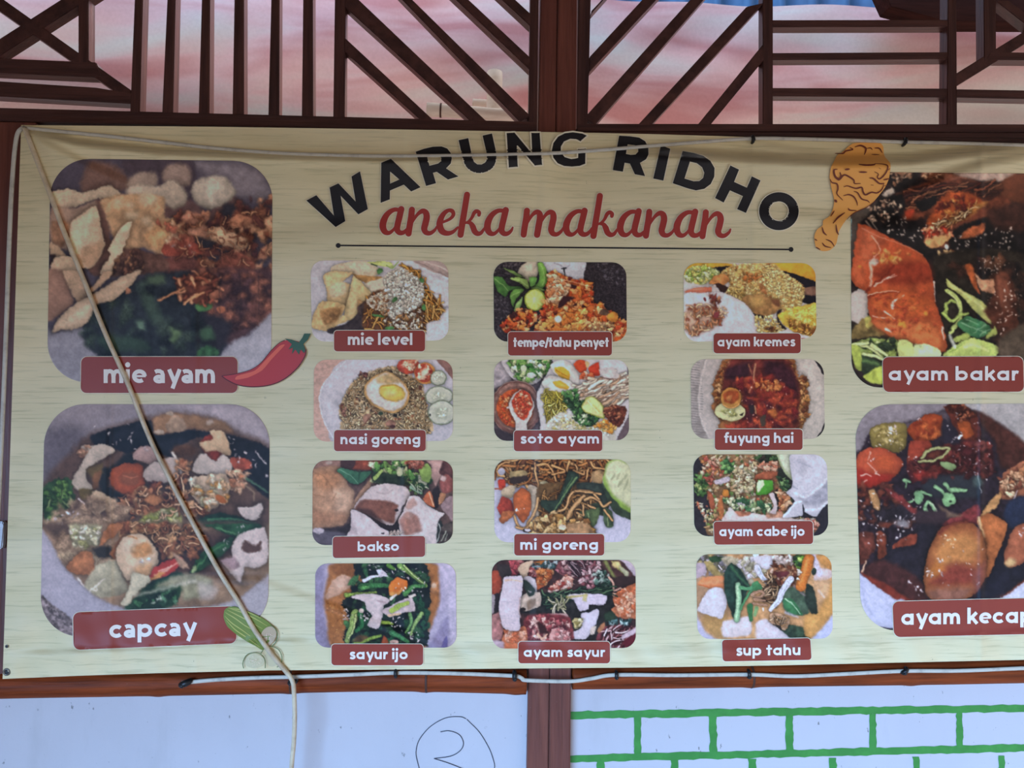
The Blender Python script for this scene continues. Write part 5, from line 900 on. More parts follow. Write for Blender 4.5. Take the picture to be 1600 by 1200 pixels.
def chicken_vegetables():
    P = Pic(764, 872, 997, 1017, 1.5, 31).view(755, 865, 6.4); P.fill('453030', n=.25)
    P.B('2b2c2c', [380,400,900,380,1300,300,1330,560,1200,840,860,880,840,600,380,600], f=20, n=.35)
    P.B('9c4a34', [80,190,150,170,190,280,160,400,80,420], f=8, n=.2); P.S('a85058 8a3a40 c08080', [230,70,380,70,380,190,280,210], 40, 12, 32); P.B('3a3434', [140,110,260,120,280,220,180,240], f=10)
    P.S('c0605c d89890 8a3c38', [460,150,580,140,570,220,480,220], 26, 12, 30); P.B('a85c38', [560,170,690,140,690,240,600,330,530,360,530,250], n=.3, sh=.3); P.S('c8824c a85c34 e0a878', [560,160,690,150,680,250,540,330], 30, 12, 32); P.B('b07038', [500,80,640,70,630,110,520,110], f=8); P.L('7a98a0', [500,130,620,125,740,80], 20, 12); P.S('3f5a5c a8bcc0 243434', [480,100,740,80,720,140,500,150], 22, 8, 22)
    P.B('7a4a4e', [720,160,780,70,1010,80,1020,250,930,250,800,220], n=.3); P.S('a87078 c09898 8a5058 d8b8b8 6a3840', [730,170,800,75,1000,80,900,230], 80, 8, 24); P.T('2e1c24 c8b0b8 4a2c34', [850,90,1020,80,1030,250,950,260,880,180], 40, 110, 9, curv=.3, ang=40, spread=.2)
    P.S('b86a58 e0a898 8a3c34 d8c0b8 c88470', [660,370,720,290,840,230,890,260,880,340,760,360,680,430], 90, 10, 28); P.S('8a5058 b08890 5a3038 d0b8bc', [960,290,1040,80,1160,80,1150,200,1100,350,990,330], 100, 8, 26)
    P.S('2f4a40 5a7c70 a8c0b8 1c2c28', [1110,160,1250,200,1280,330,1120,380], 70, 8, 24); P.L('7a8450', [1220,80,1290,200,1350,270], 34, 20, f=10); P.B('8d8d58', [1280,80,1340,80,1430,180,1420,230,1350,160], n=.25); P.E('d8c88c', 1330, 110, 40, 34, f=14); P.B('b8bfa0', [1360,120,1460,190,1440,240,1380,180], f=10); P.B('c5bccc', [1360,60,1540,60,1540,240,1470,170,1400,90], f=8)
    P.B('3a2c2c', [1290,240,1530,230,1530,310,1400,350,1330,330], f=14); P.L('d0a898', [1260,240,1300,290,1310,370,1370,345], 26, 16, sh=.3)
    P.B('b06a48', [1320,400,1440,330,1540,300,1540,520,1360,520,1330,460], n=.2, e=.2, sh=.3); P.B('ba7858', [1275,560,1360,500,1450,520,1540,520,1540,650,1400,650,1330,620], n=.25, g=.2, sh=.3); P.S('d0987c b86a48 e0b8a0', [1300,400,1520,340,1520,620,1350,630], 46, 12, 36, sh=.2)
    P.T('3a5a44 243c30 5a7c5c', [560,420,900,360,1280,330,1300,420,1000,420,700,560], 60, 110, 16, ang=-12, spread=.4)
    P.B('ccc8dc', [835,430,900,405,1050,400,1240,420,1205,512,1060,510,1050,560,960,572,910,470], sh=.35, n=.08); P.L('a8a060', [840,440,1040,415], 26, 12, f=10); P.B('b8b470', [1000,420,1040,400,1030,480,990,470], f=12, o=.8); P.L('a8a4b8', [1060,440,1220,430], 10, f=8, o=.6)
    P.T('d8d4c0 a8a888 8a9068', [680,460,830,440,820,590,690,570], 16, 100, 16); P.B('c3a8a8', [640,600,830,600,835,645,650,635], sh=.3, n=.15)
    P.B('c9c9dc', [975,600,1060,590,1140,550,1160,600,1120,710,1030,850,880,850,880,790,980,740], sh=.4, n=.05); P.S('b8b080 8a8450 d8d4b0', [905,640,980,620,980,740,920,750], 20, 10, 28); P.B('d0c8c0', [1080,740,1130,720,1110,800,1070,810], f=8)
    P.B('7d3c40', [420,640,640,600,860,640,890,880,440,880], f=14, n=.3); P.S('a85c60 c88c88 6a2c34 8a4448 e0b8b0', [430,660,640,620,850,660,880,880,440,880], 130, 10, 30); P.B('3a2020', [540,680,620,720,650,800,560,790], f=14); P.L('d8b098', [545,810,590,845,640,810], 22, 14); P.B('c89a98', [660,870,690,760,800,740,870,860,860,880], n=.2, sh=.3, f=8); P.S('e0b8b4 b87878', [680,770,850,760,860,870,690,870], 30, 8, 24)
    P.B('b08080', [80,640,170,560,200,720,180,860,80,860], n=.25, f=8); P.B('c07858', [180,960,220,780,420,730,430,960], n=.2, e=.15, sh=.2); P.S('d8a088 c07050 e8c0b0', [200,780,420,740,420,880,220,900], 30, 10, 30, sh=.15); P.B('b8a8b8', [80,870,200,880,200,960,80,960], f=14)
    P.B('2c2426', [90,420,160,400,180,560,100,600], f=10); P.B('a098a0', [80,410,115,420,110,580,80,590], f=8)
    P.B('c9b49c', [345,150,380,100,490,65,500,85,460,150,430,240,380,240,360,190], sh=.3, n=.1); P.B('c8c4cc', [400,260,450,220,520,260,540,370,500,380], n=.08, sh=.2); P.B('c5b8ac', [370,440,480,370,570,400,570,520,430,580,370,560], n=.2, sh=.3); P.L('d0c4b8', [380,470,470,440,560,390], 16, 10); P.B('6a5848', [440,480,520,450,520,520,450,560], f=16, o=.7); P.B('2f3c34', [390,300,420,265,520,350,500,410,455,425], sh=.3); P.G([450,370,500,360,490,400,460,400], 3, 6, 12); P.E('2a2220', 390, 560, 34, 20)
    P.B('cbc5d2', [205,250,260,228,380,225,400,270,380,440,360,600,372,760,270,770,200,740,155,540,170,440], sh=.5, n=.05); P.L('d8bca8', [220,270,300,262,390,280], 18, 12); P.L('b8a0a0', [370,440,355,560,372,640], 12, 8)
    for y in (350, 480, 620, 690): P.L('b4aec0', [170,y,360,y+8], 8, 5, o=.6)
    P.B('7a4048', [1130,850,1200,740,1330,700,1440,720,1540,760,1540,960,1260,960], f=10, n=.3); P.T('d8b8c0 5a2830 a86c74 e8d8e0 3a1c24', [1150,850,1230,750,1400,710,1530,780,1500,920,1280,940], 70, 110, 14, curv=.8, ang=-50, spread=.5); P.B('c8bccc', [1390,820,1530,740,1530,790,1400,860], f=8); P.B('5a2430', [1400,880,1530,800,1530,900,1440,950], f=10); P.S('2f4a48 5a8084 a8c8cc', [1200,640,1470,660,1460,710,1260,700], 40, 8, 22); P.B('2a3c30', [1210,600,1290,580,1340,640,1230,680], f=10, n=.3); P.B('a87858', [1140,760,1210,680,1220,730,1160,800], f=8)
    return P

def tofu_soup():
    P = Pic(1083, 863, 1305, 1002, 1.5, 32).view(1070, 860, 6.4); P.fill('b8946c', n=.12)
    P.B('b4bada', [90,600,150,700,220,820,360,920,90,950], f=24, n=.04); P.B('b8c4e8', [1260,900,1400,740,1520,600,1520,950,1260,950], f=20, n=.04); P.B('c89c60', [1200,640,1340,600,1480,300,1500,600,1420,700,1270,870,1190,860], f=24, n=.1)
    P.B('a58a70', [100,250,420,240,420,700,200,700,110,600], f=40); P.B('a88a5c', [200,640,420,620,420,880,300,860,180,740], f=30)
    P.S('8a8a98 c8c8d8 6a6a5c a8a070', [110,70,420,60,400,240,260,220,110,240], 80, 12, 44, sh=.3, f=8); P.B('2f4a34', [240,70,380,60,360,110,280,120], f=8, n=.4); P.B('a89a68', [190,110,260,120,390,260,330,280,230,190], f=12, n=.2); P.B('b8aec0', [100,140,190,120,210,220,110,280], f=10, n=.15); P.L('e4e4f0', [340,150,370,190], 12)
    P.B('d88c62', [130,340,190,270,380,255,410,330,380,380,230,370], n=.12, g=.15, f=10); P.B('e0a880', [160,320,380,290,370,330,170,345], f=14, o=.7); P.L('b86a40', [140,345,250,370], 8)
    P.B('cfd2e2', [130,570,230,400,300,370,385,390,420,500,410,580,375,680,280,660,150,620], f=8, n=.05, sh=.15); P.L('b4b4c4', [380,420,400,560], 14, f=14, o=.6)
    P.B('d0cfda', [375,720,470,690,640,655,670,760,640,850,390,870], f=16, n=.05); P.B('d0cfdd', [705,730,800,680,860,730,980,800,1060,890,720,890], f=14, n=.05); P.L('c8a878', [690,700,700,860], 22, f=16, o=.6)
    P.B('d0c4c8', [1290,260,1340,180,1460,190,1480,260,1400,300,1300,300], f=10, n=.06); P.L('ccc8dc', [1290,60,1320,160,1350,230], 50, 70, f=10); P.B('c09058', [1310,60,1420,50,1500,120,1480,200,1380,150], f=12, n=.15); P.B('d8b898', [1290,310,1440,280,1440,450,1340,520,1310,420], f=30, o=.6); P.L('d8d4d8', [1340,400,1390,470], 16, f=10, o=.7)
    P.B('b8b49c', [360,80,480,60,640,230,700,330,620,330,520,200,420,150], f=14, n=.3); P.S('d4d4e0 c8c8c0 a8a890', [460,120,700,60,860,60,840,200,640,280], 70, 12, 44, sh=.25, f=8); P.B('d3d7e8', [690,60,880,60,880,190,760,170,700,100], f=10, n=.06)
    P.B('27403a', [395,240,420,180,470,125,560,200,650,340,620,420,560,560,500,690,440,560,400,420], f=6, n=.3, sh=.3); P.L('3f6a50', [470,160,560,280,640,350], 30, 16, f=12); P.L('8fbf9c', [530,340,540,500,520,690], 56, 60, sh=.35, hl=.4); P.L('b8d8b8', [520,350,530,520,510,680], 12, f=8); P.L('4f8f64', [680,380,610,480,560,590], 32, 24, sh=.3, hl=.3); P.L('5a9a70', [560,370,650,380,720,320], 36, 30, sh=.3); P.B('4a8a60', [670,340,720,300,780,380,740,400,680,400], n=.2); P.L('3a7048', [650,560,660,690], 60, 40, sh=.3); P.L('7aa878', [720,580,700,650], 40, 30, f=8)
    P.L('ccd6ea', [720,170,770,260,830,330], 56, 44, sh=.2, n=.12); P.L('a8bcd4', [740,180,800,300], 10, f=8)
    P.B('7d6a58', [840,260,940,340,960,420,880,530,800,500,790,430], f=14, n=.35); P.T('b09878 8a6c50 d0b898 5a4434', [830,250,960,330,960,420,880,540,790,480], 60, 90, 14)
    P.S('a87858 c09878 7a4c38 d0b8a8 5a3428', [860,180,960,70,1090,80,1120,200,1090,330,960,330,900,240], 90, 14, 44, sh=.4); P.S('c8bcb8 d8d0d0 a88c78', [900,70,1080,50,1090,110,930,120], 30, 12, 36); P.B('5a3034', [900,220,1040,210,1020,260,930,270], f=10, n=.3)
    for q in ([670,440,740,410,790,430,740,470,690,460],[690,530,760,540,820,550],[700,490,800,500]): P.L('c8a890', q, 24, 16, sh=.5); P.L('5a4034', q, 7, 5, o=.7)
    P.E('e4e0e0', 782, 590, 8, 16); P.B('4c6454', [960,420,1080,360,1200,420,1240,620,1160,650,1040,640,980,560], f=10, n=.25, sh=.2); P.B('3f7a54', [985,480,1080,490,1180,640,1060,630,990,560], f=8, n=.2); P.L('a8d0b0', [1000,480,1080,540,1150,630], 14, 8); P.B('2c3a34', [1220,330,1290,380,1330,620,1260,630,1200,500], f=10, n=.3); P.L('8a7a84', [1100,360,1200,450], 30, 16, f=10, o=.8)
    P.L('c9d2e4', [1060,290,980,400,940,500,860,590], 66, 44, sh=.35, n=.15); P.L('8a9cb0', [1030,350,960,450,900,560], 10, 6, o=.7); P.L('e4e8f4', [1020,320,940,480,860,580], 10, f=8); P.L('b0b4c0', [1010,620,1130,670], 26, 12, f=12)
    P.B('1f2a26', [1090,60,1280,60,1290,120,1220,200,1100,150], f=10, n=.4); P.S('6a9c3c a8c870 3f6a38 2a3c30', [1100,60,1200,60,1190,150,1130,150], 36, 12, 36); P.L('c97c3c', [1240,90,1210,190,1160,360], 110, 100, sh=.35, hl=.3); P.L('e0a060', [1230,100,1190,220,1150,330], 24, 14, f=14, o=.8); P.S('e8e0d8', [1130,200,1170,190,1160,290,1120,310], 8, 8, 18); P.E('2f4038', 1290, 210, 26, 36, n=.3)
    P.B('33483a', [960,790,1050,740,1180,770,1200,850,1260,890,1080,890,1030,850], f=8, n=.35, sh=.2); P.B('c9a88a', [850,640,930,625,1050,690,1000,800,930,760,860,730], n=.15, sh=.3, g=.15); P.T('e0c8a8 a8845c', [860,650,1030,690,990,770,870,720], 24, 60, 10); P.B('2a2a28', [880,740,960,760,970,800,920,770], f=8)
    return P
# ---------------------------------------------------------------- printing inks (reflectances)
SAT = .97
def white_at(y):
    """how bright a white sheet reads in the finished picture at that height: turns photographed colours back into inks"""
    return np.array([np.interp(y, (250, 310, 460, 790, 950), c) for c in ((.42, .44, .52, .67, .73), (.45, .48, .61, .89, 1.04), (.56, .60, .80, 1.18, 1.40))])
def ink(h, y=560): return tuple(min(.9, float(v / e_)) for v, e_ in zip(lin(h), white_at(y)))
PALE, PALE2, PALE3, PALE4 = (.83, .68, .40), (.71, .59, .33), (.58, .48, .26), (.88, .75, .49)
RED, INK, SCRIPT, PAPER, HALO = (.31, .052, .034), (.016, .013, .014), (.40, .045, .034), (.92, .79, .67), (.84, .73, .52)
CH1, CH2, CH3, CH4 = ink('96343c'), ink('b85a50'), ink('4a1c22'), ink('2f5044')
DR1, DR2 = ink('b67a44', 310), ink('50261f', 310)
CU1, CU2, CU3, CU4, CU5, CU6 = ink('6a8a4a', 980), ink('a3b874', 980), ink('a8aa9c', 980), ink('5a7452', 1000), ink('b8c8b6', 1010), ink('d0d8d4', 1010)
# ---------------------------------------------------------------- the banner: one sagging vinyl sheet
YB = -.034
def sm(d, w): t = np.clip(d / w * .5 + .5, 0, 1); return t * t * (3 - 2 * t)
def dline(px, py, pts):
    """signed vertical distance below a drawn fold line"""
    xs, ys = zip(*pts); return py - np.interp(px, xs, ys)
def relief(px, py):
    """how far the sheet stands out from the wall (metres)"""
    px = np.asarray(px, float); py = np.asarray(py, float)
    h = .0016 * np.sin(px * .011 + py * .004) + .0012 * np.sin(px * .021 - py * .009 + 1.2) + .0007 * np.sin(px * .05 + py * .013 + .5) + .0004 * np.sin(py * .06 + px * .017)
    def fold(pts, w, a, L, x0, x1, fx=60):
        d = dline(px, py, pts); return a * sm(d, w) * np.exp(-np.maximum(d, 0) / L) * sm(px - x0, fx) * sm(x1 - px, fx)
    h = h + fold([(20,196),(120,222),(250,236),(420,243),(600,247),(860,240)], 8, .026, 60, 40, 860)
    h = h + fold([(30,200),(90,232),(150,262),(240,300)], 9, .012, 40, 50, 190, 30)
    h = h + fold([(980,234),(1080,240),(1180,246),(1300,251),(1420,249),(1520,236),(1620,222)], 12, .040, 80, 1010, 1620, 90)
    h = h + fold([(1400,300),(1480,272),(1540,254),(1620,238)], 12, .021, 50, 1440, 1700, 50)
    h = h + fold([(1180,222),(1230,232),(1290,240)], 7, .007, 30, 1190, 1300, 25)
    h = h + fold([(1000,322),(1200,330),(1420,350)], 15, .012, 60, 1190, 1430, 60)
    h = h + fold([(-20,370),(200,382),(430,372),(560,352)], 20, .009, 110, 380, 620, 60)
    h = h + fold([(400,905),(700,1012),(1000,1020),(1400,1000),(1700,980)], 12, .008, 40, 300, 1700, 90)
    h = h + fold([(-20,1022),(250,1014),(420,1000)], 7, .008, 30, 30, 480, 30)
    # uprights pressing through, old packing creases
    h = h + .0022 * sm(px - (850 - py * .018), 7) * np.exp(-np.maximum(px - 850, 0) / 120) * sm(py - 190, 40)
    for x, a in ((1533, .0026), (1178, .0012), (632, .0009), (172, .0012), (305, .0007)):
        h = h + a * np.exp(-((px - x) / 5.0) ** 2)
    # crumpled lower hem
    b = sm(py - 985, 60)
    h = h + b * (.0022 * np.sin(px * .05 + 2.2 * np.sin(px * .017)) + .0016 * np.sin(px * .11 - py * .06) + .0012 * np.sin(px * .019 + py * .11))
    l = np.exp(-np.maximum(px - 10, 0) / 45)
    h = h + l * .0022 * np.sin(py * .045 + 1.7 * np.sin(py * .013))
    return h
def V(px, py, off=0.0):
    return at(px, py, YB - relief(px, py) - off)
TOPX = [-20, 38, 330, 640, 840, 1018, 1200, 1420, 1760]; TOPY = [193, 195.5, 198, 202.5, 206, 209.5, 215, 220.5, 231]
BOTX = [-20, 0, 120, 240, 420, 640, 820, 1000, 1200, 1420, 1600, 1760]; BOTY = [1063, 1061, 1056, 1052, 1047.5, 1046, 1044.5, 1043, 1040, 1035, 1031, 1026]
def left_edge(py): return 33 - (py - 196) * .0335 - 12 * np.exp(-(py - 196) / 60.0) * 0
me_v, me_f = [], []
NX, NY = 430, 430
for j in range(NY + 1):
    t = j / NY; py0 = 196 + (1060 - 196) * t; xl = left_edge(py0)
    px = np.linspace(0, 1, NX + 1) * (1750 - xl) + xl
    yt = np.interp(px, TOPX, TOPY); yb = np.interp(px, BOTX, BOTY)
    me_v.append(V(px, yt + (yb - yt) * t))
vv = np.concatenate(me_v); idx = np.arange((NX+1)*(NY+1)).reshape(NY+1, NX+1)
ff = np.stack([idx[:-1, :-1], idx[:-1, 1:], idx[1:, 1:], idx[1:, :-1]], -1).reshape(-1, 4)
def grid_mesh(name, v, f, colors=None):
    me = bpy.data.meshes.new(name); me.vertices.add(len(v)); me.vertices.foreach_set('co', np.asarray(v, np.float32).ravel())
    me.loops.add(f.size); me.loops.foreach_set('vertex_index', f.astype(np.int32).ravel())
    me.polygons.add(len(f)); me.polygons.foreach_set('loop_start', np.arange(0, f.size, f.shape[1], dtype=np.int32))
    me.update(calc_edges=True); me.polygons.foreach_set('use_smooth', np.ones(len(f), bool))
    if colors is not None:
        a = me.color_attributes.new('print', 'FLOAT_COLOR', 'POINT'); a.data.foreach_set('color', np.concatenate([colors, np.ones((len(colors), 1))], 1).astype(np.float32).ravel())
    me.validate(); return me

def vinyl(name, col, rough=.42): return mat(name, col, rough, .2)
M['sheet'] = noisy(vinyl('banner_vinyl', (.7, .7, .4), .45), PALE, [(1.0, (2.2, 1, 26), .38, .62, PALE2, .7), (1.0, (9, 1, 190), .52, .66, PALE3, .8), (1.0, (1.3, 1, 9), .52, .72, PALE4, .5), (1.0, (60, 1, 560), .66, .74, (.22, .17, .09), .6), (210, (1, 1, .45), .715, .75, (.10, .07, .05), .75)])
nt = M['sheet'].node_tree
M['print'] = vinyl('printed_photo', (.5, .5, .5), .5); a_ = node(M['print'], 'ShaderNodeVertexColor'); a_.layer_name = 'print'
M['print'].node_tree.links.new(a_.outputs[0], M['print'].node_tree.nodes['Principled BSDF'].inputs['Base Color'])
M['red'] = noisy(vinyl('caption_red', lin('8a3e3a')), RED, [(3, (1, 1, 1), .4, .7, tuple(v * 1.12 for v in RED), .6)])
M['ink'] = vinyl('black_ink', INK, .5); M['ink'].node_tree.nodes['Principled BSDF'].inputs['Specular IOR Level'].default_value = .25
M['ink_red'] = vinyl('red_ink', SCRIPT); M['paper'] = vinyl('white_ink', PAPER); M['halo'] = vinyl('pale_outline', HALO)

banner = link('banner', grid_mesh('banner', vv, ff), M['sheet']); tag(banner, 'large pale green vinyl food menu banner stretched across the wall', 'banner')

# ---------------------------------------------------------------- printed photographs
def lin_arr(a): return np.where(a <= .04045, a / 12.92, ((a + .055) / 1.055) ** 2.4)
def picture(P, quad, rad, label, dx=.9):
    """quad TL TR BR BL in photo pixels, corners rounded by rad; the print follows the sheet's folds"""
    (x0, y0), (x1, y1), (x2, y2), (x3, y3) = quad
    hgt = ((y3 - y0) + (y2 - y1)) / 2; wid = ((x1 - x0) + (x2 - x3)) / 2
    ny = int(hgt * dx); nx = int(wid * dx); v = np.linspace(0, 1, ny + 1)
    d = np.minimum(v, 1 - v) * hgt; ins = np.where(d < rad, rad - np.sqrt(np.maximum(0, rad**2 - (rad - d)**2)), 0) / wid
    u = ins[:, None] + (1 - 2 * ins[:, None]) * np.linspace(0, 1, nx + 1)[None]; vg = np.repeat(v[:, None], nx + 1, 1)
    px = (x0*(1-u) + x1*u) * (1-vg) + (x3*(1-u) + x2*u) * vg; py = (y0*(1-u) + y1*u) * (1-vg) + (y3*(1-u) + y2*u) * vg
    img = P.get(); X = np.clip((px - P.x0) * P.k, 0, P.w - 1.001); Y = np.clip((py - P.y0) * P.k, 0, P.h - 1.001)
    xi, yi = X.astype(int), Y.astype(int); fx, fy = (X - xi)[..., None], (Y - yi)[..., None]
    c = (img[yi, xi]*(1-fx) + img[yi, xi+1]*fx) * (1-fy) + (img[yi+1, xi]*(1-fx) + img[yi+1, xi+1]*fx) * fy
    g = c.mean(-1, keepdims=True); c = np.clip(g + (c - g) * SAT, 0, 1)
    c = np.clip(lin_arr(c) / white_at((y0 + y3) / 2), .002, .9)
    ids = np.arange((nx+1)*(ny+1)).reshape(ny+1, nx+1)
    f = np.stack([ids[:-1, :-1], ids[:-1, 1:], ids[1:, 1:], ids[1:, :-1]], -1).reshape(-1, 4)
    o = link('food_photo', grid_mesh('food_photo', V(px, py, .0009).reshape(-1, 3), f, c.reshape(-1, 3)), M['print'], banner); tag(o, label)
    return o
R4 = lambda x0, y0, x1, y1: [(x0, y0), (x1, y0), (x1, y1), (x0, y1)]
picture(noodles_soup_chicken(), [(79,247.5),(426,252),(423.5,598),(73.5,597)], 62, 'printed photo of chicken noodles with pale crackers', 1.0)
picture(mixed_vegetable_stew(), [(70,631.5),(421.5,631.5),(419,988),(62.5,996)], 64, 'printed photo of mixed vegetable stew with a prawn', 1.0)
picture(grilled_chicken(), [(1329,268.5),(1686,272),(1690,602),(1331,606)], 44, 'printed photo of grilled chicken beside a bag of red sauce', 1.0)
picture(soy_chicken(), [(1335.5,632),(1688,630),(1690,980),(1346,986)], 56, 'printed photo of dark soy chicken with spring onion', 1.0)
picture(noodles_crackers(), [(485,407),(700.5,407.5),(701,532),(487.5,534)], 21, 'printed photo of noodles with crackers and white crumbs', 1.35)
picture(tempeh_sambal(), [(771,409),(978.5,410),(979.5,534),(772,534)], 22, 'printed photo of red sambal tempeh with lime and leaves', 1.35)
picture(crispy_crumb_chicken(), [(1068,411),(1274,411),(1276,529),(1069,534.5)], 22, 'printed photo of crumbed chicken with a rice mound', 1.35)
picture(fried_rice(), [(490.5,562),(707,562),(708,689),(490,690)], 20, 'printed photo of fried rice topped by an egg', 1.35)
picture(chicken_soup_plate(), [(772,562),(982,562),(983,688),(772,689)], 20, 'printed photo of a chicken plate with halved eggs and a sauce bowl', 1.35)
picture(omelette_red_sauce(), [(1079,561),(1287,561),(1289,686),(1080.5,686)], 24, 'printed photo of an omelette in dark red sauce', 1.35)
picture(meatball_tofu(), [(488.5,719.5),(707.5,719),(707.5,849),(488,852)], 20, 'printed photo of tofu and split white meatballs', 1.35)
picture(fried_noodles(), [(772.5,718),(985,717.5),(985.5,847),(772.5,847.5)], 22, 'printed photo of fried noodles with a cucumber slice', 1.35)
picture(green_chili_chicken(), [(1083,710),(1292,710),(1294.5,837),(1085,838)], 22, 'printed photo of green chili chicken beside a white napkin', 1.35)
picture(greens_soup(), [(492.5,880.5),(712,880),(713.5,1012),(492.5,1012)], 20, 'printed photo of leafy green soup with carrot', 1.35)
picture(chicken_vegetables(), [(768.5,875),(993,875),(993.5,1012.5),(768.5,1013.5)], 20, 'printed photo of chicken pieces with white cabbage', 1.35)
picture(tofu_soup(), [(1087.5,866),(1299,866),(1301.5,998),(1090,998.5)], 20, 'printed photo of tofu soup with greens and carrot', 1.35)

# ---------------------------------------------------------------- flat printed shapes that follow the folds
class Ink:
    """collects flat shapes in photo pixels, each layer a hair above the one before"""
    def __init__(s, off): s.v, s.f, s.off, s.n = [], [], off, 0
    def add(s, pts, faces):
        pts = np.asarray(pts, float); b = sum(len(a) for a in s.v)
        s.v.append(V(pts[:, 0], pts[:, 1], s.off + s.n * .00002)); s.f += [[i + b for i in f] for f in faces]; s.n += 1
    def ribbon(s, pts, w, w2=None, prof=None, caps=False):
        P = np.asarray(pts, float); n = len(P); T = np.gradient(P, axis=0); T /= np.linalg.norm(T, axis=1, keepdims=True) + 1e-9
        N = np.stack([-T[:, 1], T[:, 0]], 1); ww = np.interp(np.linspace(0, 1, n), np.linspace(0, 1, len(prof)), prof) if prof is not None else np.linspace(w, w if w2 is None else w2, n)
        s.add(np.concatenate([P + N * ww[:, None] / 2, P - N * ww[:, None] / 2]), [[i, i+1, n+i+1, n+i] for i in range(n - 1)])
        if caps: s.disc(*P[0], ww[0] / 2); s.disc(*P[-1], ww[-1] / 2)
    def disc(s, x, y, r, r2=None, n=20, rot=0):
        t = np.linspace(0, 2*np.pi, n, endpoint=False); r2 = r2 or r; c, q = np.cos(rot), np.sin(rot)
        X, Y = r*np.cos(t), r2*np.sin(t)
        s.add(np.concatenate([[[x, y]], np.stack([x + X*c - Y*q, y + X*q + Y*c], 1)]), [[0, 1+i, 1+(i+1) % n] for i in range(n)])
    def poly(s, outer, holes=(), step=9.0):
        """filled outline (with holes), finely divided so that it lies on the sheet"""
        loops = []
        for L in [outer] + list(holes):
            L = np.asarray(L, float); out = []
            for a, b in zip(L, np.roll(L, -1, 0)):
                k = max(1, int(np.hypot(*(b - a)) / step))
                for i in range(k): out.append(a + (b - a) * i / k)
            loops.append(np.array(out))
        def inside(p):
            r = np.zeros(len(p), bool)
            for L in loops:
                for (ax, ay), (bx, by) in zip(L, np.roll(L, -1, 0)):
                    if ay != by: r ^= ((ay > p[:, 1]) != (by > p[:, 1])) & (p[:, 0] < (bx-ax)*(p[:, 1]-ay)/(by-ay) + ax)
            return r
        pts = np.concatenate(loops); edges = []; b = 0
        for L in loops: n = len(L); edges += [(b+i, b+(i+1) % n) for i in range(n)]; b += n
        lo, hi = pts.min(0), pts.max(0); gx, gy = np.meshgrid(np.arange(lo[0]+step*.5, hi[0], step), np.arange(lo[1]+step*.5, hi[1], step))
        g = np.stack([gx.ravel() + .013, gy.ravel() + .017], 1)
        if len(g):
            g = g[inside(g)]
            if len(g): g = g[np.min(np.hypot(g[:, None, 0]-pts[None, :, 0], g[:, None, 1]-pts[None, :, 1]), 1) > step * .3]
        allp = np.concatenate([pts, g]) if len(g) else pts
        r = geometry.delaunay_2d_cdt([Vector(p) for p in allp], edges, [], 0, 1e-5)
        P = np.array([tuple(p) for p in r[0]]); F_ = [f for f in r[2]]
        c = np.array([P[list(f)].mean(0) for f in F_]); k = inside(c)
        s.add(P, [list(f) for f, q in zip(F_, k) if q])
    def make(s, name, m, parent, label=None):
        me = bpy.data.meshes.new(name); me.from_pydata([tuple(p) for a in s.v for p in a], [], s.f); me.validate()
        bm = bmesh.new(); bm.from_mesh(me)
        for f in bm.faces:
            f.normal_update()
            if f.normal.y > 0: f.normal_flip()
            f.smooth = True
        bm.to_mesh(me); bm.free()
        o = link(name, me, m, parent)
        if label: tag(o, label)
        return o
def arc(cx, cy, rx, ry, a0, a1, n=18):
    t = np.radians(np.linspace(a0, a1, n)); return [(cx + rx*np.cos(q), cy + ry*np.sin(q)) for q in t]
def bez(pts, n=6): return smooth_open(pts, n)

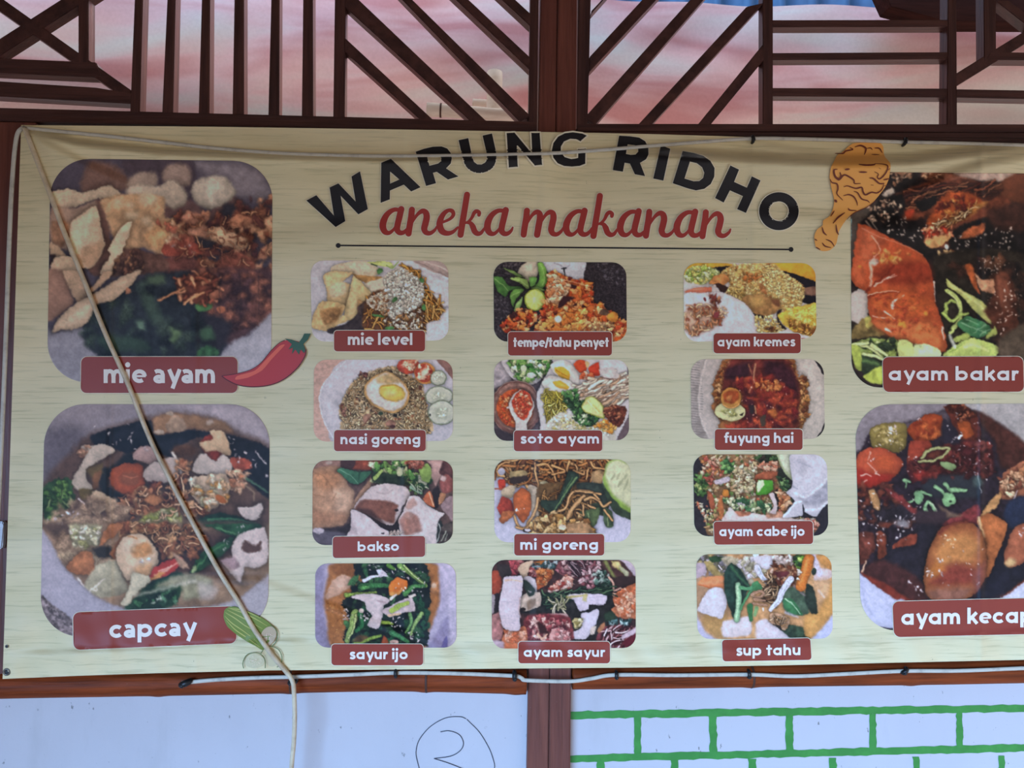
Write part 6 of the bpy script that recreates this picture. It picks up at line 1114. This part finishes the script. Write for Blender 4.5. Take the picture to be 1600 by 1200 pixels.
# ---------------------------------------------------------------- round bold lettering for the captions (x-height = 1, y up)
SW = .30
def glyph(ch, two=False):
    """strokes [(points, round?)] and advance"""
    w = SW; h = w / 2; R = .5 - h
    ring = lambda cx, a0=0, a1=360, n=26, rx=None: arc(cx, .5, (rx or R + .05), R, a0, a1, n)
    D = 1.10; c = D / 2 + .01; rs = D - h
    if ch == 'o': return [ring(c)], D + .12
    if ch == 'a' and two:
        return [[(.10, .80), (.25, .87), (.45, .86), (.62, .78), (.68, .6), (.68, 0)], arc(.40, .29, .28, .17, 0, 360, 22)], .98
    if ch == 'a': return [ring(c), [(rs, 1), (rs, 0)]], D + .16
    if ch == 'b': return [ring(D - c + .02), [(h, 1.45), (h, 0)]], D + .14
    if ch == 'd': return [ring(c), [(rs, 1.45), (rs, 0)]], D + .16
    if ch == 'p': return [ring(D - c + .02), [(h, 1), (h, -.40)]], D + .14
    if ch == 'g': return [ring(c), [(rs, 1), (rs, -.05)], bez([(rs, -.05), (rs - .08, -.24), (rs - .34, -.31), (.14, -.20)], 6)], D + .16
    if ch == 'c': return [ring(c, 42, 318)], D + .0
    if ch == 'e': return [ring(c, 0, 308), ([(.12, .50), (D - .06, .50)], .52)], D + .06
    if ch == 'n': return [[(h, 1), (h, 0)], bez([(h, .52), (h + .12, .78), (.52, .86), (.76, .74), (.82, .45)], 6), [(.82, .52), (.82, 0)]], 1.12
    if ch == 'h': return [[(h, 1.45), (h, 0)], bez([(h, .52), (h + .12, .78), (.52, .86), (.76, .74), (.82, .45)], 6), [(.82, .52), (.82, 0)]], 1.12
    if ch == 'u': return [[(h, 1), (h, .48)], bez([(h, .52), (h + .06, .26), (.46, .14), (.72, .24), (.82, .52)], 6), [(.82, 1), (.82, 0)]], 1.12
    if ch == 'm': return [[(h, 1), (h, 0)], bez([(h, .52), (h + .1, .78), (.48, .86), (.68, .74), (.74, .45)], 6), [(.74, .52), (.74, 0)], bez([(.74, .52), (.84, .78), (1.06, .86), (1.27, .74), (1.33, .45)], 6), [(1.33, .52), (1.33, 0)]], 1.63
    if ch == 'r': return [[(h, 1), (h, 0)], bez([(h, .45), (h + .1, .74), (.42, .86), (.60, .80)], 6)], .70
    if ch == 'i': return [[(h, 1), (h, 0)], 'dot', ], .44
    if ch == 'j': return [[(h, 1), (h, -.1)], bez([(h, -.1), (h - .08, -.26), (h - .30, -.26)], 5), 'dot'], .44
    if ch == 'l': return [[(h, 1.45), (h, 0)]], .44
    if ch == 't': return [[(.34, 1.36), (.34, 0)], ([(.0, .87), (.72, .87)], .82)], .80
    if ch == 'f': return [[(.30, 1.1), (.30, 0)], bez([(.30, 1.08), (.34, 1.28), (.48, 1.36), (.68, 1.32)], 5), ([(.0, .87), (.66, .87)], .82)], .74
    if ch == 'k': return [[(h, 1.45), (h, 0)], [(.16, .34), (.82, 1.0)], [(.40, .58), (.86, 0)]], 1.0
    if ch == 'v': return [[(.15, 1), (.52, .04)], [(.93, 1), (.54, .04)]], 1.08
    if ch == 'y': return [[(.15, 1), (.55, .08)], [(.95, 1), (.40, -.40)]], 1.08
    if ch == 's': return [bez([(.70, .78), (.52, .88), (.28, .85), (.20, .70), (.32, .56), (.56, .46), (.66, .30), (.56, .15), (.34, .12), (.10, .22)], 5)], .86
    if ch == '/': return [[(.05, -.14), (.55, 1.42)]], .62
    return [], .42
def fine(p, step=.14):
    p = np.asarray(p, float); out = []
    for a, b in zip(p, p[1:]):
        k = max(1, int(np.hypot(*(b - a)) / step)); out += [a + (b - a) * i / k for i in range(k)]
    return np.array(out + [p[-1]])
def caption(text, box_, x0, x1, yb0, yb1, xh, label, two=False, rad=5):
    """red caption plate (corners TL TR BR BL) with its white words between x0 and x1 on the baseline yb0..yb1"""
    q = box_ if isinstance(box_, list) else R4(*box_)
    def rounded(q, r, grow=0):
        q = np.array(q, float); c = q.mean(0); out = []
        for i in range(4):
            p, a, b = q[i], q[i-1], q[(i+1) % 4]; u = (a-p) / np.linalg.norm(a-p); v = (b-p) / np.linalg.norm(b-p)
            p = p - (u + v) * grow; ce_ = p + (u + v) * r
            for k in range(6):
                t = k / 5 * np.pi / 2; out.append(ce_ - v * r * np.cos(np.pi/2 - t) * 1 - u * r * np.cos(t) if False else ce_ - u * r * np.sin(t) - v * r * np.cos(t))
        return out
    ol = Ink(.0017); ol.poly(rounded(q, rad + 1, 1.0), step=5.5)
    pl = Ink(.0023); pl.poly(rounded(q, rad), step=5.5)
    plate = pl.make('caption_plate', M['red'], banner, label); ol.make('plate_outline', M['halo'], plate)
    gl, X = [], 0.0
    for ch in text:
        st, adv = glyph(ch, two); gl.append((X, st)); X += adv + .03
    sx = (x1 - x0) / (X - .15); tx = Ink(.0030); hl = Ink(.0028)
    for gx, st in gl:
        for s_ in st:
            if isinstance(s_, str):
                x = x0 + (gx + SW / 2) * sx; y = yb0 + (yb1 - yb0) * (x - x0) / (x1 - x0) - 1.33 * xh; tx.disc(x, y, .19 * xh); hl.disc(x, y, .19 * xh + .6); continue
            wk = 1.0
            if isinstance(s_, tuple): s_, wk = s_
            p = fine(s_); x = x0 + (gx + p[:, 0]) * sx; y = yb0 + (yb1 - yb0) * (x - x0) / (x1 - x0) - p[:, 1] * xh
            tx.ribbon(np.stack([x, y], 1), SW * xh * wk)
    tx.make('lettering', M['paper'], plate)
caption('mie ayam', [(127,557.5),(371,557.5),(371,614),(126,614)], 162, 336.5, 598.5, 598.5, 21.5, 'dark red plate reading mie ayam', True, 9)
caption('capcay', [(114,957),(368,947),(369.5,1005),(115,1015.5)], 170.5, 305.5, 997, 993, 20.5, 'dark red plate reading capcay', True, 10)
caption('ayam bakar', [(1379,558),(1598.5,557),(1600,612),(1380.5,612.5)], 1388, 1591, 594.5, 594.5, 15.5, 'dark red plate reading ayam bakar', False, 9)
caption('ayam kecap', [(1394.5,940),(1634,934),(1638,990),(1397,995.5)], 1408, 1614, 976.5, 973, 17.5, 'dark red plate reading ayam kecap', False, 10)
caption('mie level', (522,516.5,664,549), 543.5, 644.5, 539, 539, 13, 'dark red plate reading mie level')
caption('tempe/tahu penyet', (794,518.5,956,555.5), 802, 951, 542, 542, 10.6, 'dark red plate reading tempe/tahu penyet')
caption('ayam kremes', (1115,521,1251,552), 1121, 1242, 541.3, 541, 10.4, 'dark red plate reading ayam kremes')
caption('nasi goreng', (522,672,665,705), 532, 657, 694, 694, 11.2, 'dark red plate reading nasi goreng')
caption('soto ayam', (803,672.5,941,705), 813, 936.5, 693, 693, 11.2, 'dark red plate reading soto ayam')
caption('fuyung hai', (1117,670.5,1254,703), 1131.5, 1239.7, 692, 692, 11.2, 'dark red plate reading fuyung hai')
caption('bakso', [(520,838.5),(664,837.5),(664,870),(520,872)], 558.7, 623.3, 861.3, 860.6, 10.6, 'dark red plate reading bakso')
caption('mi goreng', (803.5,834.5,944,868), 812.8, 935, 859, 859, 12, 'dark red plate reading mi goreng')
caption('ayam cabe ijo', [(1115,815),(1270,814),(1270.5,850),(1116.5,851)], 1123.8, 1257, 837.8, 837.2, 10.8, 'dark red plate reading ayam cabe ijo')
caption('sayur ijo', (518,1006.5,661,1039.5), 546, 637, 1030, 1030, 11.5, 'dark red plate reading sayur ijo')
caption('ayam sayur', (810,1002.5,953,1036.5), 818, 945, 1026.3, 1026.3, 10.8, 'dark red plate reading ayam sayur')
caption('sup tahu', [(1128,1000),(1266,997),(1268,1031),(1129.5,1033.5)], 1150, 1251, 1024.5, 1023.5, 12, 'dark red plate reading sup tahu')

# ---------------------------------------------------------------- the title
def za(L): return [(470 + x / 4, 190 + y / 4) for x, y in L]
def zb(L): return [(860 + x / 4, 190 + y / 4) for x, y in L]
TITLE = [
 ('W', za([(35,493),(97,460),(207,588),(180,412),(235,386),(343,500),(317,343),(370,311),(419,547),(360,580),(248,462),(278,622),(218,659)]), []),
 ('A', za([(503,257),(563,232),(748,410),(690,437),(644,394),(557,431),(556,486),(499,508)]), [za([(558,312),(616,362),(558,388)])]),
 ('R', za([(718,188),(770,170),(825,157),(880,155),(915,168),(937,196),(944,230),(937,262),(908,292),(985,343),(920,362),(850,314),(826,320),(845,385),(783,402)]), [za([(790,222),(836,209),(862,210),(878,226),(876,248),(858,262),(804,276)])]),
 ('U', za([(986,116),(1047,103),(1072,225),(1083,252),(1103,267),(1130,268),(1152,256),(1163,232),(1162,200),(1136,87),(1195,74),(1222,196),(1222,240),(1206,282),(1175,308),(1130,322),(1090,320),(1052,302),(1026,272),(1012,232)]), []),
 ('N', za([(1281,67),(1338,64),(1441,188),(1436,66),(1497,66),(1513,274),(1461,279),(1354,154),(1361,286),(1296,291)]), []),
 ('G', zb([(236,86),(200,70),(140,62),(90,68),(45,90),(14,132),(4,180),(14,228),(42,264),(85,282),(135,286),(185,281),(222,266),(225,165),(168,168),(169,224),(130,229),(92,218),(70,190),(70,158),(88,128),(125,112),(160,114),(188,128)]), []),
 ('R', zb([(430,88),(500,92),(555,100),(592,122),(612,160),(613,205),(598,235),(560,258),(592,341),(528,329),(497,262),(464,257),(453,313),(390,303)]), [zb([(483,142),(528,147),(548,162),(549,188),(532,206),(502,208),(472,202)])]),
 ('I', zb([(691,147),(749,170),(706,369),(643,356)]), []),
 ('D', zb([(827,184),(895,196),(955,214),(1000,245),(1026,290),(1024,345),(1002,390),(962,420),(910,430),(860,418),(765,385)]), [zb([(872,250),(915,260),(948,285),(962,320),(955,352),(930,372),(895,373),(838,356)])]),
 ('H', zb([(1125,274),(1179,300),(1148,377),(1228,413),(1259,342),(1313,368),(1222,571),(1167,547),(1203,466),(1122,430),(1083,506),(1029,478)]), []),
 ('O', arc(1217, 330, 31, 29.7, 0, 352.5, 48), [arc(1217, 330, 15.5, 15.3, 0, 350, 36)])]
for word, L_ in (('WARUNG', TITLE[:6]), ('RIDHO', TITLE[6:])):
    hal = Ink(.0018); ttl = Ink(.0030)
    for ch, L, holes in L_:
        for q in [L] + holes:
            hal.ribbon(fine(list(q) + [q[0]], 3.0), 2.4)
            for x, y in (q if len(q) < 22 else []): hal.disc(x, y, 1.2, n=8)
        ttl.poly(L, holes, 3.6)
    t_ = ttl.make('title_lettering', M['ink'], banner, 'arched black heading word reading ' + word); hal.make('lettering_outline', M['halo'], t_)

# cursive line, drawn as pen strokes of changing width (units of the close-up, y up from the baseline)
def cursive(word, X, sc, ox, oy, slope):
    out = []
    G_ = {'a': ([([(205,192),(165,212),(120,208),(70,170),(38,110),(32,55),(52,14),(90,6),(130,40),(160,95)], [22,36,40,50,60,60,52,36,24,18]), ([(196,218),(180,150),(162,75),(160,32),(182,8),(215,10),(245,36),(258,64)], [56,56,56,54,48,38,28,16])], 255),
          'n': ([([(36,214),(28,140),(14,60),(6,0)], [54,56,56,54]), ([(20,50),(44,110),(86,172),(128,202),(158,190),(168,150),(156,90),(146,45),(162,12),(200,6),(240,34),(256,64)], [18,22,30,44,54,58,58,56,48,38,28,16])], 250),
          'e': ([([(34,96),(80,112),(130,138),(156,172),(146,204),(112,210),(72,182),(42,130),(34,76),(54,26),(98,6),(150,18),(196,60)], [22,24,28,34,38,34,42,54,60,58,46,34,20])], 200),
          'k': ([([(78,352),(62,250),(40,120),(20,-6)], [54,54,56,56]), ([(50,98),(88,110),(120,146),(142,190),(166,206),(186,192),(184,172)], [22,24,28,34,36,36,32]), ([(76,104),(108,98),(130,66),(146,26),(172,6),(204,14),(234,56)], [24,38,52,52,46,34,20])], 228),
          'm': ([([(34,214),(26,140),(12,60),(4,0)], [54,56,56,54]), ([(18,50),(42,112),(80,174),(118,202),(144,190),(150,150),(138,80),(124,0)], [18,22,30,44,54,58,58,56]), ([(136,50),(160,112),(198,174),(236,202),(264,190),(270,150),(258,90),(250,45),(266,12),(302,6),(340,34),(356,64)], [18,22,30,44,54,58,58,56,48,38,28,16])], 352)}
    for ch in word:
        st, adv = G_[ch]
        for p, w_ in st:
            p = bez(p, 6); x = ox + (X + p[:, 0]) / sc; y = oy - p[:, 1] / sc + slope * (x - ox); out.append((np.stack([x, y], 1), [q / sc for q in w_]))
        X += adv
    return out
sc_ = Ink(.0026); so = Ink(.0016)
for p, w_ in cursive('aneka', 4, 5.714, 592, 364.6, .009) + cursive('makanan', 0, 5.714, 817.5, 366.6, .009):
    sc_.ribbon(p, 0, prof=w_); so.ribbon(p, 0, prof=[q + 2.6 for q in w_])
    for i in (0, -1): sc_.disc(*p[i], w_[i] / 2); so.disc(*p[i], w_[i] / 2 + 1.3)
t_ = sc_.make('script_lettering', M['ink_red'], banner, 'dark red cursive line reading aneka makanan'); so.make('lettering_outline', M['halo'], t_)
ru = Ink(.0010); x = np.linspace(528, 1236, 90); ru.ribbon(np.stack([x, 383.5 + (x - 528) * .0090], 1), 2.4); ru.disc(528.5, 383.6, 3.8); ru.disc(1236, 389.8, 3.8)
ru.make('divider_line', M['ink'], banner, 'thin black rule with round ends')

# ---------------------------------------------------------------- little drawings on the print
def zc(L, ox, oy, s): return [(ox + x / s, oy + y / s) for x, y in L]
sm_ = lambda L, n=4: smooth_closed(L, n)
# chili
z = lambda L: zc(L, 60, 425, 3.636)
k1 = Ink(.0034); k1.poly(sm_(z([(1040,590),(1120,580),(1200,560),(1260,520),(1320,450),(1370,405),(1420,385),(1490,400),(1520,440),(1512,480),(1470,545),(1400,605),(1320,640),(1220,652),(1130,640),(1070,612)])), step=8)
ch_ = k1.make('chili_drawing', vinyl('chili_red', CH1), banner, 'drawing of a red chili with a green stalk')
k = Ink(.0038); k.poly(sm_(z([(1130,590),(1230,560),(1300,490),(1370,420),(1400,415),(1330,490),(1270,560),(1190,600),(1120,612)])), step=8); k.make('highlight', vinyl('chili_light', CH2), ch_)
k = Ink(.0038); k.ribbon(bez(z([(1042,592),(1075,615),(1135,642),(1220,653),(1320,641),(1400,606),(1470,546),(1513,481),(1521,440)]), 6), 1.6); k.ribbon(bez(z([(1042,590),(1120,579),(1200,558),(1262,518),(1322,447),(1370,402),(1400,388)]), 6), 1.0); k.make('outline', vinyl('chili_edge', CH3), ch_)
k = Ink(.0042); k.poly(z([(1400,378),(1440,385),(1480,400),(1500,372),(1510,350),(1548,350),(1530,385),(1505,410),(1518,440),(1510,462),(1490,440),(1480,470),(1460,440),(1440,468),(1446,430),(1420,440),(1440,410)]), step=7); k.make('stalk', vinyl('chili_green', CH4), ch_, 'dark green stalk and cap')
# drumstick
z = lambda L: zc(L, 1260, 215, 6.486)
k1 = Ink(.0030); k1.poly(sm_(z([(420,95),(470,60),(560,50),(660,52),(745,55),(778,90),(785,160),(800,200),(850,260),(850,330),(835,420),(800,500),(740,580),(680,650),(600,710),(500,755),(430,800),(370,880),(330,950),(320,1000),(300,1080),(240,1140),(160,1150),(95,1110),(80,1000),(110,930),(165,890),(170,840),(240,790),(275,700),(280,620),(255,520),(235,400),(250,300),(280,240),(310,180),(360,150)]), 4), step=4)
ds = k1.make('drumstick_drawing', vinyl('fried_orange', DR1), banner, 'drawing of an orange fried chicken drumstick with brown lines')
k = Ink(.0042)
for L, w_ in (([(290,160),(370,160),(400,135),(470,120),(440,100)],2.2),([(490,95),(550,80),(600,105),(600,140),(585,175)],2.6),([(610,110),(650,105),(670,125)],1.6),([(690,105),(740,110),(770,155)],2.0),([(530,270),(600,278),(680,275),(700,262)],2.6),([(700,262),(790,270),(825,290),(815,340),(780,390),(740,420),(720,400),(730,370),(690,345)],2.0),([(315,320),(280,330),(290,390),(330,420),(350,390),(340,350)],3.0),([(285,400),(330,430),(380,380),(430,395),(480,430),(490,465),(550,465)],2.4),([(240,420),(260,455),(310,470),(320,520),(310,570),(370,635)],2.2),([(380,500),(420,490),(500,515),(560,505),(575,550),(600,580),(660,555),(720,560),(770,520),(785,465)],2.4),([(640,410),(680,415),(740,465),(790,462)],2.6),([(375,590),(430,578),(480,600),(510,650),(518,690)],2.2),([(480,545),(520,560),(560,620),(620,640),(640,660)],2.0),([(285,630),(310,655)],4.2),([(425,715),(440,735),(510,740)],2.0),([(285,740),(245,800)],1.8),([(390,760),(320,810),(270,870)],2.6),([(300,880),(310,950),(328,985)],2.4),([(160,905),(175,960),(208,990)],2.2),([(80,1025),(110,1045)],1.8),([(160,1065),(190,1100),(250,1115)],2.0),([(195,1030),(250,1055),(285,1105)],1.8),([(95,1110),(140,1135)],2.0),([(390,325),(440,318)],3.0),([(535,350),(615,350)],2.6),([(655,480),(680,482)],1.8),([(735,305),(755,320)],1.6),([(780,430),(845,415)],2.0),([(790,490),(820,482)],2.0),([(830,330),(848,312)],2.4),([(660,170),(740,172)],1.4),([(410,830),(450,790),(500,755),(620,700),(700,640)],1.2)):
    p = fine(bez(z(L), 5), 2.5); n = len(p); k.ribbon(p, 0, prof=[w_ * .4, w_, w_ * 1.1, w_ * .9, w_ * .4])
k.make('crust_lines', vinyl('fried_brown', DR2), ds)
# cucumber and slices
z = lambda L: zc(L, 330, 930, 8)
k1 = Ink(.0034); k1.poly(sm_(z([(155,280),(165,190),(215,148),(300,142),(400,180),(520,225),(640,285),(760,375),(800,420),(790,520),(700,600),(640,685),(560,640),(440,575),(300,480),(200,390)]), 5), step=8)
cu = k1.make('cucumber_drawing', vinyl('cucumber_green', CU1), banner, 'drawing of a striped green cucumber with cut slices')
k = Ink(.0038)
for L in ([(175,215),(300,290),(440,390),(600,470)],[(170,260),(260,350),(420,460),(590,590)],[(200,185),(330,250),(480,330),(640,420)],[(240,170),(380,215),(560,300),(700,385)],[(185,310),(300,430),(460,540),(610,650)],[(215,160),(420,195),(620,290)]):
    k.ribbon(bez(z(L), 6), 0, prof=[.5, 1.6, 1.8, 1.2, .5])
k.make('pale_stripes', vinyl('cucumber_stripe', CU2), cu)
k = Ink(.0042); k.disc(*z([(712,512)])[0], 16.2, 11.6, 30, math.radians(118)); k.make('cut_face', vinyl('cucumber_flesh', CU3), cu)
k = Ink(.0045); k.ribbon(bez(z([(740,372),(800,420),(828,490),(810,580),(760,640)]), 6), 1.4)
for L in ([(405,915),(395,860),(410,800),(450,745),(520,722),(590,725),(650,765),(676,830),(674,912)],[(618,735),(660,670),(720,640),(790,650),(850,690),(882,760),(880,830),(850,880),(820,900)]): k.ribbon(bez(z(L), 6), 1.3)
k.make('slice_rims', vinyl('cucumber_rim', CU4), cu)
k = Ink(.0012)
for x_, y_, a_, b_ in ((540,825,16,11),(760,790,11,13)): k.disc(*z([(x_, y_)])[0], a_, b_, 24)
k.make('slice_flesh', vinyl('slice_pale', CU5), cu)
k = Ink(.0048); rg = random.Random(3)
for _ in range(26):
    x_, y_ = z([(540 + rg.gauss(0, 40), 835 + rg.gauss(0, 30))])[0]; k.disc(x_, y_, .9, .5, 8, rg.random() * 3)
for _ in range(14):
    x_, y_ = z([(725 + rg.gauss(0, 26), 510 + rg.gauss(0, 30))])[0]; k.disc(x_, y_, .9, .5, 8, rg.random() * 3)
k.make('seeds', vinyl('seed_white', CU6), cu)

# eyelets in the hem
def eyelet(px, py, r):
    c = V(np.array(px), np.array(py), .001); bm = bmesh.new(); n, m_ = 20, 8; R = r * .0012; q = R * .33; vs = []
    for i in range(n):
        a = i * 2 * math.pi / n; vs.append([bm.verts.new((c[0] + (R + q*math.cos(b))*math.cos(a), c[1] - q*.6*math.sin(b), c[2] + (R + q*math.cos(b))*math.sin(a))) for b in [j * 2 * math.pi / m_ for j in range(m_)]])
    for i in range(n):
        for j in range(m_): bm.faces.new((vs[i][j], vs[(i+1) % n][j], vs[(i+1) % n][(j+1) % m_], vs[i][(j+1) % m_]))
    o = from_bm('eyelet', bm, M['metal'], banner, True); tag(o, 'dull metal eyelet')
    bm = bmesh.new(); bm.faces.new([bm.verts.new((c[0] + R*.8*math.cos(i*2*math.pi/n), c[1] + .0004, c[2] + R*.8*math.sin(i*2*math.pi/n))) for i in range(n)]); from_bm('hole', bm, M['black'], o)
eyelet(10.5, 1050, 4.2); eyelet(10.5, 1010, 1.9); eyelet(37, 201, 3.4)

# ---------------------------------------------------------------- cables and their clips
def cable(name, label, pts, rpx, m, flat=1.0, lift=.004, on_sheet=True, Y=-.03):
    P2 = smooth_open(pts, 10)
    P = V(P2[:, 0], P2[:, 1], lift) if on_sheet else at(P2[:, 0], P2[:, 1], Y)
    bm = bmesh.new(); tube_bm(bm, [Vector(p) for p in P], rpx * .0012, 12, flat); o = from_bm(name, bm, M[m], None, True); return tag(o, label, 'cable', 'cables around the banner')
cable('electric_cable', 'white cable running along the top edge of the banner', [(38,200),(100,206),(180,214),(260,223),(330,231),(430,239),(520,242.5),(600,244),(720,243),(850,240),(930,235),(1000,229.5),(1100,221.5),(1174,216.5),(1240,217),(1320,219),(1412,222),(1500,224),(1700,230)], 2.9, 'cable', .75, .005)
cable('electric_cable', 'cream cable crossing the banner diagonally and hanging down the white wall', [(39,201),(52,236),(78,303),(100,362),(132,440),(165,522),(200,600),(232,680),(262,742),(300,815),(342,892),(372,940),(398,985),(428,1027),(450,1053),(457.5,1066),(459.5,1085),(460.5,1120),(459,1160),(455.5,1200),(452,1290),(455,1420)], 3.4, 'cream_cable', 1.0, .0065)
cable('electric_cable', 'white cable down the left side of the banner', [(36,199),(28,208),(24,228),(21,258),(17,320),(13,420),(9.5,520),(5.5,620),(2,700),(-3,800),(-10,900)], 3.2, 'cable', .8, .004)
cable('electric_cable', 'white flat cable clipped along the bamboo under the banner', [(284,1067),(300,1065.5),(340,1062),(400,1059),(460,1057.5),(540,1054.5),(620,1051.3),(700,1052),(770,1054.5),(806,1056.5),(816,1060),(824,1063),(890,1064.5),(925,1060),(962,1054.5),(1060,1055),(1170,1054),(1240,1056.5),(1320,1053),(1412,1048.5),(1500,1048),(1600,1044),(1700,1041)], 3.0, 'cable', .7, 0, False, -.027)
def clip(px, py, label, w=4, h=6.5, on_sheet=False, Y=-.03, rot=0):
    c = Vector(V(np.array(float(px)), np.array(float(py)), .007)) if on_sheet else at1(px, py, Y)
    r = empty('cable_clip', c); tag(r, label, 'cable clip', 'black cable clips')
    s = .0012; n = 12; bm = bmesh.new(); a, b = w * s, h * s
    path = [c + Vector((0, .004, b)), c + Vector((0, -.002, b*.8)), c + Vector((0, -.0045, 0)), c + Vector((0, -.002, -b*.8)), c + Vector((0, .004, -b))]
    R_ = Matrix.Rotation(rot, 3, 'Y'); path = [c + R_ @ (p - c) for p in path]
    tube_bm(bm, path, [a*.55, a*.7, a*.75, a*.7, a*.55], 8); from_bm('saddle', bm, M['black'], r, True)
    bm = bmesh.new(); q = c + R_ @ Vector((a * .2, -.006, -b * .55)); bmesh.ops.create_uvsphere(bm, u_segments=10, v_segments=6, radius=a * .5, matrix=Matrix.Translation(q)); from_bm('nail_head', bm, M['black'], r, True)
clip(1176, 217.5, 'black clip on the top cable under the stile right of the heading', 4, 5, True)
clip(1413.5, 221.5, 'black clip on the top cable above the grilled chicken photo', 4, 5.5, True, rot=.3)
clip(290, 1067, 'black clip at the left end of the cable on the bamboo', 6.5, 7.5, rot=1.2)
clip(457.5, 1065.5, 'black clip where the cream cable passes the bamboo', 5, 5.5, Y=-.036, rot=1.4)
clip(618.5, 1052, 'black clip on the bamboo cable below the greens soup photo', 4, 5.5)
clip(804, 1056, 'black clip on the bamboo cable just left of the middle post', 5, 6)
clip(963, 1055, 'black clip on the bamboo cable just right of the middle post', 4, 5)
clip(1170, 1053.5, 'black clip on the bamboo cable below the tofu soup photo', 4, 5.5)
clip(1413, 1048, 'black clip on the bamboo cable below the soy chicken photo', 5, 5, rot=.8)
